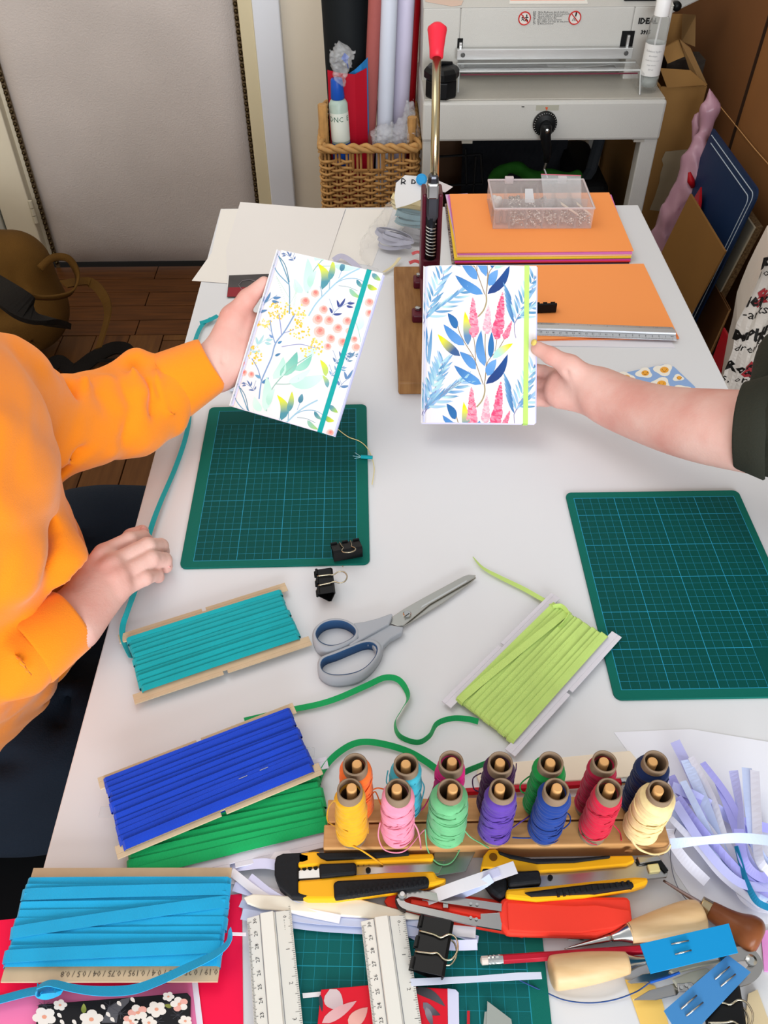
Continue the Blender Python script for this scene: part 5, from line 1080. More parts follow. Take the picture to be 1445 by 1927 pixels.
# ================================================================ RIBBON CARDS
m_kraft = mat('kraft_card', '#cbb596', 0.75, var=0.04, vscale=60); m_wcard = mat('white_card', '#dcdae4', 0.6)
def ribbon_card(label, o, an, L_, H_, cm_, rib, wraps, rl_, rh, zc_, rw=0.0066, thick=0.0035, tails=(), seed=1, tilt=0.0, notch=True, cross=(), tabs=0.012, off=(0, 0), swx=0.35, ty=0):
    """L_,H_ card size; rl_ x rh wound area"""
    M = Matrix.Translation((o.x, o.y, zc_)) @ Matrix.Rotation(an, 4, 'Z') @ Matrix.Rotation(tilt, 4, 'X') @ Matrix.Rotation(ty, 4, 'Y')
    t = thing('ribbon_card', label, 'ribbon card', M=M, group=None)
    r = random.Random(seed); hl, hh = L_ / 2, H_ / 2; ex = rl_ / 2 - .001; ih = rh / 2 + .001; nt = .0022
    c = []
    if notch:
        c = [(-hl, -hh + .001), (-nt, -hh), (-nt, -hh + .004), (nt, -hh + .004), (nt, -hh), (hl, -hh + .001), (hl, -hh + tabs), (ex, -hh + tabs), (ex, hh - tabs), (hl, hh - tabs), (hl, hh), (nt, hh), (nt, hh - .0045), (-nt, hh - .0045), (-nt, hh), (-hl, hh), (-hl, hh - tabs), (-ex, hh - tabs), (-ex, -hh + tabs), (-hl, -hh + tabs)]
        a1 = [(-hl, hh - tabs), (-hl, hh), (-nt, hh), (-nt, hh - .0045), (nt, hh - .0045), (nt, hh), (hl, hh), (hl, hh - tabs)]
        b1 = [(-hl, -hh), (-hl, -hh + tabs), (hl, -hh + tabs), (hl, -hh), (nt, -hh), (nt, -hh + .0045), (-nt, -hh + .0045), (-nt, -hh)]
        mb = MB()
        def strip(xa, xb, ya, yb): mb.box(((xa + xb) / 2, (ya + yb) / 2, 0), (xb - xa, yb - ya, .0016))
        for sg in (1, -1):
            y0, y1 = (hh - tabs, hh - .0045) if sg > 0 else (-hh + .0045, -hh + tabs)
            strip(-hl, hl, y0, y1)
            y2, y3 = (hh - .0045, hh) if sg > 0 else (-hh, -hh + .0045)
            strip(-hl, -nt, y2, y3); strip(nt, hl, y2, y3)
        strip(-ex, ex, -hh + tabs, hh - tabs)
    else: mb = MB().box((0, 0, 0), (L_, H_, .0016))
    mb.build('card', cm_, t, bevel=.0003)
    wb = MB(); N = 16
    for k in range(wraps):
        y = -rh / 2 + rw / 2 + (rh - rw) * k / (wraps - 1); ya, yb = y + r.uniform(-.0012, .0012), y + r.uniform(-.0012, .0012)
        if swx and r.random() < swx: yb += r.uniform(-.004, .004); yb = max(-rh / 2 + rw / 2, min(rh / 2 - rw / 2, yb))
        zt_ = thick + r.uniform(0, .0009); tl = r.uniform(.14, .30) ; hw = rw / 2 * r.uniform(.95, 1.08); xe = rl_ / 2 + r.uniform(-.0015, .0012)
        loop = []
        for i in range(N + 1): u = i / N; loop.append((-xe + 2 * xe * u, ya + (yb - ya) * u, zt_ + .0006 * math.sin(PI * u) * r.uniform(.8, 1.2)))
        loop += [(xe + .0022, yb, zt_ * .5), (xe + .0026, yb, 0), (xe + .0020, yb, -zt_ * .6)]
        for i in (0, .5, 1): loop.append((xe - 2 * xe * i, yb + (ya - yb) * i, -thick * .8))
        loop += [(-xe - .0020, ya, -zt_ * .6), (-xe - .0026, ya, 0), (-xe - .0022, ya, zt_ * .5)]
        rg = []
        for (x, yy, z) in loop:
            dz = hw * tl * (1 if z > 0 else 0); rg.append((wb.av((x, yy - hw, z - dz)), wb.av((x, yy, z + .0002 + (0 if z <= 0 else 0))), wb.av((x, yy + hw, z + dz))))
        n = len(loop)
        for i in range(n):
            a, b = rg[i], rg[(i + 1) % n]; wb.face((a[0], b[0], b[1], a[1])); wb.face((a[1], b[1], b[2], a[2]))
    for (x0, y0_, x1, y1_, zz) in cross:
        pts = [(x0 - .001, y0_, 0), (x0, y0_, thick + .0012)] + [(x0 + (x1 - x0) * i / 6, y0_ + (y1_ - y0_) * i / 6, thick + .0022 + zz * math.sin(PI * i / 6)) for i in range(1, 6)] + [(x1, y1_, thick + .0012), (x1 + .001, y1_, 0)]
        wb.ribbon(pts, rw, .0005, 0.05, 4)
    wo = wb.build('wound_ribbon', rib, t)
    for (pts, w_, ang) in tails:
        MB().ribbon(pts, w_, .0005, ang, 8).build('ribbon_tail', rib, t, world=True)
    return t
def gros(name, c, c2=None): return mat(name, c, 0.55, wave=('X', 420, 0.35), var=0.05, vscale=30, sheen=0.2)
m_teal, m_blue, m_green, m_sky, m_lime = gros('ribbon_teal_wound', '#00a3ac'), gros('ribbon_royal_blue', '#0a3dbb'), gros('ribbon_green', '#06a65c'), gros('ribbon_sky', '#13a7dc'), gros('ribbon_lime', '#c4e37c')
o, an, w_, h_ = frame((250, 1325), (583, 1213), (226, 1198), T + .007)
tt = [(P(242, 1236, T + .008), .006, .6)]
teal_tail = [P(246, 1238, T + .006), P(232, 1205, T + .008), P(231, 1178, T + .010), P(241, 1147, T + .012), P(262, 1085, T + .008), P(280, 1008, T + .010), P(300, 950, T + .008), P(330, 880, T + .006), P(350, 820, T + .007), P(357, 770, T + .007), P(350, 710, T + .008), P(363, 655, T + .01), P(378, 615, T + .006), P(398, 598, T + .004)]
ribbon_card('kraft card wound with teal ribbon, lowest hand resting beside it', o, an, w_, h_ + .004, m_kraft, m_teal, 12, .166, .073, T + .008, seed=3, tails=[(teal_tail, .0062, [.9, .6, .5, .9, .5, .6, .1, .15, .5, .8, .7, .5, .3, .0])])
t = thing('ribbon_end', 'cut end of the teal ribbon on the left table edge by the sleeve cuff', 'ribbon', P(390, 603)); MB().ribbon([P(376, 608, T + .006), P(392, 603, T + .008), P(410, 594, T + .006)], .007, .0005, .3).build('ribbon_band', m_teal, t, world=True)
o, an, w_, h_ = frame((215, 1608), (603, 1447), (187, 1468), T + .024)
# green card first (underneath)
og, ang_, wg, hg_ = frame((232, 1660), (620, 1572), (222, 1540), T + .006)
gp = [(547, 1336), (600, 1325), (640, 1312), (690, 1290), (725, 1275), (752, 1281), (768, 1310), (756, 1335), (743, 1360), (752, 1385), (785, 1397), (808, 1385), (822, 1362), (850, 1352), (880, 1353), (900, 1358)]
gp2 = [(588, 1512), (597, 1480), (606, 1452), (628, 1424), (660, 1402), (690, 1396), (730, 1402), (770, 1415), (800, 1432), (830, 1452), (858, 1458), (890, 1446), (920, 1434)]
gtail = ([P(460, 1356, T + .012)] + [P(*p, T + .005) for p in gp], .0062, [.1, .1, .15, .2, .3, .3, .5, 1.0, 1.3, 1.3, 1.2, 1.2, 1.2, 1.1, 1.1, 1.0, 1.0])
gtail2 = ([P(*p, T + .006) for p in gp2], .0062, [1.0, .9, .8, .5, .3, .2, .5, .7, .6, .6, .9, 1.1, 1.1])
ribbon_card('white card wound with green ribbon, partly hidden under the royal blue one', Vector((og.x + .004, og.y + .004, 0)), ang_, .196, .086, m_wcard, m_green, 9, .172, .066, T + .007, seed=8, rw=.0085, tails=[gtail, gtail2], thick=.004)
blue = ribbon_card('kraft card wound with royal blue ribbon lying on top of the green one', o, an, w_, h_ + .006, m_kraft, m_blue, 13, .174, .072, T + .021, seed=5, tilt=.06, rw=.0075)
stp = MB()
for x, y in ((.026, -.016), (.046, -.016)): stp.tube([(x - .004, y, .0062), (x + .004, y, .0064)], .0004, 5)
stp.build('staple', m_steel, blue)
for px, py in ((200, 1528), (580, 1416)): t = thing('clear_clip', 'small clear plastic clip at the %s side of the royal blue ribbon card' % ('left' if px < 300 else 'right'), 'clip', P(px, py)); MB().box(P(px, py, T + .012), (.012, .010, .003)).build('clip_body', mat('clear_plastic', '#e8eef0', .1), t, world=True, bevel=.001)
# sky blue card
o, an, w_, h_ = frame((12, 1845), (405, 1847), (72, 1640), T + .010)
L_ = .168; c_ = (P(12, 1845, T + .010) + P(405, 1847, T + .010) + P(72, 1640, T + .010) + P(430, 1632, T + .010)) / 4
sk = [(432, 1748), (430, 1772), (405, 1795), (350, 1822), (300, 1845), (250, 1862), (190, 1865), (140, 1860), (95, 1850), (70, 1858), (72, 1872), (90, 1872), (110, 1862)]
skt = [P(x, y, T + .022 if y < 1870 else T + .014) for x, y in sk] + [P(60, 1866, T + .010), P(0, 1881, T + .008), P(-40, 1890, T + .008)]
ribbon_card('wide kraft card wound with sky blue ribbon at the left bottom, with pencilled numbers', Vector((c_.x, c_.y - .001, 0)), -.012, L_ + .002, .0895, m_kraft, m_sky, 10, .168, .070, T + .013, seed=12, rw=.0095, thick=.0055, notch=False, tails=[(skt[:10], .0078, [1.2, .8, .5, .35, .25, .2, .3, .6, .7, .9]), (skt[9:], .0072, [.9, 1.2, .8, .5, .3, .3, .2])], cross=[(-.084, -.010, .084, .014, .001), (-.084, .020, .084, .024, .001), (-.084, -.028, .084, -.021, .001)])
tx = MB(); cc = P(265, 1838, T + .0125)
text_into(tx, '0.19 / 0.25 / 0.3 / 0.4 / 0.195 / 0.75 / 04 / 0.5 / 0.8', .0062, Matrix.Translation((c_.x + .022, c_.y - .0395, T + .0142)) @ Matrix.Rotation(PI, 4, 'Z'), 'CENTER'); ob = tx.build('pencil_numbers', mat('pencil_grey', '#5d5348', .7), None)
attach(ob, [x for x in bpy.data.objects if x.get('label', '').startswith('wide kraft')][0], True)
# lime card
bl, br, tl = P(828, 1322, T + .006), P(968, 1418, T + .006), P(1034, 1118, T + .006)
ex = (tl - bl); Lm = ex.length; an = math.atan2(ex.y, ex.x); Hm = (br - bl).length; oc = (tl + br + P(1176, 1203, T + .006) + bl) / 4
lt = [(P(1057, 1143, T + .012)), P(1030, 1133, T + .006), P(985, 1108, T + .004), P(940, 1086, T + .004), P(908, 1068, T + .004), P(890, 1048, T + .003)]
lt2 = [P(1040, 1142, T + .012), P(1055, 1140, T + .014), P(1066, 1150, T + .014), P(1066, 1160, T + .012), P(1050, 1180, T + .012)]
ribbon_card('white card wound with lime green ribbon in the middle of the table', oc, an, Lm, Hm + .002, m_wcard, m_lime, 12, .165, .070, T + .0065, seed=21, rw=.0078, tails=[(lt, [.006, .006, .006, .0055, .004, .001], [.3, .1, .05, .1, .3, .5]), (lt2, .005, 1.1)], cross=[(-.082, .031, .082, .015, .001)])
# ================================================================ SCISSORS
m_sg = mat('scissor_grey', '#a9afb8', .4); m_sb = mat('scissor_blue', '#2f5480', .55); m_bl = mat('blade_steel', '#b7b6b0', .28, 1.0)
z0 = T + .004; sc = thing('scissors', 'grey scissors with blue-lined finger loops lying open beside the teal ribbon card', 'scissors', P(765, 1157))
def pz(pts, z): return [P(x, y, z) for x, y in pts]
def slab(pts, z, th, m, name, par, bevel=0, cat=True):
    pp = pz(pts, z); a = sum(pp[i].x * pp[(i + 1) % len(pp)].y - pp[(i + 1) % len(pp)].x * pp[i].y for i in range(len(pp)))
    if a < 0: pp = pp[::-1]
    return MB().prism([p - Vector((0, 0, th)) for p in pp], (0, 0, th)).build(name, m, par, world=True, bevel=bevel)
Z6 = lambda pts: [(560 + x / 4.014, 1040 + y / 4.014) for x, y in pts]
slab(Z6([(700, 535), (718, 480), (800, 425), (950, 340), (1250, 178), (1290, 165), (1345, 168), (1340, 185), (1275, 225), (1000, 385), (800, 548), (760, 555)]), T + .0078, .0016, m_bl, 'blade', sc, .0006)
slab(Z6([(800, 548), (860, 500), (1000, 388), (1275, 228), (1345, 182), (1348, 190), (1290, 240), (1100, 375), (880, 510), (800, 556)]), T + .0052, .0016, m_bl, 'blade', sc, .0004)
slab(Z6([(940, 400), (1280, 205), (1275, 222), (930, 420)]), T + .0081, .0003, mat('blade_bright', '#d5d5d2', .2, 1.0), 'blade_bevel', sc)
MB().lathe([(.0046, 0), (.0046, .0022), (.0036, .003)], 20, P(766, 1157, T + .0078)).build('pivot_screw', m_steel, sc, world=True, auto=True)
MB().box(P(766, 1157, T + .0109), (.006, .0009, .0003), Matrix.Rotation(.7, 3, 'Z')).build('screw_slot', mat('slot_dark', '#333333', .5), sc, world=True)
def ring_handle(outer, inner, name, z, h, arm=None):
    """outer/inner closed px outlines -> annular body"""
    n = 48
    def resample(pts):
        pp = catmull([Vector((*p, 0)) for p in pts], 10, True); L_ = [0]
        for i in range(len(pp)): L_.append(L_[-1] + (pp[(i + 1) % len(pp)] - pp[i]).length)
        out = []
        for k in range(n):
            d = L_[-1] * k / n; i = max(j for j in range(len(pp)) if L_[j] <= d); f = (d - L_[i]) / max(1e-9, L_[i + 1] - L_[i]); q = pp[i] + (pp[(i + 1) % len(pp)] - pp[i]) * f; out.append((q.x, q.y))
        return out
    O, I = resample(outer), resample(inner)
    ca = Vector((sum(p[0] for p in I) / n, sum(p[1] for p in I) / n))
    def ang(p): return math.atan2(p[1] - ca.y, p[0] - ca.x)
    O.sort(key=ang); I.sort(key=ang)
    Ow = [P(*o_, z + h * .2) for o_ in O]; Iw = [P(*i_, z + h * .5) for i_ in I]
    def lv(f, zz): return [Vector((a.x + (c.x - a.x) * f, a.y + (c.y - a.y) * f, zz)) for a, c in zip(Ow, Iw)]
    b = MB(); rings = [[b.av(p) for p in lv(f, zz)] for f, zz in ((0.0, z - h * .5), (-.06, z), (.05, z + h * .3), (.35, z + h * .5), (.75, z + h * .52), (.86, z + h * .4), (.86, z - h * .5))]
    for a, c in zip(rings, rings[1:] + rings[:1]):
        for k in range(n): b.face((a[k], c[k], c[(k + 1) % n], a[(k + 1) % n]))
    ob = b.build(name, m_sg, sc, world=True, smooth=True)
    b = MB(); rings = [[b.av(p) for p in lv(f, zz)] for f, zz in ((.80, z + h * .5), (.93, z + h * .47), (1.0, z + h * .3), (1.02, z - h * .2), (1.0, z - h * .5), (.85, z - h * .5))]
    for a, c in zip(rings, rings[1:]):
        for k in range(n): b.face((a[k], c[k], c[(k + 1) % n], a[(k + 1) % n]))
    b.build('blue_lining', m_sb, ob, world=True, smooth=True); return ob
ring_handle(Z6([(110, 620), (150, 550), (230, 508), (330, 505), (430, 545), (470, 610), (450, 670), (390, 700), (300, 740), (210, 755), (140, 715)]), Z6([(142, 610), (185, 545), (270, 517), (360, 527), (430, 580), (412, 632), (340, 675), (250, 692), (172, 665)]), 'finger_loop', T + .007, .013)
ring_handle(Z6([(150, 860), (165, 800), (250, 760), (400, 700), (500, 665), (590, 665), (640, 720), (620, 800), (540, 900), (430, 965), (270, 980), (170, 930)]), Z6([(177, 850), (205, 800), (300, 765), (420, 715), (500, 685), (560, 685), (595, 722), (575, 790), (500, 866), (400, 905), (280, 915), (205, 895)]), 'finger_loop', T + .006, .012)
def rod(pts, rs, z, name, m, par, flat=.55, n=10):
    pp = catmull([P(x, y, z) for x, y in pts], 5); k = len(pp); rr = [x.x for x in catmull([(r_, 0, 0) for r_ in rs], 5)]
    return MB().tube(pp, rr, n, flat=flat).build(name, m, par, world=True, smooth=True)
slab(Z6([(420, 530), (500, 520), (600, 495), (710, 455), (718, 470), (690, 540), (560, 610), (400, 700), (385, 690), (460, 640)]), T + .013, .009, m_sg, 'upper_shank', sc, .0015)
slab(Z6([(690, 542), (800, 560), (790, 600), (700, 650), (650, 700), (640, 745), (600, 760), (560, 690), (480, 690), (470, 665), (560, 620)]), T + .010, .008, m_sg, 'lower_shank', sc, .0015)
# ================================================================ LEVER PRESS
m_mar = mat('maroon_enamel', '#571a28', .3, var=.1, vscale=30); m_wb = mat('press_wood', '#9a6f42', .5, col2='#835a32', vscale=20, stretch=(8, 1, 1)); m_chr = mat('warm_chrome', '#b9ac8c', .22, 1.0); m_dst = mat('dark_steel', '#2a2b30', .25, .9)
pr_ = thing('eyelet_press', 'maroon lever press with red handle grip on a wooden board', 'press', P(790, 620))
bA, bB = P(758, 510, T + .022), P(740, 712, T + .022)
x0 = (bA.x + bB.x) / 2 - .004; y0, y1 = 0.985, 1.312; W_ = .115
wbm = MB().box((x0 + W_ / 2, (y0 + y1) / 2, T + .011), (W_, y1 - y0, .022)).build('wooden_base', m_wb, pr_, world=True, bevel=.003)
PXc = 0.0945 # press centre plane
yF = 1.245
def pz3(px, py, y): return PY(px, py, y)
cA = PY(815, 365, yF); cB = PY(812, 500, yF)
# side plates of the frame (C-shaped casting seen from the front)
for px in (799, 829):
    a = PY(px, 362, yF); c = PY(px - 2, 600, yF - .0); MB().box((a.x, yF + .012, (a.z + T + .03) / 2), (.0075, .04, a.z - T - .03)).build('side_plate', m_mar, pr_, world=True, bevel=.003)
a = PY(799, 365, yF); c = PY(829, 365, yF); zt_ = PY(812, 482, yF).z
MB().box(((a.x + c.x) / 2, yF + .008, (zt_ + T + .03) / 2), (c.x - a.x + .006, .036, zt_ - T - .03)).build('casting', m_mar, pr_, world=True, bevel=.004)
for px, py in ((788, 520), (786, 583)):
    o = PY(px, py, 1.24 if py < 550 else 1.15); o = P(px, py + 6, T + .032)
    bk_ = MB().box(o + Vector((.006, 0, -.004)), (.030, .024, .014)).build('mounting_lug', m_mar, pr_, world=True, bevel=.003)
    MB().lathe([(.0045, 0), (.0045, .0035), (.002, .0045)], 6, P(px, py - 1, T + .036)).build('bolt', m_steel, bk_, world=True)
MB().box((PXc - .004, 1.19, T + .032), (.040, .14, .02)).build('foot_casting', m_mar, pr_, world=True, bevel=.004)
# spring and spindle
s0, s1 = PY(811, 422, yF - .012), PY(810, 478, yF - .012); sp = MB(); 
sp.tube([s0 + Vector((0, .006, .01)), s1 + Vector((0, .006, -.01))], .0085, 14); sp.build('spindle', m_dst, pr_, world=True, smooth=True)
pts = [s0.lerp(s1, k / 80) + Vector((.0075 * math.cos(k * .7), .0075 * math.sin(k * .7), 0)) for k in range(81)]
MB().tube(pts, .0011, 6).build('spring', m_steel, pr_, world=True, smooth=True)
MB().box(((a.x + c.x) / 2, yF + .02, (s0.z + s1.z) / 2), (c.x - a.x, .01, .12)).build('back_web', m_dst, pr_, world=True)
# cam lever head
h0, h1 = PY(815, 350, yF - .014), PY(813, 408, yF - .014)
MB().prism([h1 + Vector((dx, 0, dz)) for dx, dz in ((-.009, .0), (-.006, -.010), (.004, -.012), (.010, -.002), (.010, .03), (.0075, .062), (-.0065, .062), (-.0095, .035))], (0, .016, 0)).build('cam_head', mat('worn_steel', '#55565c', .22, 1.0), pr_, world=True, bevel=.004)
MB().prism([h0 + Vector((dx, -.003, dz)) for dx, dz in ((-.0085, -.02), (.0085, -.02), (.0085, .004), (-.0085, .004))], (0, .022, 0)).build('clevis_collar', m_steel, pr_, world=True, bevel=.003)
r0, r1 = PY(817, 352, yF - .01), None
# rod rises and leans slightly back
top = PY(822, 95, yF + .10); base = r0
MB().tube([base, top], .0064, 18).build('lever_rod', m_chr, pr_, world=True, smooth=True)
e = (PY(823, 45, yF + .12) - PY(821, 108, yF + .09)); g0 = PY(821, 108, yF + .095); q = e.normalized().to_track_quat('Z', 'Y').to_matrix(); gl = e.length
MB().lathe([(.0075, -.001), (.0098, 0), (.0105, gl * .25), (.0128, gl * .65), (.0142, gl * .82), (.0138, gl * .88), (.009, gl * .97), (.0075, gl * 1.0), (.0005, gl * 1.02)], 28, g0, q).build('handle_grip', mat('grip_red', '#dc2a3e', .4), pr_, world=True, smooth=True)
# ================================================================ BAG OF RIBBONS beside the press
o = P(760, 430); t = thing('ribbon_bag', 'clear plastic bag of rolled ribbons with printed paper header, left of the press', 'bag', o)
s = Sdf(.0045)
s.cap(P(762, 405, T + .02), P(725, 470, T + .014), .036, .045, .02).cap(P(780, 400, T + .02), P(760, 470, T + .012), .03, .04, .02).cap(P(700, 505, T + .008), P(780, 500, T + .01), .008, .02, .02)
np_mesh('bag_film', [s.mesh(lambda X, Y, Z: .0035 * np.sin(X * 160 + 3 * np.sin(Y * 80)) * np.sin(Y * 120 + Z * 150))], mat('ribbon_bag_film', '#e6e5e4', .12, trans=.5, ior=1.08, alpha=.2), t)
hp = [(742, 372), (745, 345), (762, 330), (800, 333), (812, 345), (800, 372), (770, 385), (745, 392)]
hp3 = [PY(px, py, 1.53 - (py - 330) * .0015) for px, py in hp]; MB().prism(hp3, (0, .0012, 0)).build('paper_header', mat('header_white', '#dcdcde', .5), t, world=True)
hp3 = [PY(px, py, 1.53) for px, py in ((812, 335), (852, 352), (838, 362), (812, 358))]; MB().prism(hp3, (0, .0012, 0)).build('paper_header', mat('header_white', '#dcdcde', .5), t, world=True)
b = MB(); text_into(b, 'B R', .022, Matrix.Translation(PY(769, 346, 1.505)) @ Matrix.Rotation(.12, 4, 'Y') @ Matrix.Rotation(PI / 2 - .5, 4, 'X')); b.build('lettering', mat('header_ink', '#1b1b20', .5), t, world=True)
b = MB(); text_into(b, 'a vous de', .008, Matrix.Translation(PY(788, 352, 1.50)) @ Matrix.Rotation(PI / 2 - .5, 4, 'X')); b.build('lettering', mat('header_ink2', '#7a8a98', .5), t, world=True)
MB().lathe([(.0095, 0), (.010, .003), (.007, .006)], 20, PY(793, 338, 1.505), Matrix.Rotation(PI / 2 - .5, 3, 'X')).build('blue_mark', mat('blue_mark', '#2d93d0', .5), t, world=True)
r = random.Random(2)
def bundle(cx_, cy_, m, lab, n, rr, z):
    c = P(cx_, cy_, z); u = thing('ribbon_bundle', lab, 'ribbon', c, group=None)
    b = MB()
    for k in range(n):
        a = r.uniform(0, PI); q = rr * r.uniform(.55, 1.05); dz = r.uniform(-.006, .010); tl = r.uniform(-.5, .5)
        b.ribbon([c + Vector((q * math.cos(a + 2 * PI * i / 10) , .62 * q * math.sin(a * .3 + 2 * PI * i / 10), dz + tl * .012 * math.cos(2 * PI * i / 10))) for i in range(10)], r.uniform(.006, .011), .0006, r.uniform(.6, 1.4), 3, closed=True)
    b.build('ribbon_loops', m, u, world=True); return u
bundle(770, 385, mat('ribbon_cream', '#e6d8a8', .6), 'cream ribbon loops at the top of the plastic ribbon bag', 9, .030, T + .035)
bundle(775, 412, mat('ribbon_dusty_teal', '#7fa0ac', .6), 'dusty teal ribbon loops in the middle of the plastic ribbon bag', 8, .028, T + .026)
bundle(742, 452, mat('ribbon_grey', '#a6a8ba', .6), 'pale grey ribbon roll at the lower left of the plastic ribbon bag', 14, .031, T + .020)
bundle(782, 440, mat('ribbon_taupe', '#8d8d92', .6), 'taupe ribbon loops beside the press in the plastic ribbon bag', 7, .022, T + .018)
for x, y, a_ in ((775, 478, 0), (770, 495, .3)): c = P(x, y, T + .012); u = thing('ribbon_scrap', 'scrap of bright red ribbon in the bottom of the bag, %s' % ('upper one' if y < 480 else 'lower one'), 'ribbon', c); MB().ribbon([c, c + Vector((.01, .003, .002)), c + Vector((.02, 0, 0))], .006, .0006, .4).build('ribbon_band', mat('ribbon_red', '#c81f2c', .5), u, world=True)
c = P(735, 500, T + .006); u = thing('ribbon_scrap', 'cream ribbon end poking to the open end of the plastic bag', 'ribbon', c); MB().ribbon([P(752, 485, T + .01), P(740, 500, T + .006), P(722, 512, T + .005)], .006, .0006, .2).build('ribbon_band', mat('ribbon_cream', '#e6d8a8', .6), u, world=True)
# ================================================================ THREAD RACK AND SPOOLS
m_beech = mat('beech', '#cf9e68', .5, col2='#bb8a55', vscale=14, stretch=(1, 10, 1)); m_dow = mat('dowel_beech', '#d8a469', .5, var=.05, vscale=30)
zr = T + .024; rk = thing('thread_rack', 'beech wood rack of two rails with pegs holding the thread spools', 'rack', (.10, .338, T))
xA, xB = -.0505, .2475
MB().box(((xA + xB) / 2, .3275, T + .012), (xB - xA, .0215, .024)).build('rail', m_beech, rk, world=True, bevel=.0012)
MB().box(((xA + xB) / 2 + .001, .3505, T + .012), (xB - xA - .003, .0215, .024)).build('rail', m_beech, rk, world=True, bevel=.0012)
MB().lathe([(.0035, 0), (.0035, .0006)], 14, P(1182, 1601, T + .018), Matrix.Rotation(PI / 2, 3, 'X')).build('knot', mat('knot_brown', '#8a5f38', .6), rk, world=True)
m_tube = mat('cardboard_tube', '#8a7560', .75, var=.08, vscale=60)
HS = .082; r = random.Random(11)
spools = [  # top px, colour, thread radii(top,bottom), label, row
 (658, 1486, '#d9a11c', .0118, .0138, 'mustard yellow', 'f'), (749, 1487, '#e58aa3', .0128, .0140, 'pale pink', 'f'), (847, 1487, '#69b27c', .0150, .0165, 'fat mint green', 'f'), (945, 1486, '#5a3a9a', .0128, .0138, 'violet', 'f'), (1047, 1486, '#173a86', .0128, .0138, 'cobalt blue', 'f'), (1147, 1486, '#c11a38', .0118, .0128, 'crimson with a bare tube end', 'f'), (1243, 1490, '#ecd49b', .0145, .0150, 'cream', 'f'),
 (668, 1438, '#f0702c', .0130, .0140, 'bright orange', 'b'), (764, 1438, '#3fabc0', .0128, .0138, 'turquoise', 'b'), (849, 1433, '#cf1775', .0118, .0125, 'magenta', 'b'), (942, 1435, '#3a163f', .0125, .0138, 'dark plum', 'b'), (1037, 1435, '#118a3c', .0132, .0142, 'emerald green', 'b'), (1138, 1433, '#a8143a', .0115, .0125, 'dark red', 'b'), (1234, 1433, '#0d2350', .0138, .0145, 'dark navy', 'b')]
def thread_mat(c): return mat('thread_' + c[1:], c, .75, var=.10, vscale=120, sheen=.15)
for i, (px, py, c, rt, rbm, nm, row) in enumerate(spools):
    top = P(px, py, zr + HS); yb = .3275 if row == 'f' else .3505; o = Vector((top.x, top.y, zr)); lean = Vector((0, yb - top.y, 0))
    base = Vector((top.x, yb, zr)); axv = Vector((0, top.y - yb, HS)).normalized(); q = axv.to_track_quat('Z', 'Y').to_matrix()
    lab = '%s thread spool on the %s rail of the wooden rack' % (nm, 'front' if row == 'f' else 'rear')
    t = thing('thread_spool', lab, 'thread spool', base, group=None)
    L_ = HS; ro0, ro1 = .0118, .0102
    MB().lathe([(ro0 - .0016, 0), (ro0, 0), (ro1, L_), (ro1 - .0007, L_ + .0005), (ro1 - .0016, L_), (ro0 - .0022, .001)], 28, base, q, caps=False).build('cardboard_tube', m_tube, t, world=True, smooth=False, auto=True)
    # wound thread
    b = MB(); nr, ns = 90, 40; zlo, zhi = .004, L_ - .007; rg = []
    sk_ = r.uniform(.10, .22); ph = r.uniform(0, 6)
    if 'bare' in nm: zlo = .010
    for a in range(nr + 1):
        u = a / nr; z = zlo + (zhi - zlo) * u
        rad = (rbm + (rt - rbm) * u) * (1 - .35 * max(0, (u - .93) / .07) ** 2 - .25 * max(0, (.07 - u) / .07) ** 2); ring = []
        for k in range(ns):
            an_ = 2 * PI * k / ns; hx = .00035 * math.sin(an_ * 1 + z * 1500) + .0005 * math.sin(an_ * -1 + z * 420 + ph) + .00035 * math.sin(2 * an_ + z * 230 + ph)
            rr_ = rad + hx; ring.append(b.av(base + q @ Vector((rr_ * math.cos(an_), rr_ * math.sin(an_), z + .0018 * math.cos(an_ + ph)))))
        rg.append(ring)
    for A_, B2 in zip(rg, rg[1:]):
        for k in range(ns): b.face((A_[k], A_[(k + 1) % ns], B2[(k + 1) % ns], B2[k]))
    b.face(rg[0][::-1]) if False else None
    n0 = len(b.v)
    for k in range(ns): b.av(base + q @ Vector((ro1 * .98 * math.cos(2 * PI * k / ns), ro1 * .98 * math.sin(2 * PI * k / ns), zhi + .001)))
    for k in range(ns): b.face((rg[-1][k], rg[-1][(k + 1) % ns], n0 + (k + 1) % ns, n0 + k))
    b.build('wound_thread', thread_mat(c), t, world=True, smooth=True)
    # crossing strands on the surface
    cb = MB()
    for s_ in range(9):
        z_a = r.uniform(.01, L_ * .75); z_b = z_a + r.uniform(-.012, .02); a0 = -PI / 2 + r.uniform(-2.6, .4); pts = []
        for k in range(9):
            u = k / 8; z = z_a + (z_b - z_a) * u; aa = a0 + u * 2.6; rad = (rbm + (rt - rbm) * min(1, z / L_)) + .0006; pts.append(base + q @ Vector((rad * math.cos(aa), rad * math.sin(aa), z)))
        cb.tube(pts, .0005, 5)
    cb.build('crossing_strand', thread_mat(c), t, world=True, smooth=True)
    # peg belongs to the rack
    pb = top + Vector((r.uniform(-.0022, .0022), .0012, -.006 if row == 'b' else -.003)); MB().tube([Vector((pb.x, yb + (pb.y - yb) * -.0, zr - .01)), pb + Vector((0, 0, .0035)), pb + Vector((0, 0, .0045))], [.0042, .0042, .0036], 16).build('peg', m_dow, rk, world=True, auto=True)
    if nm == 'crimson with a bare tube end': pass
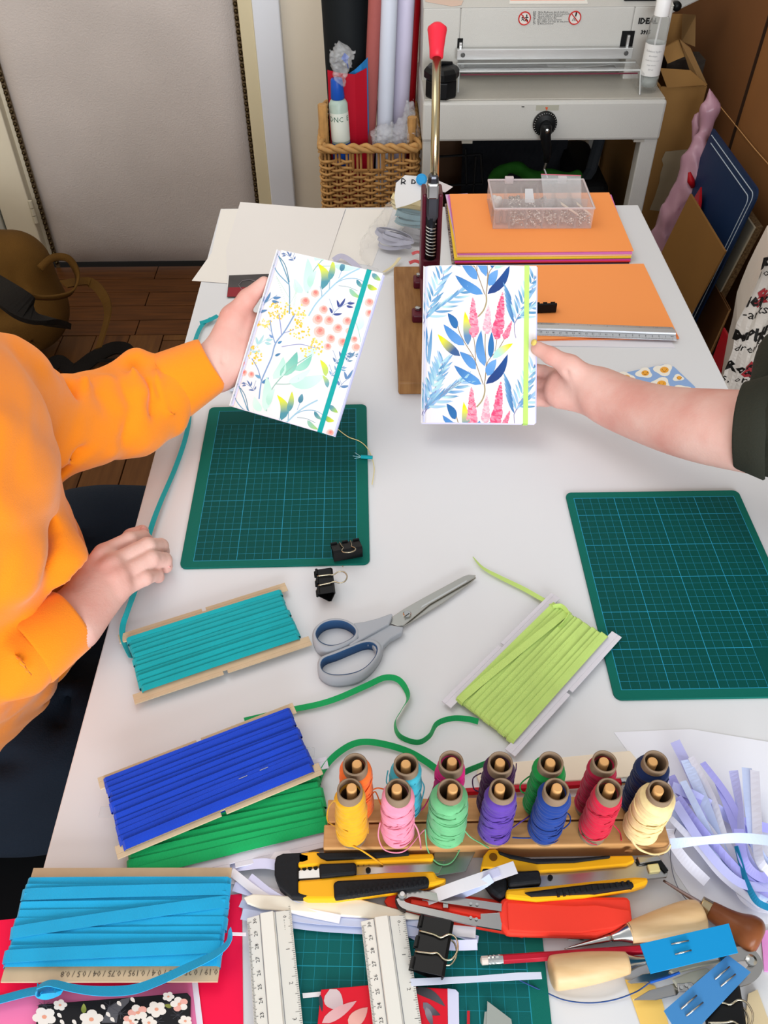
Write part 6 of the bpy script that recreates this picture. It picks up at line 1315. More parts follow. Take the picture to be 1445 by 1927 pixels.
def tail(idx, pts, zs, rr=.0006):
    t = [x for x in bpy.data.objects if x.get('label', '').startswith(spools[idx][5]) and x.get('category') == 'thread spool'][0]
    pp = catmull([P(x, y, z) for (x, y), z in zip(pts, zs)], 8); MB().tube(pp, rr, 6).build('loose_thread', thread_mat(spools[idx][2]), t, world=True, smooth=True)
tail(0, [(633, 1560), (650, 1585), (680, 1600), (720, 1627)], [zr + .02, zr + .015, zr + .006, T + .016], .0008)
tail(0, [(630, 1505), (618, 1520), (617, 1545), (640, 1560)], [zr + .06, zr + .02, zr + .004, zr + .02])
tail(1, [(715, 1548), (712, 1575), (725, 1600), (760, 1602), (790, 1570), (800, 1560)], [zr + .03, zr + .01, zr + .002, zr + .002, zr + .002, zr + .004])
tail(1, [(773, 1540), (785, 1560), (790, 1580), (792, 1598)], [zr + .03, zr + .02, zr + .004, zr + .002], .0007)
tail(2, [(800, 1560), (805, 1600), (825, 1625), (850, 1622), (868, 1590), (870, 1560)], [zr + .02, T + .02, T + .016, T + .016, T + .02, zr + .02])
tail(2, [(872, 1560), (885, 1575), (905, 1587), (920, 1596)], [zr + .02, zr + .004, zr + .002, zr + .002])
tail(3, [(955, 1565), (975, 1550), (990, 1540), (1003, 1530)], [zr + .01, zr + .003, zr + .003, zr + .004])
tail(4, [(1000, 1577), (980, 1577), (964, 1576)], [zr + .004, zr + .002, zr + .002])
tail(4, [(1060, 1560), (1072, 1548), (1072, 1535), (1064, 1528)], [zr + .02, zr + .02, zr + .02, zr + .02])
tail(5, [(1152, 1550), (1160, 1558), (1167, 1568), (1169, 1582)], [zr + .02, zr + .006, zr + .002, zr + .002])
tail(6, [(1196, 1530), (1188, 1560), (1195, 1590), (1225, 1607), (1252, 1603), (1262, 1590)], [zr + .04, zr + .02, zr + .006, T + .02, T + .018, zr + .002], .0009)
tail(6, [(1190, 1545), (1186, 1575), (1205, 1600), (1240, 1609)], [zr + .03, zr + .008, T + .024, T + .016], .0008)
tail(7, [(697, 1500), (706, 1490), (715, 1510), (720, 1520)], [zr + .02, zr + .02, zr + .004, zr + .004])
tail(7, [(698, 1488), (710, 1483), (722, 1485)], [zr + .03, zr + .03, zr + .03])
tail(8, [(730, 1450), (727, 1470), (732, 1480)], [zr + .05, zr + .05, zr + .05])
tail(8, [(790, 1465), (798, 1480), (795, 1500), (788, 1525)], [zr + .06, zr + .04, zr + .02, zr + .004])
tail(9, [(820, 1470), (808, 1500), (795, 1522), (780, 1528)], [zr + .05, zr + .02, zr + .004, zr + .002])
tail(10, [(905, 1455), (890, 1465), (892, 1485), (905, 1490)], [zr + .05, zr + .03, zr + .02, zr + .02])
tail(11, [(1000, 1458), (980, 1475), (982, 1490), (1005, 1497)], [zr + .04, zr + .03, zr + .02, zr + .02])
tail(12, [(1090, 1490), (1082, 1505), (1086, 1520), (1094, 1525)], [zr + .03, zr + .02, zr + .01, zr + .006])
# behind the rack: pencil, folding bone, paper
def pencil(label, a, b, col, erase=True, z=None):
    a, b = Vector(a), Vector(b); t = thing('pencil', label, 'pencil', a); d = (b - a).normalized(); q = d.to_track_quat('Z', 'Y').to_matrix(); L_ = (b - a).length
    MB().lathe([(.0037, .012), (.0037, L_)], 6, a, q).build('pencil_body', mat('pencil_red', col, .35), t, world=True, bevel=.0003)
    MB().lathe([(.0038, 0), (.0041, .0015), (.0038, .003), (.0041, .0045), (.0038, .006), (.0041, .0085), (.0038, .012)], 16, a, q).build('ferrule', m_steel, t, world=True)
    if erase: MB().lathe([(.0015, -.006), (.0034, -.005), (.0034, 0)], 14, a, q).build('eraser', mat('eraser_white', '#ded2c8', .6), t, world=True)
    else: pass
    return t
pencil('red pencil lying behind the thread spools', P(1192, 1470, T + .009), P(876, 1490, T + .005), '#b5122c')
MB()
t = flatpoly('bone_folder', 'cream wooden folding tool lying behind the spools under the red pencil', 'tool', mat('folder_wood', '#f0e3cf', .5), [(900, 1440), (1185, 1412), (1200, 1430), (1190, 1462), (905, 1480), (897, 1460)], .0006, .003, bevel=.001)
# ================================================================ UTILITY KNIVES
m_yel = mat('knife_yellow', '#f2b118', .4); m_rub = mat('knife_rubber', '#17191d', .6, bump=.2, bscale=200); m_kst = mat('knife_steel', '#a7a5a3', .25, 1.0)
K4 = lambda pts: [(430 + x / 3.36, 1580 + y / 3.36) for x, y in pts]
kn = thing('utility_knife', 'yellow and black snap-off knife in front of the thread rack, left one', 'knife', P(680, 1645))
slab(K4([(290, 150), (300, 105), (345, 85), (450, 80), (510, 95), (510, 135), (470, 150), (440, 150), (440, 330), (510, 345), (510, 365), (400, 360), (320, 290), (290, 220)]), T + .019, .014, m_rub, 'end_cap', kn, .003)
slab(K4([(437, 85), (540, 72), (570, 75), (620, 110), (760, 100), (1140, 90), (1290, 85), (1300, 110), (1290, 128), (1000, 140), (810, 150), (570, 155), (440, 170)]), T + .019, .012, m_yel, 'upper_shell', kn, .0025)
slab(K4([(437, 255), (560, 245), (800, 220), (1000, 205), (1300, 195), (1320, 235), (1380, 240), (1370, 270), (1280, 285), (1000, 330), (670, 375), (500, 375), (437, 350)]), T + .019, .012, m_yel, 'lower_shell', kn, .0025)
slab(K4([(550, 80), (800, 75), (1140, 68), (1145, 95), (900, 115), (620, 128), (580, 110)]), T + .0215, .006, m_rub, 'upper_grip', kn, .0015)
slab(K4([(662, 270), (690, 255), (1000, 240), (1250, 225), (1270, 250), (1268, 290), (1000, 325), (668, 372)]), T + .0215, .008, m_rub, 'lower_grip', kn, .002)
slab(K4([(440, 175), (1290, 128), (1370, 130), (1330, 215), (1000, 212), (440, 250)]), T + .014, .003, m_kst, 'steel_channel', kn, .0004)
slab(K4([(570, 150), (790, 140), (810, 150), (805, 215), (575, 235)]), T + .0225, .009, m_rub, 'slider', kn, .002)
sr = MB()
for k in range(14):
    x, y = 820 + k * 34, 152 - k * 2.6; c = P(*K4([(x, y)])[0], T + .0148); sr.lathe([(.0018, 0), (.0018, .0005)], 10, c)
for k in range(4): sr.lathe([(.0018, 0), (.0018, .0005)], 10, P(*K4([(442 + k * 36, 180 - k * 2)])[0], T + .0148))
sr.build('blade_notch', mat('notch_dark', '#17181a', .5), kn, world=True)
MB().lathe([(.0022, 0), (.0022, .0015)], 16, P(*K4([(883, 195)])[0], T + .0142)).build('rivet', m_blk, kn, world=True)
slab([(817, 1604), (897, 1597), (876, 1640), (817, 1649)], T + .013, .0012, mat('knife_tip_steel', '#8f9691', .3, .9), 'blade_guide', kn, .0003)
ribs = MB()
for k in range(16): c = P(*K4([(760 + k * 32, 350 - k * 4.6)])[0], T + .019); ribs.box(c, (.0022, .004, .008), Matrix.Rotation(.15, 3, 'Z'))
ribs.build('grip_rib', m_rub, kn, world=True)
K6 = lambda pts: [(1000 + x / 3.247, 1580 + y / 3.247) for x, y in pts]; K2 = lambda pts: [(880 + x / 3.44, 1380 + y / 3.44) for x, y in pts]; K5 = lambda pts: [(720 + x / 3.803, 1580 + y / 3.803) for x, y in pts]
kn = thing('utility_knife', 'yellow and black snap-off knife in front of the thread rack, right one', 'knife', P(1070, 1640))
slab([(905, 1630), (910, 1610), (920, 1598), (932, 1597), (950, 1608), (1010, 1624), (1100, 1618), (1150, 1610), (1190, 1609), (1195, 1620), (1180, 1627), (1080, 1636), (1010, 1640), (960, 1640), (930, 1634), (905, 1633)], T + .019, .012, m_yel, 'upper_shell', kn, .0025)
slab([(937, 1600), (955, 1606), (1000, 1615), (1080, 1614), (1148, 1609), (1149, 1613), (1080, 1622), (1010, 1624), (960, 1614), (940, 1606)], T + .0215, .006, m_rub, 'upper_grip', kn, .0015)
slab([(907, 1626), (930, 1634), (955, 1650), (955, 1680), (940, 1690), (925, 1678), (912, 1660)], T + .018, .013, m_rub, 'end_cap', kn, .003)
slab([(952, 1672), (1040, 1665), (1130, 1655), (1195, 1649), (1220, 1650), (1220, 1662), (1195, 1670), (1100, 1686), (1010, 1694), (952, 1688)], T + .019, .012, m_yel, 'lower_shell', kn, .0025)
slab([(985, 1678), (1060, 1668), (1120, 1661), (1190, 1657), (1195, 1668), (1120, 1680), (1000, 1686)], T + .0215, .008, m_rub, 'lower_grip', kn, .002)
slab([(955, 1640), (1190, 1622), (1240, 1613), (1258, 1635), (1255, 1650), (1200, 1656), (955, 1674)], T + .014, .003, m_kst, 'steel_channel', kn, .0004)
slab([(955, 1640), (1015, 1636), (1020, 1660), (958, 1666)], T + .0225, .009, m_rub, 'slider', kn, .002)
sr = MB()
for k in range(15): sr.lathe([(.0018, 0), (.0018, .0005)], 10, P(1024 + k * 11, 1638 - k * 1.0, T + .0148))
sr.build('blade_notch', mat('notch_dark', '#17181a', .5), kn, world=True)
MB().lathe([(.0022, 0), (.0022, .0015)], 16, P(1035, 1652, T + .0142)).build('rivet', m_blk, kn, world=True)
MB().lathe([(.0035, 0), (.0035, .0006)], 16, P(928, 1613, T + .0192)).build('lanyard_hole', mat('hole_dark', '#7a4e08', .6), kn, world=True)
slab([(1196, 1616), (1240, 1613), (1258, 1638), (1252, 1641), (1236, 1624), (1200, 1626)], T + .0165, .0015, m_blk, 'tip_blade', kn, .0002)
slab([(1198, 1612), (1238, 1610), (1246, 1618), (1204, 1625)], T + .0175, .003, m_kst, 'tip_cap', kn, .0006)
MB().box(P(1230, 1634, T + .0155), (.010, .007, .003), Matrix.Rotation(.1, 3, 'Z')).build('tip_latch', mat('latch_cream', '#e9dda0', .3, .4), kn, world=True, bevel=.001)
ribs = MB()
for k in range(13): ribs.box(P(1050 + k * 11, 1683 - k * 1.6, T + .0195), (.0022, .004, .006), Matrix.Rotation(.12, 3, 'Z'))
ribs.build('grip_rib', m_rub, kn, world=True)
# ================================================================ RED SHEATH + THREAD SNIPS
m_cor = mat('coral_rubber', '#f5402f', .45)
sn = thing('snips_in_pouch', 'steel thread snips with open handles on the red pouch', 'snips', P(860, 1710))
Z5 = K5
def bar(pts, z, w_, m, name, par, th=.002): return MB().ribbon([P(x, y, z) for x, y in pts], w_, th, 0, 5).build(name, m, par, world=True)
bar(Z5([(140, 410), (200, 385), (280, 395), (450, 430), (650, 460), (850, 490)]), T + .014, .0062, m_kst, 'upper_handle', sn, .0025)
bar(Z5([(120, 420), (150, 470), (250, 500), (450, 545), (650, 590), (850, 625)]), T + .014, .0055, m_kst, 'lower_handle', sn, .0025)
bar(Z5([(150, 400), (110, 430), (130, 480), (170, 500)]), T + .013, .005, mat('snips_dark', '#2a211f', .4), 'spring_bow', sn, .004)
MB().lathe([(.0038, 0), (.0038, .003), (.002, .004)], 18, P(*Z5([(140, 400)])[0], T + .0145)).build('rivet', m_steel, sn, world=True)
bar(Z5([(450, 430), (450, 490)]), T + .013, .004, m_kst, 'cross_bar', sn)
for x, y in ((630, 460), (675, 465), (630, 560), (670, 570)): MB().lathe([(.0012, 0), (.0012, .001)], 10, P(*Z5([(x, y)])[0], T + .0158)).build('rivet', m_steel, sn, world=True)
slab(Z5([(700, 530), (860, 520), (860, 600), (700, 600)]), T + .0135, .0015, m_kst, 'blade', sn, .0003)
po = thing('red_pouch', 'long coral red rubber sheath lying under the steel thread snips', 'sheath', P(850, 1715))
slab(Z5([(10, 440), (60, 365), (200, 350), (500, 385), (830, 430), (850, 470), (1040, 680), (1000, 695), (850, 665), (400, 580), (120, 500), (40, 480)]), T + .006, .004, m_cor, 'sheath_sheet', po, .001)
slab(Z5([(200, 420), (430, 455), (430, 500), (200, 460)]), T + .0105, .003, m_cor, 'raised_ridge', po, .001); slab(Z5([(470, 465), (740, 520), (735, 555), (470, 500)]), T + .0105, .003, m_cor, 'raised_ridge', po, .001)
po = thing('red_case', 'coral red folded rubber pouch to the right of the steel thread snips', 'pouch', P(1060, 1715))
slab(K6([(-200, 400), (-180, 360), (-150, 345), (300, 345), (590, 345), (605, 370), (620, 500), (600, 520), (400, 590), (0, 580), (-150, 575), (-195, 520), (-208, 450)]), T + .014, .010, m_cor, 'pouch_body', po, .003)
slab(K6([(-150, 380), (250, 400), (400, 395), (600, 430), (615, 500), (500, 540), (300, 570), (0, 565), (-140, 555)]), T + .0155, .002, m_cor, 'pouch_flap', po, .001)
# ================================================================ AWLS
m_hw = mat('pale_handle_wood', '#dcbd92', .35, col2='#cfac7e', vscale=25, stretch=(1, 5, 1)); m_dw = mat('dark_handle_wood', '#8a5230', .3, col2='#6f3c20', vscale=20)
def turned(t, a, b, prof, m, name, n=24):
    a, b = Vector(a), Vector(b); d = b - a; q = d.normalized().to_track_quat('Z', 'Y').to_matrix(); L_ = d.length
    pr = catmull([(r_, u * L_, 0) for r_, u in prof], 4) if len(prof) > 2 else [Vector((r_, u * L_, 0)) for r_, u in prof]
    return MB().lathe([(max(.0002, p.x), p.y) for p in pr], n, a, q).build(name, m, t, world=True, smooth=True)
t = thing('awl', 'awl with pale wooden handle pointing left, beside the coral pouch', 'awl', P(1200, 1740))
turned(t, P(1183, 1757, T + .010), P(1322, 1722, T + .013), [(.0085, 0), (.0098, .15), (.0122, .45), (.0138, .75), (.0132, .92), (.0105, .99), (.004, 1.0)], m_hw, 'handle')
turned(t, P(1150, 1765, T + .009), P(1186, 1756, T + .010), [(.0035, 0), (.0050, .4), (.0088, 1)], m_steel, 'ferrule')
turned(t, P(1062, 1786, T + .004), P(1152, 1764, T + .009), [(.0005, 0), (.0014, .3), (.0034, 1)], m_steel, 'spike')
t = thing('awl', 'awl with pale wooden handle lying below the bottom red pencil', 'awl', P(1110, 1825))
turned(t, P(1036, 1832, T + .011), P(1180, 1812, T + .010), [(.004, 0), (.0118, .02), (.0128, .15), (.0120, .5), (.0100, .8), (.0082, 1)], m_hw, 'handle')
turned(t, P(1178, 1812, T + .010), P(1215, 1808, T + .010), [(.0075, 0), (.0045, .5), (.003, 1)], m_steel, 'ferrule'); turned(t, P(1213, 1808, T + .010), P(1300, 1800, T + .008), [(.0028, 0), (.001, 1)], m_steel, 'spike')
t = thing('awl', 'awl with dark brown bulbous handle and brass ferrule at the right', 'awl', P(1370, 1740))
turned(t, P(1336, 1712, T + .010), P(1432, 1772, T + .013), [(.0075, 0), (.0082, .12), (.0092, .3), (.0112, .5), (.0152, .72), (.0150, .88), (.0105, .98), (.004, 1.0)], m_dw, 'handle')
turned(t, P(1318, 1701, T + .010), P(1340, 1714, T + .010), [(.0068, 0), (.0070, .5), (.0072, 1)], mat('brass_ferrule', '#b7a482', .25, 1.0), 'ferrule')
turned(t, P(1248, 1657, T + .006), P(1322, 1703, T + .010), [(.0010, 0), (.0016, .5), (.0022, 1)], mat('awl_shaft', '#9b8580', .3, .9), 'shaft')
pencil('red pencil with white eraser at the bottom right of the photo', P(918, 1807, T + .008), P(1240, 1785, T + .010), '#c41230')
# ================================================================ BLUE NEEDLE CARDS, SNIPS, YELLOW PAPER
def needle_card(label, pts, z, col, needles, nm='needle_card'):
    t = flatpoly(nm, label, 'card', mat('card_' + col[1:], col, .6), pts, z, .0012)
    for (a, b) in needles: MB().tube([P(*a, T + z + .0018), P(*b, T + z + .0024)], .0007, 6).build('needle', m_steel, t, world=True, smooth=True)
    return t
needle_card('bright blue card holding two needles, over the pencil and awls', K6([(663, 637), (1205, 512), (1262, 690), (728, 818)]), .026, '#0e94d6', [((1263, 1777), (1296, 1770)), ((1270, 1796), (1301, 1788))])
needle_card('dusty blue card holding four needles at the bottom right', K6([(1200, 705), (1340, 810), (1030, 1140), (860, 1127), (810, 1045)]), .020, '#4488c6', [((1345, 1843), (1373, 1819)), ((1356, 1856), (1384, 1833)), ((1281, 1899), (1311, 1873)), ((1291, 1912), (1323, 1886))])
t = flatpoly('paper_note', 'yellow paper slip under the small snips at the bottom right', 'paper', mat('note_yellow', '#f5cb6c', .6), [(1176, 1843), (1232, 1855), (1245, 1880), (1260, 1935), (1208, 1935)], .0006, .0006)
sn = thing('thread_snips', 'steel thread snips with a blue thread, between the two blue needle cards', 'snips', P(1300, 1850))
slab(K6([(585, 865), (680, 820), (860, 790), (850, 840), (720, 870), (610, 880)]), T + .009, .0015, m_kst, 'blade', sn, .0004); slab(K6([(620, 980), (720, 920), (880, 875), (920, 900), (890, 950), (760, 980)]), T + .007, .0015, m_kst, 'blade', sn, .0004)
m_sp = mat('snips_cream', '#d5d2bd', .35, .2)
slab(K6([(840, 800), (900, 770), (1150, 730), (1200, 740), (1000, 785), (870, 820)]), T + .012, .003, m_sp, 'upper_handle', sn, .001); slab(K6([(860, 850), (960, 810), (1070, 780), (1100, 800), (980, 900), (890, 900)]), T + .011, .003, m_sp, 'lower_handle', sn, .001)
slab(K6([(890, 880), (980, 870), (1000, 900), (960, 930), (900, 930)]), T + .013, .002, m_kst, 'riveted_plate', sn, .0004)
for x, y in ((915, 905), (945, 890), (965, 905)): MB().lathe([(.0014, 0), (.0014, .001)], 10, P(*K6([(x, y)])[0], T + .0132)).build('rivet', m_steel, sn, world=True)
bar(K6([(1150, 735), (1260, 700), (1340, 710), (1370, 770), (1330, 830), (1250, 860)]), T + .014, .010, m_kst, 'spring_bow', sn, .003)
MB().lathe([(.0042, 0), (.0042, .003), (.002, .004)], 18, P(*K6([(1338, 742)])[0], T + .016)).build('rivet', m_steel, sn, world=True)
m_bth = mat('thread_blue', '#2b4a86', .7)
t = thing('thread', 'dark blue thread looping across the bottom right table from the snips', 'thread', P(1100, 1880)); MB().tube(catmull([P(x, y, z) for (x, y), z in zip(K6([(905, 815), (800, 845), (730, 870), (640, 930), (500, 980), (350, 998), (200, 980), (80, 930), (-30, 880), (-90, 850)]), [T + .016, T + .013, T + .011, T + .004, T + .002, T + .002, T + .002, T + .002, T + .005, T + .006])], 6), .00055, 5).build('strand', m_bth, t, world=True)
b = MB().tube([P(*K6([(905, 812)])[0], T + .0165), P(*K6([(830, 840)])[0], T + .014), P(*K6([(725, 872)])[0], T + .011)], .0011, 6).build('knotted_end', mat('thread_royal', '#1f5fc0', .7), t, world=True)
flatpoly('wooden_stick', 'cream wooden stick behind the black clip in the bottom right corner', 'stick', mat('stick_cream', '#d9c6a0', .6), [(1408, 1870), (1425, 1862), (1450, 1930), (1400, 1940)], .0006, .002)
t = thing('needle', 'loose needle between the coral pouch and the pale awl', 'needle', P(1090, 1770)); MB().tube([P(1069, 1768, T + .0015), P(1098, 1769, T + .0015)], .0006, 6).build('shaft', m_steel, t, world=True)
t = flatpoly('card_sheet', 'pink card edge at the right border of the photo', 'paper', mat('pink_bright', '#f0a0e6', .6), [(1432, 1752), (1460, 1748), (1470, 1830), (1438, 1828)], .0006, .0006)
# ================================================================ BOTTOM: rulers, books, papers
flatpoly('paper_sheet', 'bright magenta-red paper at the bottom left under the sky blue ribbon card', 'paper', mat('paper_magenta', '#fb0f48', .6), [(0 - 30, 1735), (150, 1715), (250, 1700), (455, 1682), (458, 1960), (-60, 1960)], .0004, .0004)
flatpoly('paper_sheet', 'pink paper on the magenta one at the bottom left', 'paper', mat('paper_pink', '#f880b4', .6), [(-40, 1878), (100, 1866), (240, 1858), (362, 1846), (383, 1960), (-60, 1960)], .0012, .0004)
flatpoly('paper_strip', 'thin white paper strip along the edge of the pink paper', 'paper', mat('strip_white', '#efe6f4', .5), [(361, 1847), (372, 1848), (386, 1960), (374, 1960)], .0018, .0004)
t = flatpoly('notebook', 'black notebook with white and coral cherry blossom cover at the bottom left', 'notebook', mat('blossom_black', '#17171b', .45), [(72, 1890), (352, 1868), (358, 1875), (356, 1990), (60, 1990)], .0028, .004, part='cover', bevel=.0006)
fp = Print(); fp.map = lambda q, z: P(q.x, q.y, T + .0070 + z); K3 = lambda x, y: (x / 3.141, 1600 + y / 3.141); r = random.Random(5)
for k in range(9):
    x, y = K3(r.uniform(250, 1100), r.uniform(890, 1020))
    for a in range(8): fp.stem([(x, y), (x + 14 * math.cos(a * PI / 4), y + 10 * math.sin(a * PI / 4))], .8, '#4a4a52', .00002)
def blossom(x, y, rr, coral, z):
    x, y = K3(x, y)
    for a in range(5):
        an_ = a * 2 * PI / 5 + x; fp.cur = rgb('#f3b3a6' if coral and a % 2 else '#f4ece4'); cx_, cy_ = x + rr * .55 * math.cos(an_), y + rr * .45 * math.sin(an_)
        fp.face([fp.put(Vector((cx_ + rr * .42 * math.cos(b_), cy_ + rr * .34 * math.sin(b_), 0)), z + a * .00001) for b_ in [2 * PI * k / 10 for k in range(10)]][::-1])
    fp.cur = rgb('#f0a487'); fp.face([fp.put(Vector((x + rr * .2 * math.cos(b_), y + rr * .16 * math.sin(b_), 0)), z + .00008) for b_ in [2 * PI * k / 8 for k in range(8)]][::-1])
for x, y, rr, co_ in ((262, 985, 24, 0), (540, 1000, 24, 0), (815, 960, 20, 1), (925, 940, 20, 0), (1060, 910, 18, 1), (770, 1010, 16, 1), (995, 865, 12, 0), (355, 915, 14, 0), (880, 1020, 16, 0), (1095, 1010, 14, 0)): blossom(x, y, rr, co_, .0001)
for x, y in ((610, 925), (640, 970), (785, 883), (705, 905), (665, 1000), (352, 975), (368, 1015), (440, 1015)):
    px, py = K3(x, y); fp.leaf((px - 4, py - 4), (px + 4, py + 5), 7, '#f4ece4', z=.0001)
fp.leaf(K3(495, 965), K3(495, 905), 10, '#7d8a3a', '#a3ad56', z=.0001); fp.leaf(K3(1015, 925), K3(970, 915), 8, '#8a8f45', z=.0001)
fp.cur = rgb('#5c5c62'); fp.face([fp.put(Vector((*K3(*p), 0)), .00001) for p in ((600, 1020), (640, 930), (720, 880), (770, 870), (760, 900), (700, 960), (690, 1020))][::-1]); fp.build('cover_print', colmat(), t, world=True)
# red floral notebook on the bottom mat
t = flatpoly('notebook', 'red notebook with grey and pink leaf cover under the right vertical ruler', 'notebook', mat('floral_red', '#d9142c', .5), [(604, 1862), (700, 1853), (842, 1860), (843, 2000), (590, 2000)], .0034, .004, part='cover', bevel=.0005)
fp = Print(); fp.map = lambda q, z: P(q.x, q.y, T + .0076 + z); 
lf = lambda a, b, w_, c0, c1=None, bend=0.0: fp.leaf(K4([a])[0], K4([b])[0], w_ / 3.36, c0, c1, bend, z=z_())
lf((640, 945), (720, 1080), 120, '#d5c3c6', '#c7b0b5', .1); lf((590, 1160), (810, 1020), 70, '#e3b3b6', '#d8a0a6'); lf((760, 1180), (880, 1060), 90, '#e9b2a8', '#d99a95'); lf((1160, 945), (1370, 1055), 60, '#38383c', '#55555c', -.1); lf((1230, 1030), (1340, 1110), 55, '#77727e', '#4a4850', .1); lf((1250, 1060), (1290, 1180), 40, '#8d8892', '#5e5a64'); lf((1180, 1080), (1215, 1180), 40, '#3a363e', None); lf((578, 980), (592, 1090), 24, '#39414c')
fp.build('cover_print', colmat(), t, world=True)
flatpoly('paper_strip', 'white strip along the right edge of the red floral notebook', 'paper', mat('strip_lav', '#d9daf4', .5), [(842, 1860), (857, 1862), (863, 1868), (865, 2000), (844, 2000)], .0034, .0036)
flatpoly('paper_strip', 'short white paper strip left of the red floral notebook', 'paper', mat('strip_white2', '#f2f1f4', .5), [(569, 1869), (605, 1866), (605, 1875), (570, 1878)], .0036, .0005)
flatpoly('paper_strip', 'white paper strip crossing the bottom mat from the right ruler to the table', 'paper', mat('strip_lav2', '#d5dcf0', .5), [(765, 1842), (900, 1836), (975, 1830), (1018, 1829), (1020, 1842), (900, 1848), (768, 1856)], .012, .0005)
flatpoly('knife_blade', 'spare trapezoid steel blade at the bottom, frontmost', 'blade', mat('blade_grey', '#aab0aa', .35, .6), [(917, 1884), (962, 1918), (966, 1945), (915, 1945)], .0052, .0008); flatpoly('knife_blade', 'spare steel blade half hidden behind the front one', 'blade', mat('blade_grey', '#aab0aa', .35, .6), [(912, 1904), (924, 1902), (928, 1945), (908, 1945)], .0040, .0008)
flatpoly('red_stick', 'thin red stick at the bottom edge on the cutting mat', 'stick', mat('stick_red', '#c5202c', .5), [(879, 1902), (884, 1902), (884, 1945), (878, 1945)], .004, .001)
# two vertical rulers
a1, a2 = P(464, 1727, T + .012), P(478, 1930, T + .012)
r1 = ruler('white aluminium ruler on the left at the bottom, beside the magenta paper', a1, a2, .0365, T + .0095, white=True)
a1, a2 = P(679, 1733, T + .013), P(702, 1930, T + .013)
r2 = ruler('white aluminium ruler across the red floral notebook', a1, a2, .0365, T + .0105, white=True)
flatpoly('paper_strip', 'narrow white strip on the magenta paper left of the left vertical ruler', 'paper', mat('strip_white3', '#f4e8f0', .5), [(432, 1754), (463, 1755), (463, 1761), (432, 1760)], .014, .0005)
# cream bone folder and off-cuts under the knives
t = flatpoly('bone_folder', 'cream bone folder lying among paper strips above the rulers', 'tool', mat('bone_cream', '#f5eedd', .35), [(458, 1688), (475, 1682), (560, 1686), (680, 1692), (790, 1722), (797, 1730), (700, 1728), (560, 1716), (490, 1710), (465, 1700)], .008, .0025, bevel=.001)
m_ps = [mat('offcut_white', '#eceaf1', .5), mat('offcut_lav', '#d8d8f4', .5), mat('offcut_blue', '#cbd5f3', .5)]
r = random.Random(31); near = [((430, 1655), (560, 1690), (700, 1722)), ((440, 1668), (600, 1716), (740, 1742)), ((452, 1700), (560, 1728), (690, 1738)), ((435, 1640), (520, 1700), (640, 1730)), ((470, 1650), (560, 1705), (760, 1728)), ((455, 1720), (600, 1742), (800, 1752)), ((740, 1735), (830, 1748), (895, 1755)), ((745, 1740), (820, 1775), (898, 1778)), ((750, 1732), (800, 1740), (900, 1768)), ((795, 1695), (860, 1670), (970, 1632)), ((820, 1680), (880, 1660), (940, 1640)), ((850, 1690), (900, 1668), (925, 1652)), ((440, 1612), (520, 1610), (580, 1600)), ((430, 1633), (500, 1625), (560, 1640))]
for k, pts in enumerate(near):
    t = thing('paper_offcut', 'thin white paper off-cut strip among those around the knives and rulers', 'paper strip', P(*pts[0]), group='paper off-cuts around the knives')
    zz = [T + .002 + .0012 * (k % 6), T + .006 + .001 * (k % 5), T + .006 + .0015 * (k % 4)]
    if 9 <= k <= 11: zz = [T + .008, T + .022, T + .028]
    MB().ribbon([P(*p, z) for p, z in zip(pts, zz)], r.uniform(.0055, .011), .0003, r.uniform(-.15, .25), 8).build('strip', m_ps[k % 3], t, world=True)
# tangle of strips at the right
far = [((1270, 1395), (1310, 1480), (1345, 1600), (1420, 1700)), ((1290, 1430), (1330, 1520), (1370, 1620), (1450, 1690)), ((1300, 1425), (1340, 1500), (1370, 1590), (1430, 1680)), ((1322, 1435), (1370, 1500), (1410, 1580), (1460, 1640)), ((1380, 1450), (1392, 1520), (1400, 1600), (1440, 1670)), ((1405, 1445), (1412, 1530), (1425, 1600), (1460, 1650)), ((1420, 1450), (1424, 1540), (1430, 1620), (1470, 1660)), ((1262, 1460), (1290, 1500), (1380, 1540), (1450, 1560)), ((1265, 1480), (1310, 1500), (1360, 1530), (1400, 1560)), ((1265, 1520), (1300, 1570), (1370, 1640), (1440, 1700)), ((1262, 1540), (1310, 1590), (1360, 1650), (1430, 1705)), ((1275, 1500), (1320, 1560), (1400, 1650), (1460, 1690)), ((1270, 1510), (1330, 1600), (1390, 1660), (1450, 1670)), ((1262, 1588), (1320, 1582), (1390, 1577), (1460, 1583)), ((1300, 1520), (1360, 1600), (1400, 1690), (1450, 1710)), ((1350, 1470), (1380, 1550), (1410, 1640), (1455, 1680)), ((1330, 1560), (1370, 1620), (1420, 1660), (1460, 1660)), ((1285, 1470), (1330, 1560), (1350, 1620), (1400, 1690)), ((1258, 1560), (1262, 1580), (1290, 1620), (1330, 1660)), ((1390, 1560), (1400, 1620), (1430, 1650), (1460, 1645))]
m_fs = [mat('tangle_lav', '#b9bcf0', .45), mat('tangle_blue', '#c4d2f6', .45), mat('tangle_grey', '#d5d5e4', .45), mat('tangle_violet', '#a3a2e6', .45)]
for k, pts in enumerate(far):
    t = thing('paper_strip', 'curling lavender-white paper strip in the tangle at the right of the rack', 'paper strip', P(*pts[0]), group='tangle of paper strips right of the rack')
    b0 = (k % 7) * .002; zz = [T + .016 + b0, T + .014 + b0, T + .010 + b0, T + .004 + b0]
    if k == 13: zz = [T + .034, T + .040, T + .044, T + .044]
    MB().ribbon([P(*p, z) for p, z in zip(pts, zz)], r.uniform(.005, .0095), .0003, [r.uniform(0, .5), r.uniform(.2, 1.1), r.uniform(0, .8), r.uniform(0, .6)], 8).build('strip', m_fs[k % 4], t, world=True)
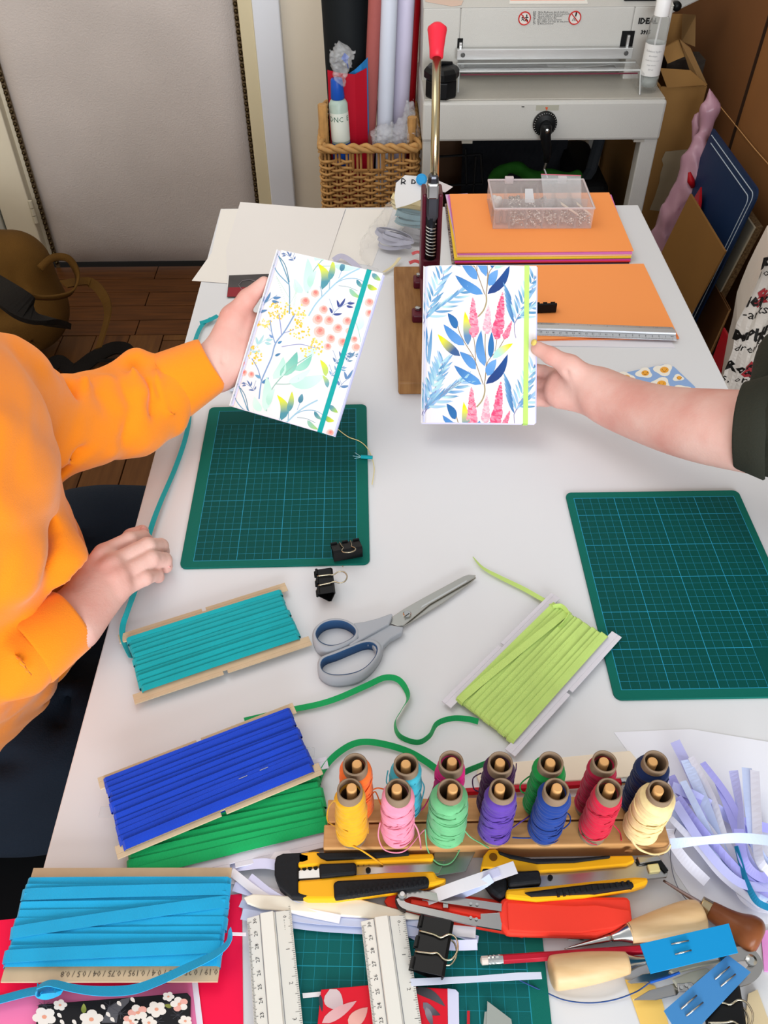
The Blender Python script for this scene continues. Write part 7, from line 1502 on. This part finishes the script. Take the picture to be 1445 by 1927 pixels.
t = thing('ribbon_scrap', 'narrow dark teal ribbon curl within the paper tangle at the right', 'ribbon', P(1400, 1640)); MB().ribbon([P(1385, 1592, T + .026), P(1394, 1625, T + .022), P(1405, 1660, T + .02), P(1425, 1697, T + .018), P(1460, 1712, T + .016)], .0055, .0005, [1.4, 1.2, 1.1, .5, .2], 8).build('ribbon_band', mat('ribbon_petrol', '#1a7ba6', .5), t, world=True)
t = flatpoly('paper_sheet', 'white paper sheet with one torn corner right of the spools, under the tangle', 'paper', mat('sheet_bluewhite', '#eceef8', .6), [(1155, 1378), (1200, 1440), (1270, 1640), (1330, 1730), (1460, 1740), (1470, 1400), (1300, 1372)], .0002, .0003)
t = thing('thread', 'fine dark grey thread curling right of the rack down to the brown awl', 'thread', P(1260, 1600)); MB().tube(catmull([P(x, y, T + .003) for x, y in ((1296, 1515), (1272, 1560), (1262, 1600), (1265, 1640), (1278, 1675), (1300, 1703))], 6), .0004, 5).build('strand', mat('thread_grey', '#7d7f8e', .7), t, world=True)
# ================================================================ PEOPLE
def skin(name, a, b_, c):
    m = mat(name, a, .48, sss=.10, col2=b_, vscale=16, bump=.12, bscale=380)
    return m
m_skin = skin('skin_pale', '#e0b8ad', '#d59a8e', None)
m_skin2 = skin('skin_pale2', '#ddb5aa', '#d1968a', None)
m_nailm = mat('finger_nail', '#e8aaa2', .25)
VB = .0016
# ---- person in the orange sweatshirt
HA = Sdf(VB)   # left hand holding the pastel notebook
dA = 1.118
pa = lambda x, y, d=dA: D(x, y, d)
HA.cap(pa(350, 706, 1.115), pa(402, 684, 1.118), .028, .026, .01).cap(pa(356, 716, 1.12), pa(412, 700, 1.122), .024, .022, .01)
HA.cap(pa(404, 690), pa(480, 612, 1.130), .023, .011, .014).cap(pa(406, 694), pa(497, 640, 1.134), .022, .011, .014).cap(pa(408, 699), pa(492, 664, 1.134), .021, .011, .014).cap(pa(410, 702), pa(478, 690, 1.132), .018, .012, .014)
HA.cap(pa(413, 665), pa(438, 598, 1.116), .022, .0165, .012).cap(pa(438, 598, 1.116), pa(466, 562, 1.114), .0155, .0118, .006).cap(pa(466, 562, 1.114), pa(497, 533, 1.112), .0122, .0088, .005)
HA.cap(pa(452, 600, 1.122), pa(478, 605, 1.13), .010, .010, .012)
for (x0, y0), (x1, y1), (x2, y2), (x3, y3), rr in (((480, 606), (508, 590), (530, 580), (550, 574), .0088), ((495, 636), (528, 624), (555, 616), (576, 612), .0092), ((490, 662), (524, 656), (550, 652), (570, 650), .0088), ((476, 688), (506, 688), (528, 688), (545, 688), .0078)):
    HA.chain([pa(x0, y0, 1.132), pa(x1, y1, 1.138), pa(x2, y2, 1.134), pa(x3, y3, 1.128)], [rr * 1.08, rr, rr * .92, rr * .82], .0025)
HA.cap(pa(447, 607, 1.098), pa(474, 592, 1.104), .0022, .0022, .004, 's')      # crease under thumb
HA.cap(pa(430, 615, 1.09), pa(420, 680, 1.093), .0016, .0016, .006, 's')
HB = Sdf(VB)   # right hand resting on the table
W_ = lambda x, y, z: P(x, y, T + z)
HB.cap(W_(78, 1202, .049), W_(125, 1162, .043), .0225, .0235, .01).cap(W_(96, 1206, .044), W_(140, 1180, .038), .0205, .0215, .01)
kn_ = [(196, 1042, .046), (212, 1062, .050), (224, 1084, .046), (231, 1107, .037)]; kr = [.0112, .0115, .011, .0102]
for (x, y, z), rr, (wx, wy) in zip(kn_, kr, ((128, 1150), (135, 1162), (142, 1174), (150, 1184))): HB.cap(W_(wx, wy, .042), W_(x, y, z), .020, rr, .012)
HB.cap(W_(140, 1172, .030), W_(215, 1085, .030), .020, .018, .012)
fg = [[(196, 1042, .046), (243, 1018, .046), (268, 1012, .026), (276, 1018, .012)], [(212, 1062, .050), (277, 1028, .046), (302, 1028, .026), (306, 1038, .011)], [(224, 1084, .046), (284, 1052, .042), (309, 1054, .024), (312, 1066, .011)], [(231, 1107, .037), (272, 1088, .036), (294, 1080, .020), (298, 1086, .010)]]
for f_, rr in zip(fg, (.0103, .0103, .0098, .0088)): HB.chain([W_(*p) for p in f_], [rr * 1.10, rr * .97, rr * .88, rr * .80], .0022)
HB.chain([W_(160, 1105, .030), W_(215, 1050, .016), W_(248, 1012, .014), W_(267, 1001, .012)], [.017, .0115, .010, .0085], .006)
for (x, y, z) in kn_: HB.cap(W_(x - 3, y + 2, z + .006), W_(x + 3, y - 1, z + .006), .0075, .007, .010)
parts = [HA.mesh(), HB.mesh()]
CB = Sdf(.012)   # forearms, trunk, neck under the clothes
shL, shR = D(-120, 690, .88), D(-330, 1150, .72)
trunk = [Vector((-.58, .58, .50)), Vector((-.51, .61, .74)), Vector((-.47, .60, .93))]
CB.chain(trunk, [.10, .10, .11], .05); CB.cap((-.475, .50, .985), (-.475, .71, .985), .045, .045, .04)
CB.cap((-.46, .60, 1.00), (-.43, .60, 1.14), .055, .05, .03)
CB.chain([Vector((-.46, .68, .975)), D(-20, 752, .90), D(75, 798, .985), D(150, 797, 1.035), D(235, 778, 1.08), D(292, 750, 1.10), D(350, 708, 1.117)], [.04, .04, .034, .031, .029, .028, .0255], .02)
CB.chain([Vector((-.47, .50, .97)), D(-300, 1330, .74), D(-130, 1300, .84), D(-40, 1248, .875), D(30, 1218, .895), W_(80, 1212, .048)], [.04, .04, .035, .032, .028, .026], .02)
CB.chain([Vector((-.70, .64, .50)), Vector((-.45, .88, .52)), Vector((-.12, .98, .50)), Vector((-.08, 1.0, .12))], [.07, .06, .045, .035], .03); CB.chain([Vector((-.70, .50, .50)), Vector((-.42, .56, .505)), Vector((-.12, .60, .50)), Vector((-.08, .60, .12))], [.07, .06, .045, .035], .03)
hc = Vector((-.41, .60, 1.245))
HD = Sdf(.004)
HD.cap(hc + Vector((-.02, 0, .02)), hc + Vector((.015, 0, .03)), .083, .078, .03).cap(hc + Vector((.035, 0, -.045)), hc + Vector((.045, 0, -.07)), .050, .042, .04).cap(hc + Vector((.088, 0, .01)), hc + Vector((.108, 0, -.022)), .009, .013, .012)
for sy in (-1, 1):
    HD.cap(hc + Vector((.092, sy * .030, .016)), hc + Vector((.094, sy * .030, .016)), .012, .012, .014, 's'); HD.cap(hc + Vector((-.005, sy * .078, .012)), hc + Vector((-.005, sy * .080, -.02)), .014, .009, .006)
    HD.cap(hc + Vector((.082, sy * .030, .014)), hc + Vector((.083, sy * .030, .014)), .011, .011, .003)
HD.cap(hc + Vector((.092, -.014, -.050)), hc + Vector((.092, .014, -.050)), .005, .005, .006).cap(hc + Vector((-.03, 0, -.06)), hc + Vector((-.03, 0, -.12)), .055, .055, .03)
HD.cap(hc + Vector((.104, -.016, -.050)), hc + Vector((.104, .016, -.050)), .0018, .0018, .003, 's')
parts += [CB.mesh(), HD.mesh()]
pA = thing('person', 'person in orange sweatshirt and dark trousers at the left, holding the pastel notebook', 'person', (-.6, .55, 0))
np_mesh('body', parts, m_skin, pA, smooth_it=1)
hair = Sdf(.006); hair.cap(hc + Vector((-.035, 0, .045)), hc + Vector((0, 0, .055)), .088, .082, .03).cap(hc + Vector((-.06, 0, .0)), hc + Vector((-.07, 0, -.07)), .075, .055, .03).cap(hc + Vector((.095, 0, -.03)), hc + Vector((.06, 0, -.01)), .07, .066, .01, 's')
np_mesh('hair', [hair.mesh(lambda X, Y, Z: .002 * np.sin(Y * 300 + 6 * np.sin(Z * 40)) + 0 * X)], mat('hair_brown', '#3a2415', .6, bump=.5, bscale=200), pA, smooth_it=1)
# nails
def nail(px, py, z=None, dep=None, r_=.0042, nrm=None, par=None):
    c = W_(px, py, z) if z is not None else D(px, py, dep); n = (Vector(CAM) - c).normalized() if nrm is None else Vector(nrm).normalized(); q = n.to_track_quat('Z', 'Y').to_matrix()
    MB().lathe([(r_, -.001), (r_ * .9, .0003), (r_ * .4, .0008), (.0002, .0009)], 12, c, q).build('fingernail', m_nailm, par, world=True, smooth=True)
nail(270, 998, .0195, r_=.0048, par=pA)
nail(318, 1063, .020, r_=.004, nrm=(1, .2, .5), par=pA); nail(312, 1036, .020, r_=.004, nrm=(1, .3, .5), par=pA)
# sweatshirt
m_or_ = mat('orange_jersey', '#ff8f14', .85, bump=.22, bscale=700, sheen=.25, var=.03, vscale=5)
SW = Sdf(.0045)
d_ = D
# body of the sweatshirt
SW.cap(d_(-215, 905, .80), d_(-130, 1120, .96), .150, .155, .06).cap(d_(-130, 1110, .94), d_(-115, 1265, 1.06), .152, .140, .06).cap(d_(-100, 1240, 1.06), d_(-60, 1330, 1.10), .08, .06, .04)
SW.cap(d_(-260, 1180, .80), d_(-200, 830, .80), .10, .11, .06)
SW.cap((-.48, .47, .985), (-.48, .73, .985), .072, .072, .05).cap((-.46, .60, 1.0), (-.45, .60, 1.06), .085, .075, .03).cap((-.59, .49, .58), (-.59, .70, .58), .115, .115, .06).cap((-.55, .60, .7), (-.51, .60, .9), .14, .14, .05).cap((-.448, .60, 1.10), (-.43, .60, 1.2), .055, .07, .006, 's').chain([Vector((-.47, .48, .97)), D(-330, 1250, .72), D(-300, 1330, .74)], [.075, .075, .07], .03)
# far sleeve
SW.chain([d_(-170, 740, .82), d_(-20, 752, .90), d_(75, 798, .985), d_(150, 797, 1.03), d_(235, 776, 1.075), d_(292, 752, 1.095)], [.085, .066, .057, .0535, .0535, .047], .02)
SW.cap(d_(100, 862, 1.0), d_(70, 870, .98), .022, .022, .02)
SW.cap(d_(258, 690, 1.085), d_(296, 700, 1.095), .022, .020, .02).cap(d_(262, 820, 1.085), d_(318, 790, 1.10), .016, .016, .02)
# cuff far
SW.cap(d_(312, 733, 1.104), d_(334, 720, 1.107), .044, .040, .008)
# near sleeve + cuff
SW.chain([d_(-300, 1330, .74), d_(-130, 1300, .84), d_(-40, 1248, .875), d_(30, 1218, .895)], [.07, .062, .050, .042], .02)
SW.cap(d_(20, 1290, .90), d_(45, 1262, .90), .024, .020, .02).cap(d_(0, 1170, .885), d_(30, 1172, .89), .018, .014, .02)
SW.cap(W_(30, 1238, .051), W_(60, 1219, .049), .041, .0375, .010)
# folds: raised and sunken strokes
def fold(pts, d, r0, k, op='u'):
    r0 = r0 * 1.45
    pp = [D(x, y, d) for x, y in pts]; SW.chain(pp, [r0 * .6] + [r0] * (len(pp) - 2) + [r0 * .5], k, op)
for pts, d, r0 in (([(128, 705), (112, 760), (92, 830), (75, 890)], .962, .006), ([(140, 705), (135, 760), (118, 840), (100, 880)], .972, .005), ([(228, 706), (238, 760), (232, 830)], 1.018, .005), ([(178, 708), (192, 740), (200, 765)], .985, .004), ([(83, 703), (86, 740), (70, 800)], .925, .005), ([(60, 900), (100, 880), (150, 850), (190, 840)], .975, .005), ([(270, 690), (282, 730), (280, 780)], 1.042, .004)):
    fold(pts, d, r0, .014, 's')
for pts, d, r0 in (([(104, 712), (98, 770), (72, 850)], .945, .007), ([(160, 712), (158, 770), (140, 850)], .985, .007), ([(205, 716), (216, 770), (205, 845)], 1.02, .007), ([(252, 690), (262, 740), (258, 800)], 1.038, .006), ([(30, 740), (38, 790), (20, 860)], .880, .012)):
    fold(pts, d, r0, .016)
# seam at the cuffs
SW.chain([D(294, 674, 1.062), D(292, 710, 1.050), D(302, 752, 1.048), D(318, 780, 1.058), D(348, 785, 1.07)], [.0035] * 5, .005)
SW.chain([D(290, 676, 1.058), D(287, 712, 1.046), D(297, 758, 1.044), D(315, 787, 1.054)], [.0018] * 4, .003, 's')
SW.chain([W_(0, 1185, .085), W_(18, 1215, .088), W_(38, 1245, .083), W_(60, 1275, .07)], [.003] * 4, .005)
# torso folds
for pts, d, r0, op in (([(60, 960), (62, 1010), (70, 1060)], .86, .012, 's'), ([(95, 1010), (120, 1060), (110, 1110)], .88, .010, 'u'), ([(20, 960), (10, 1040), (30, 1100)], .80, .014, 'u'), ([(150, 1215), (100, 1262), (20, 1330)], 1.0, .006, 's')): fold(pts, d, r0, .03, op)
# openings at wrists
SW.cap(d_(352, 710, 1.109), d_(384 + 60, 692 - 34, 1.12), .033, .045, .001, 's')
SW.cap(W_(95, 1190, .046), W_(200, 1112, .040), .030, .05, .001, 's')
wn = lambda X, Y, Z: .0030 * np.sin(X * 55 + 2.5 * np.sin(Y * 31 + Z * 22)) * np.sin(Y * 27 - Z * 29) + .0006 * np.sin(X * 140 + Y * 90 + 3 * np.sin(Z * 60))
np_mesh('sweatshirt', [SW.mesh(wn)], m_or_, pA, smooth_it=3)
def cuff(a, b, r0, r1, par, m, name='cuff', rib=70, seam=True, wall=.0035, sq=1.0, up=None):
    a, b = Vector(a), Vector(b); d = (b - a); L_ = d.length; q = d.normalized().to_track_quat('Z', 'Y').to_matrix(); mb = MB(); n = rib * 2; rings = []
    prof = [(r0, 0), (r0 + .0015, L_ * .06), (r0 + (r1 - r0) * .5 + .001, L_ * .5), (r1 + .0006, L_ * .94), (r1 - .0008, L_ * .995), (r1 - wall * .6, L_ * 1.0), (r1 - wall, L_ * .97), (r1 - wall * 1.1, L_ * .45), (r0 * .7, L_ * .1)]
    for r_, z in prof:
        rings.append([mb.av(a + q @ Vector((math.cos(2 * PI * k / n) * (r_ + (.00035 if k % 2 else 0)) * sq, math.sin(2 * PI * k / n) * (r_ + (.00035 if k % 2 else 0)), z + .002 * math.sin(4 * PI * k / n)))) for k in range(n)])
    for A_, B_ in zip(rings, rings[1:]):
        for k in range(n): mb.face((A_[k], A_[(k + 1) % n], B_[(k + 1) % n], B_[k]))
    return mb.build(name, m, par, world=True, smooth=True)
cuff(D(318, 729, 1.104), D(397, 686, 1.1145), .0435, .0360, pA, m_or_)
cuff(W_(44, 1230, .050), W_(130, 1168, .043), .0385, .0350, pA, m_or_)
# trousers
m_tr = mat('navy_trousers', '#141d29', .9, bump=.25, bscale=500, var=.15, vscale=9)
TR = Sdf(.008)
TR.chain([Vector((-.70, .64, .50)), Vector((-.45, .88, .52)), Vector((-.12, .98, .50)), Vector((-.08, 1.0, .12))], [.12, .095, .075, .06], .05)
TR.chain([Vector((-.70, .50, .50)), Vector((-.42, .56, .505)), Vector((-.12, .60, .50)), Vector((-.08, .60, .12))], [.13, .105, .078, .06], .05)
TR.cap((-.55, .68, .46), (-.35, .74, .47), .09, .07, .06); TR.cap((-.72, .46, .50), (-.72, .66, .50), .13, .13, .05)
TR.chain([P(0, 1432, .60), P(62, 1438, .61), P(85, 1455, .61)], [.010] * 3, .012, 's'); TR.chain([P(10, 1520, .58), P(50, 1480, .60), P(80, 1455, .61), P(125, 1462, .6)], [.007] * 4, .012, 's')
TR.chain([P(70, 1450, .61), P(92, 1400, .615), P(110, 1350, .61), P(140, 1290, .6)], [.008] * 4, .014, 's')
TR.chain([P(88, 975, .60), P(130, 1000, .61), P(165, 1035, .6)], [.008] * 3, .014, 's')
np_mesh('trousers', [TR.mesh(lambda X, Y, Z: .0035 * np.sin(X * 40 + 2 * np.sin(Y * 22)) * np.sin(Y * 36 + Z * 30))], m_tr, pA, smooth_it=2)
for yy in (1.0, .60):
    sh = Sdf(.008); sh.cap((-.12, yy, .045), (.06, yy, .035), .045, .035, .03); np_mesh('shoe', [sh.mesh()], mat('shoe_black', '#111111', .5), pA, smooth_it=1)
# stool
st = thing('stool', 'black upholstered stool under the person in orange', 'stool', (-.66, .56, 0))
MB().prism([(x - .66, y + .545, .335) for x, y in rrect(.66, .52, .07)], (0, 0, .05)).build('seat', mat('stool_black', '#08090c', .8), st, world=True, bevel=.015, seg=4)
for dx, dy in ((-.2, -.17), (.2, -.17), (-.2, .17), (.2, .17)): MB().tube([(-.66 + dx, .56 + dy, .34), (-.66 + dx * 1.15, .56 + dy * 1.1, 0)], .012, 10).build('leg', mat('stool_black', '#08090c', .8), st, world=True)
# ---- person on the right: bare forearm
HE = Sdf(.003); hb = Vector((.72, .40, .62)); HE.cap(hb, hb + Vector((-.05, .03, -.02)), .027, .024, .01).cap(hb + Vector((-.05, .03, -.02)), hb + Vector((-.13, .045, -.045)), .024, .022, .01).cap(hb + Vector((-.07, .04, -.02)), hb + Vector((-.12, .075, -.045)), .016, .010, .006)
for k_, (dy_, l_) in enumerate(((.068, .065), (.050, .075), (.030, .070), (.012, .055))):
    a_ = hb + Vector((-.135, dy_ - .002, -.045)); HE.chain([a_ + Vector((.03, 0, .004)), a_, a_ + Vector((-l_ * .5, 0, -.010)), a_ + Vector((-l_, 0, -.034))], [.012, .010, .009, .008], .003)
HC = Sdf(VB); pc = lambda x, y, d=1.12: D(x, y, d)
HC.schain([pc(1125, 732, 1.105), pc(1160, 752, 1.09), pc(1250, 784, 1.04), pc(1345, 803, .99), pc(1460, 815, .94)], [.025, .0275, .0335, .0395, .043], .010).schain([pc(1122, 746, 1.108), pc(1165, 768, 1.095), pc(1240, 792, 1.05), pc(1330, 808, 1.0), pc(1460, 825, .95)], [.0235, .0255, .0295, .035, .039], .010)
HC.cap(pc(1120, 735), pc(1050, 712, 1.135), .022, .0115, .012).cap(pc(1118, 740), pc(1042, 728, 1.138), .021, .0115, .012).cap(pc(1116, 745), pc(1040, 742, 1.138), .020, .011, .012).cap(pc(1114, 750), pc(1052, 752, 1.135), .018, .011, .012)
HC.cap(pc(1112, 726, 1.11), pc(1072, 690, 1.105), .0225, .0150, .012).cap(pc(1072, 690, 1.105), pc(1036, 669, 1.108), .0142, .0105, .006).cap(pc(1036, 669, 1.108), pc(1012, 656, 1.112), .0108, .0092, .005)
for (x0, y0), (x1, y1), (x2, y2), (x3, y3), rr in (((1050, 710), (1022, 700), (998, 694), (975, 690), .0092), ((1042, 728), (1015, 722), (985, 718), (962, 716), .0094), ((1040, 742), (1015, 741), (988, 738), (968, 736), .009), ((1050, 752), (1028, 754), (1004, 755), (985, 754), .008)):
    HC.chain([pc(x0, y0, 1.138), pc(x1, y1, 1.155), pc(x2, y2, 1.158), pc(x3, y3, 1.152)], [rr * 1.1, rr, rr * .92, rr * .82], .0025)
HC.cap(pc(1028, 692, 1.118), pc(1062, 698, 1.108), .0035, .0025, .006, 's'); HC.cap(pc(1066, 700, 1.094), pc(1072, 735, 1.097), .0018, .0018, .006, 's'); HC.cap(pc(1030, 728, 1.118), pc(1060, 742, 1.108), .0018, .0018, .005, 's')
hc2 = Vector((.98, .62, 1.33)); CB = Sdf(.012)
CB.chain([Vector((1.0, .6, .5)), Vector((1.0, .62, .8)), Vector((.98, .62, 1.03))], [.14, .13, .13], .05).cap((.98, .45, 1.05), (.98, .8, 1.05), .07, .07, .05).cap((.98, .62, 1.08), (.98, .62, 1.22), .055, .05, .04)
CB.chain([Vector((.98, .80, 1.02)), D(1600, 822, .90), D(1440, 822, .945)], [.05, .045, .040], .03)
CB.chain([Vector((.98, .45, 1.02)), Vector((.85, .38, .80)), Vector((.72, .40, .62))], [.05, .04, .03], .03).chain([Vector((1.0, .52, .48)), Vector((.66, .50, .48)), Vector((.64, .5, .08))], [.08, .06, .045], .03).chain([Vector((1.0, .72, .48)), Vector((.66, .76, .48)), Vector((.64, .76, .08))], [.08, .06, .045], .03)
HD2 = Sdf(.004)
mx = lambda v: hc2 + Vector((-v[0], v[1], v[2]))
HD2.cap(mx((-.02, 0, .02)), mx((.015, 0, .03)), .083, .078, .03).cap(mx((.035, 0, -.045)), mx((.045, 0, -.07)), .050, .042, .04).cap(mx((.088, 0, .01)), mx((.108, 0, -.022)), .009, .013, .012).cap(mx((-.03, 0, -.06)), mx((-.03, 0, -.14)), .055, .055, .03)
for sy in (-1, 1): HD2.cap(mx((.092, sy * .030, .016)), mx((.094, sy * .030, .016)), .012, .012, .014, 's'); HD2.cap(mx((.082, sy * .030, .014)), mx((.083, sy * .030, .014)), .011, .011, .003); HD2.cap(mx((-.005, sy * .078, .012)), mx((-.005, sy * .080, -.02)), .014, .009, .006)
HD2.cap(mx((.098, -.018, -.050)), mx((.098, .018, -.050)), .005, .005, .006)
pB = thing('person', 'person at the right edge with bare forearm and olive sleeve, holding the blue-leaf notebook', 'person', (1.0, .6, 0))
np_mesh('body', [HC.mesh(), HE.mesh(), CB.mesh(), HD2.mesh()], m_skin2, pB, smooth_it=1)
hair = Sdf(.006); hair.cap(mx((-.035, 0, .045)), mx((0, 0, .055)), .088, .082, .03).cap(mx((-.06, 0, .0)), mx((-.07, 0, -.12)), .075, .06, .03).cap(mx((.095, 0, -.03)), mx((.06, 0, -.01)), .07, .066, .01, 's')
np_mesh('hair', [hair.mesh()], mat('hair_dark', '#1f1712', .6, bump=.5, bscale=200), pB, smooth_it=1)
c = D(1004, 644, 1.099); q = Vector((-.7, -.3, .6)).normalized().to_track_quat('Z', 'Y').to_matrix(); MB().lathe([(.0045, -.001), (.004, .0005), (.0002, .0012)], 12, c, q).build('fingernail', mat('nail_yellowish', '#e0c76a', .3), pB, world=True, smooth=True)
TS = Sdf(.006)
TS.chain([D(1460, 802, .94), D(1520, 798, .92), D(1640, 780, .90)], [.052, .060, .075], .02)
TS.chain([D(1640, 780, .90), Vector((.95, .75, 1.03))], [.075, .08], .03); TS.chain([Vector((1.0, .6, .5)), Vector((1.0, .62, .8)), Vector((.98, .62, 1.05))], [.17, .16, .13], .05).cap((.98, .42, 1.06), (.98, .80, 1.06), .085, .085, .05)
TS.chain([Vector((.98, .42, 1.04)), Vector((.88, .38, .85))], [.08, .07], .03)
TS.cap(D(1436, 728, 1.02), D(1475, 660, 1.05), .018, .03, .02)
TS.chain([D(1425, 750, .90), D(1415, 800, .89), D(1430, 850, .90)], [.004] * 3, .01, 's')
TS.cap(D(1432, 806, .952), D(1340, 806, .98), .047, .046, .004, 's')
cuff(D(1448, 804, .944), D(1386, 800, .958), .057, .0475, pB, mat('olive_shirt', '#2b2c24', .85, bump=.25, bscale=500, var=.08, vscale=10), 'sleeve_hem', rib=40, wall=.003)
np_mesh('tshirt', [TS.mesh(lambda X, Y, Z: .002 * np.sin(X * 60 + 2 * np.sin(Y * 40)) * np.sin(Z * 55 + Y * 30))], mat('olive_shirt', '#2b2c24', .85, bump=.25, bscale=500, var=.08, vscale=10), pB, smooth_it=2)
TR = Sdf(.01); TR.chain([Vector((1.0, .52, .48)), Vector((.66, .50, .48)), Vector((.64, .5, .08))], [.12, .085, .06], .04).chain([Vector((1.0, .72, .48)), Vector((.66, .76, .48)), Vector((.64, .76, .08))], [.12, .085, .06], .04)
np_mesh('trousers', [TR.mesh()], mat('dark_jeans', '#1b222e', .9), pB, smooth_it=1)
for yy in (.5, .76):
    sh = Sdf(.008); sh.cap((.66, yy, .045), (.50, yy, .035), .045, .035, .03); np_mesh('shoe', [sh.mesh()], mat('shoe_black', '#111111', .5), pB, smooth_it=1)
st = thing('stool', 'black stool under the person at the right edge', 'stool', (1.0, .62, 0))
MB().prism([(x + .96, y + .62, .32) for x, y in rrect(.24, .40, .05)], (0, 0, .05)).build('seat', mat('stool_black', '#08090c', .8), st, world=True, bevel=.012)
for dx, dy in ((-.09, -.14), (.09, -.14), (-.09, .14), (.09, .14)): MB().tube([(.96 + dx, .62 + dy, .33), (.96 + dx * 1.1, .62 + dy * 1.1, 0)], .012, 10).build('leg', mat('stool_black', '#08090c', .8), st, world=True)
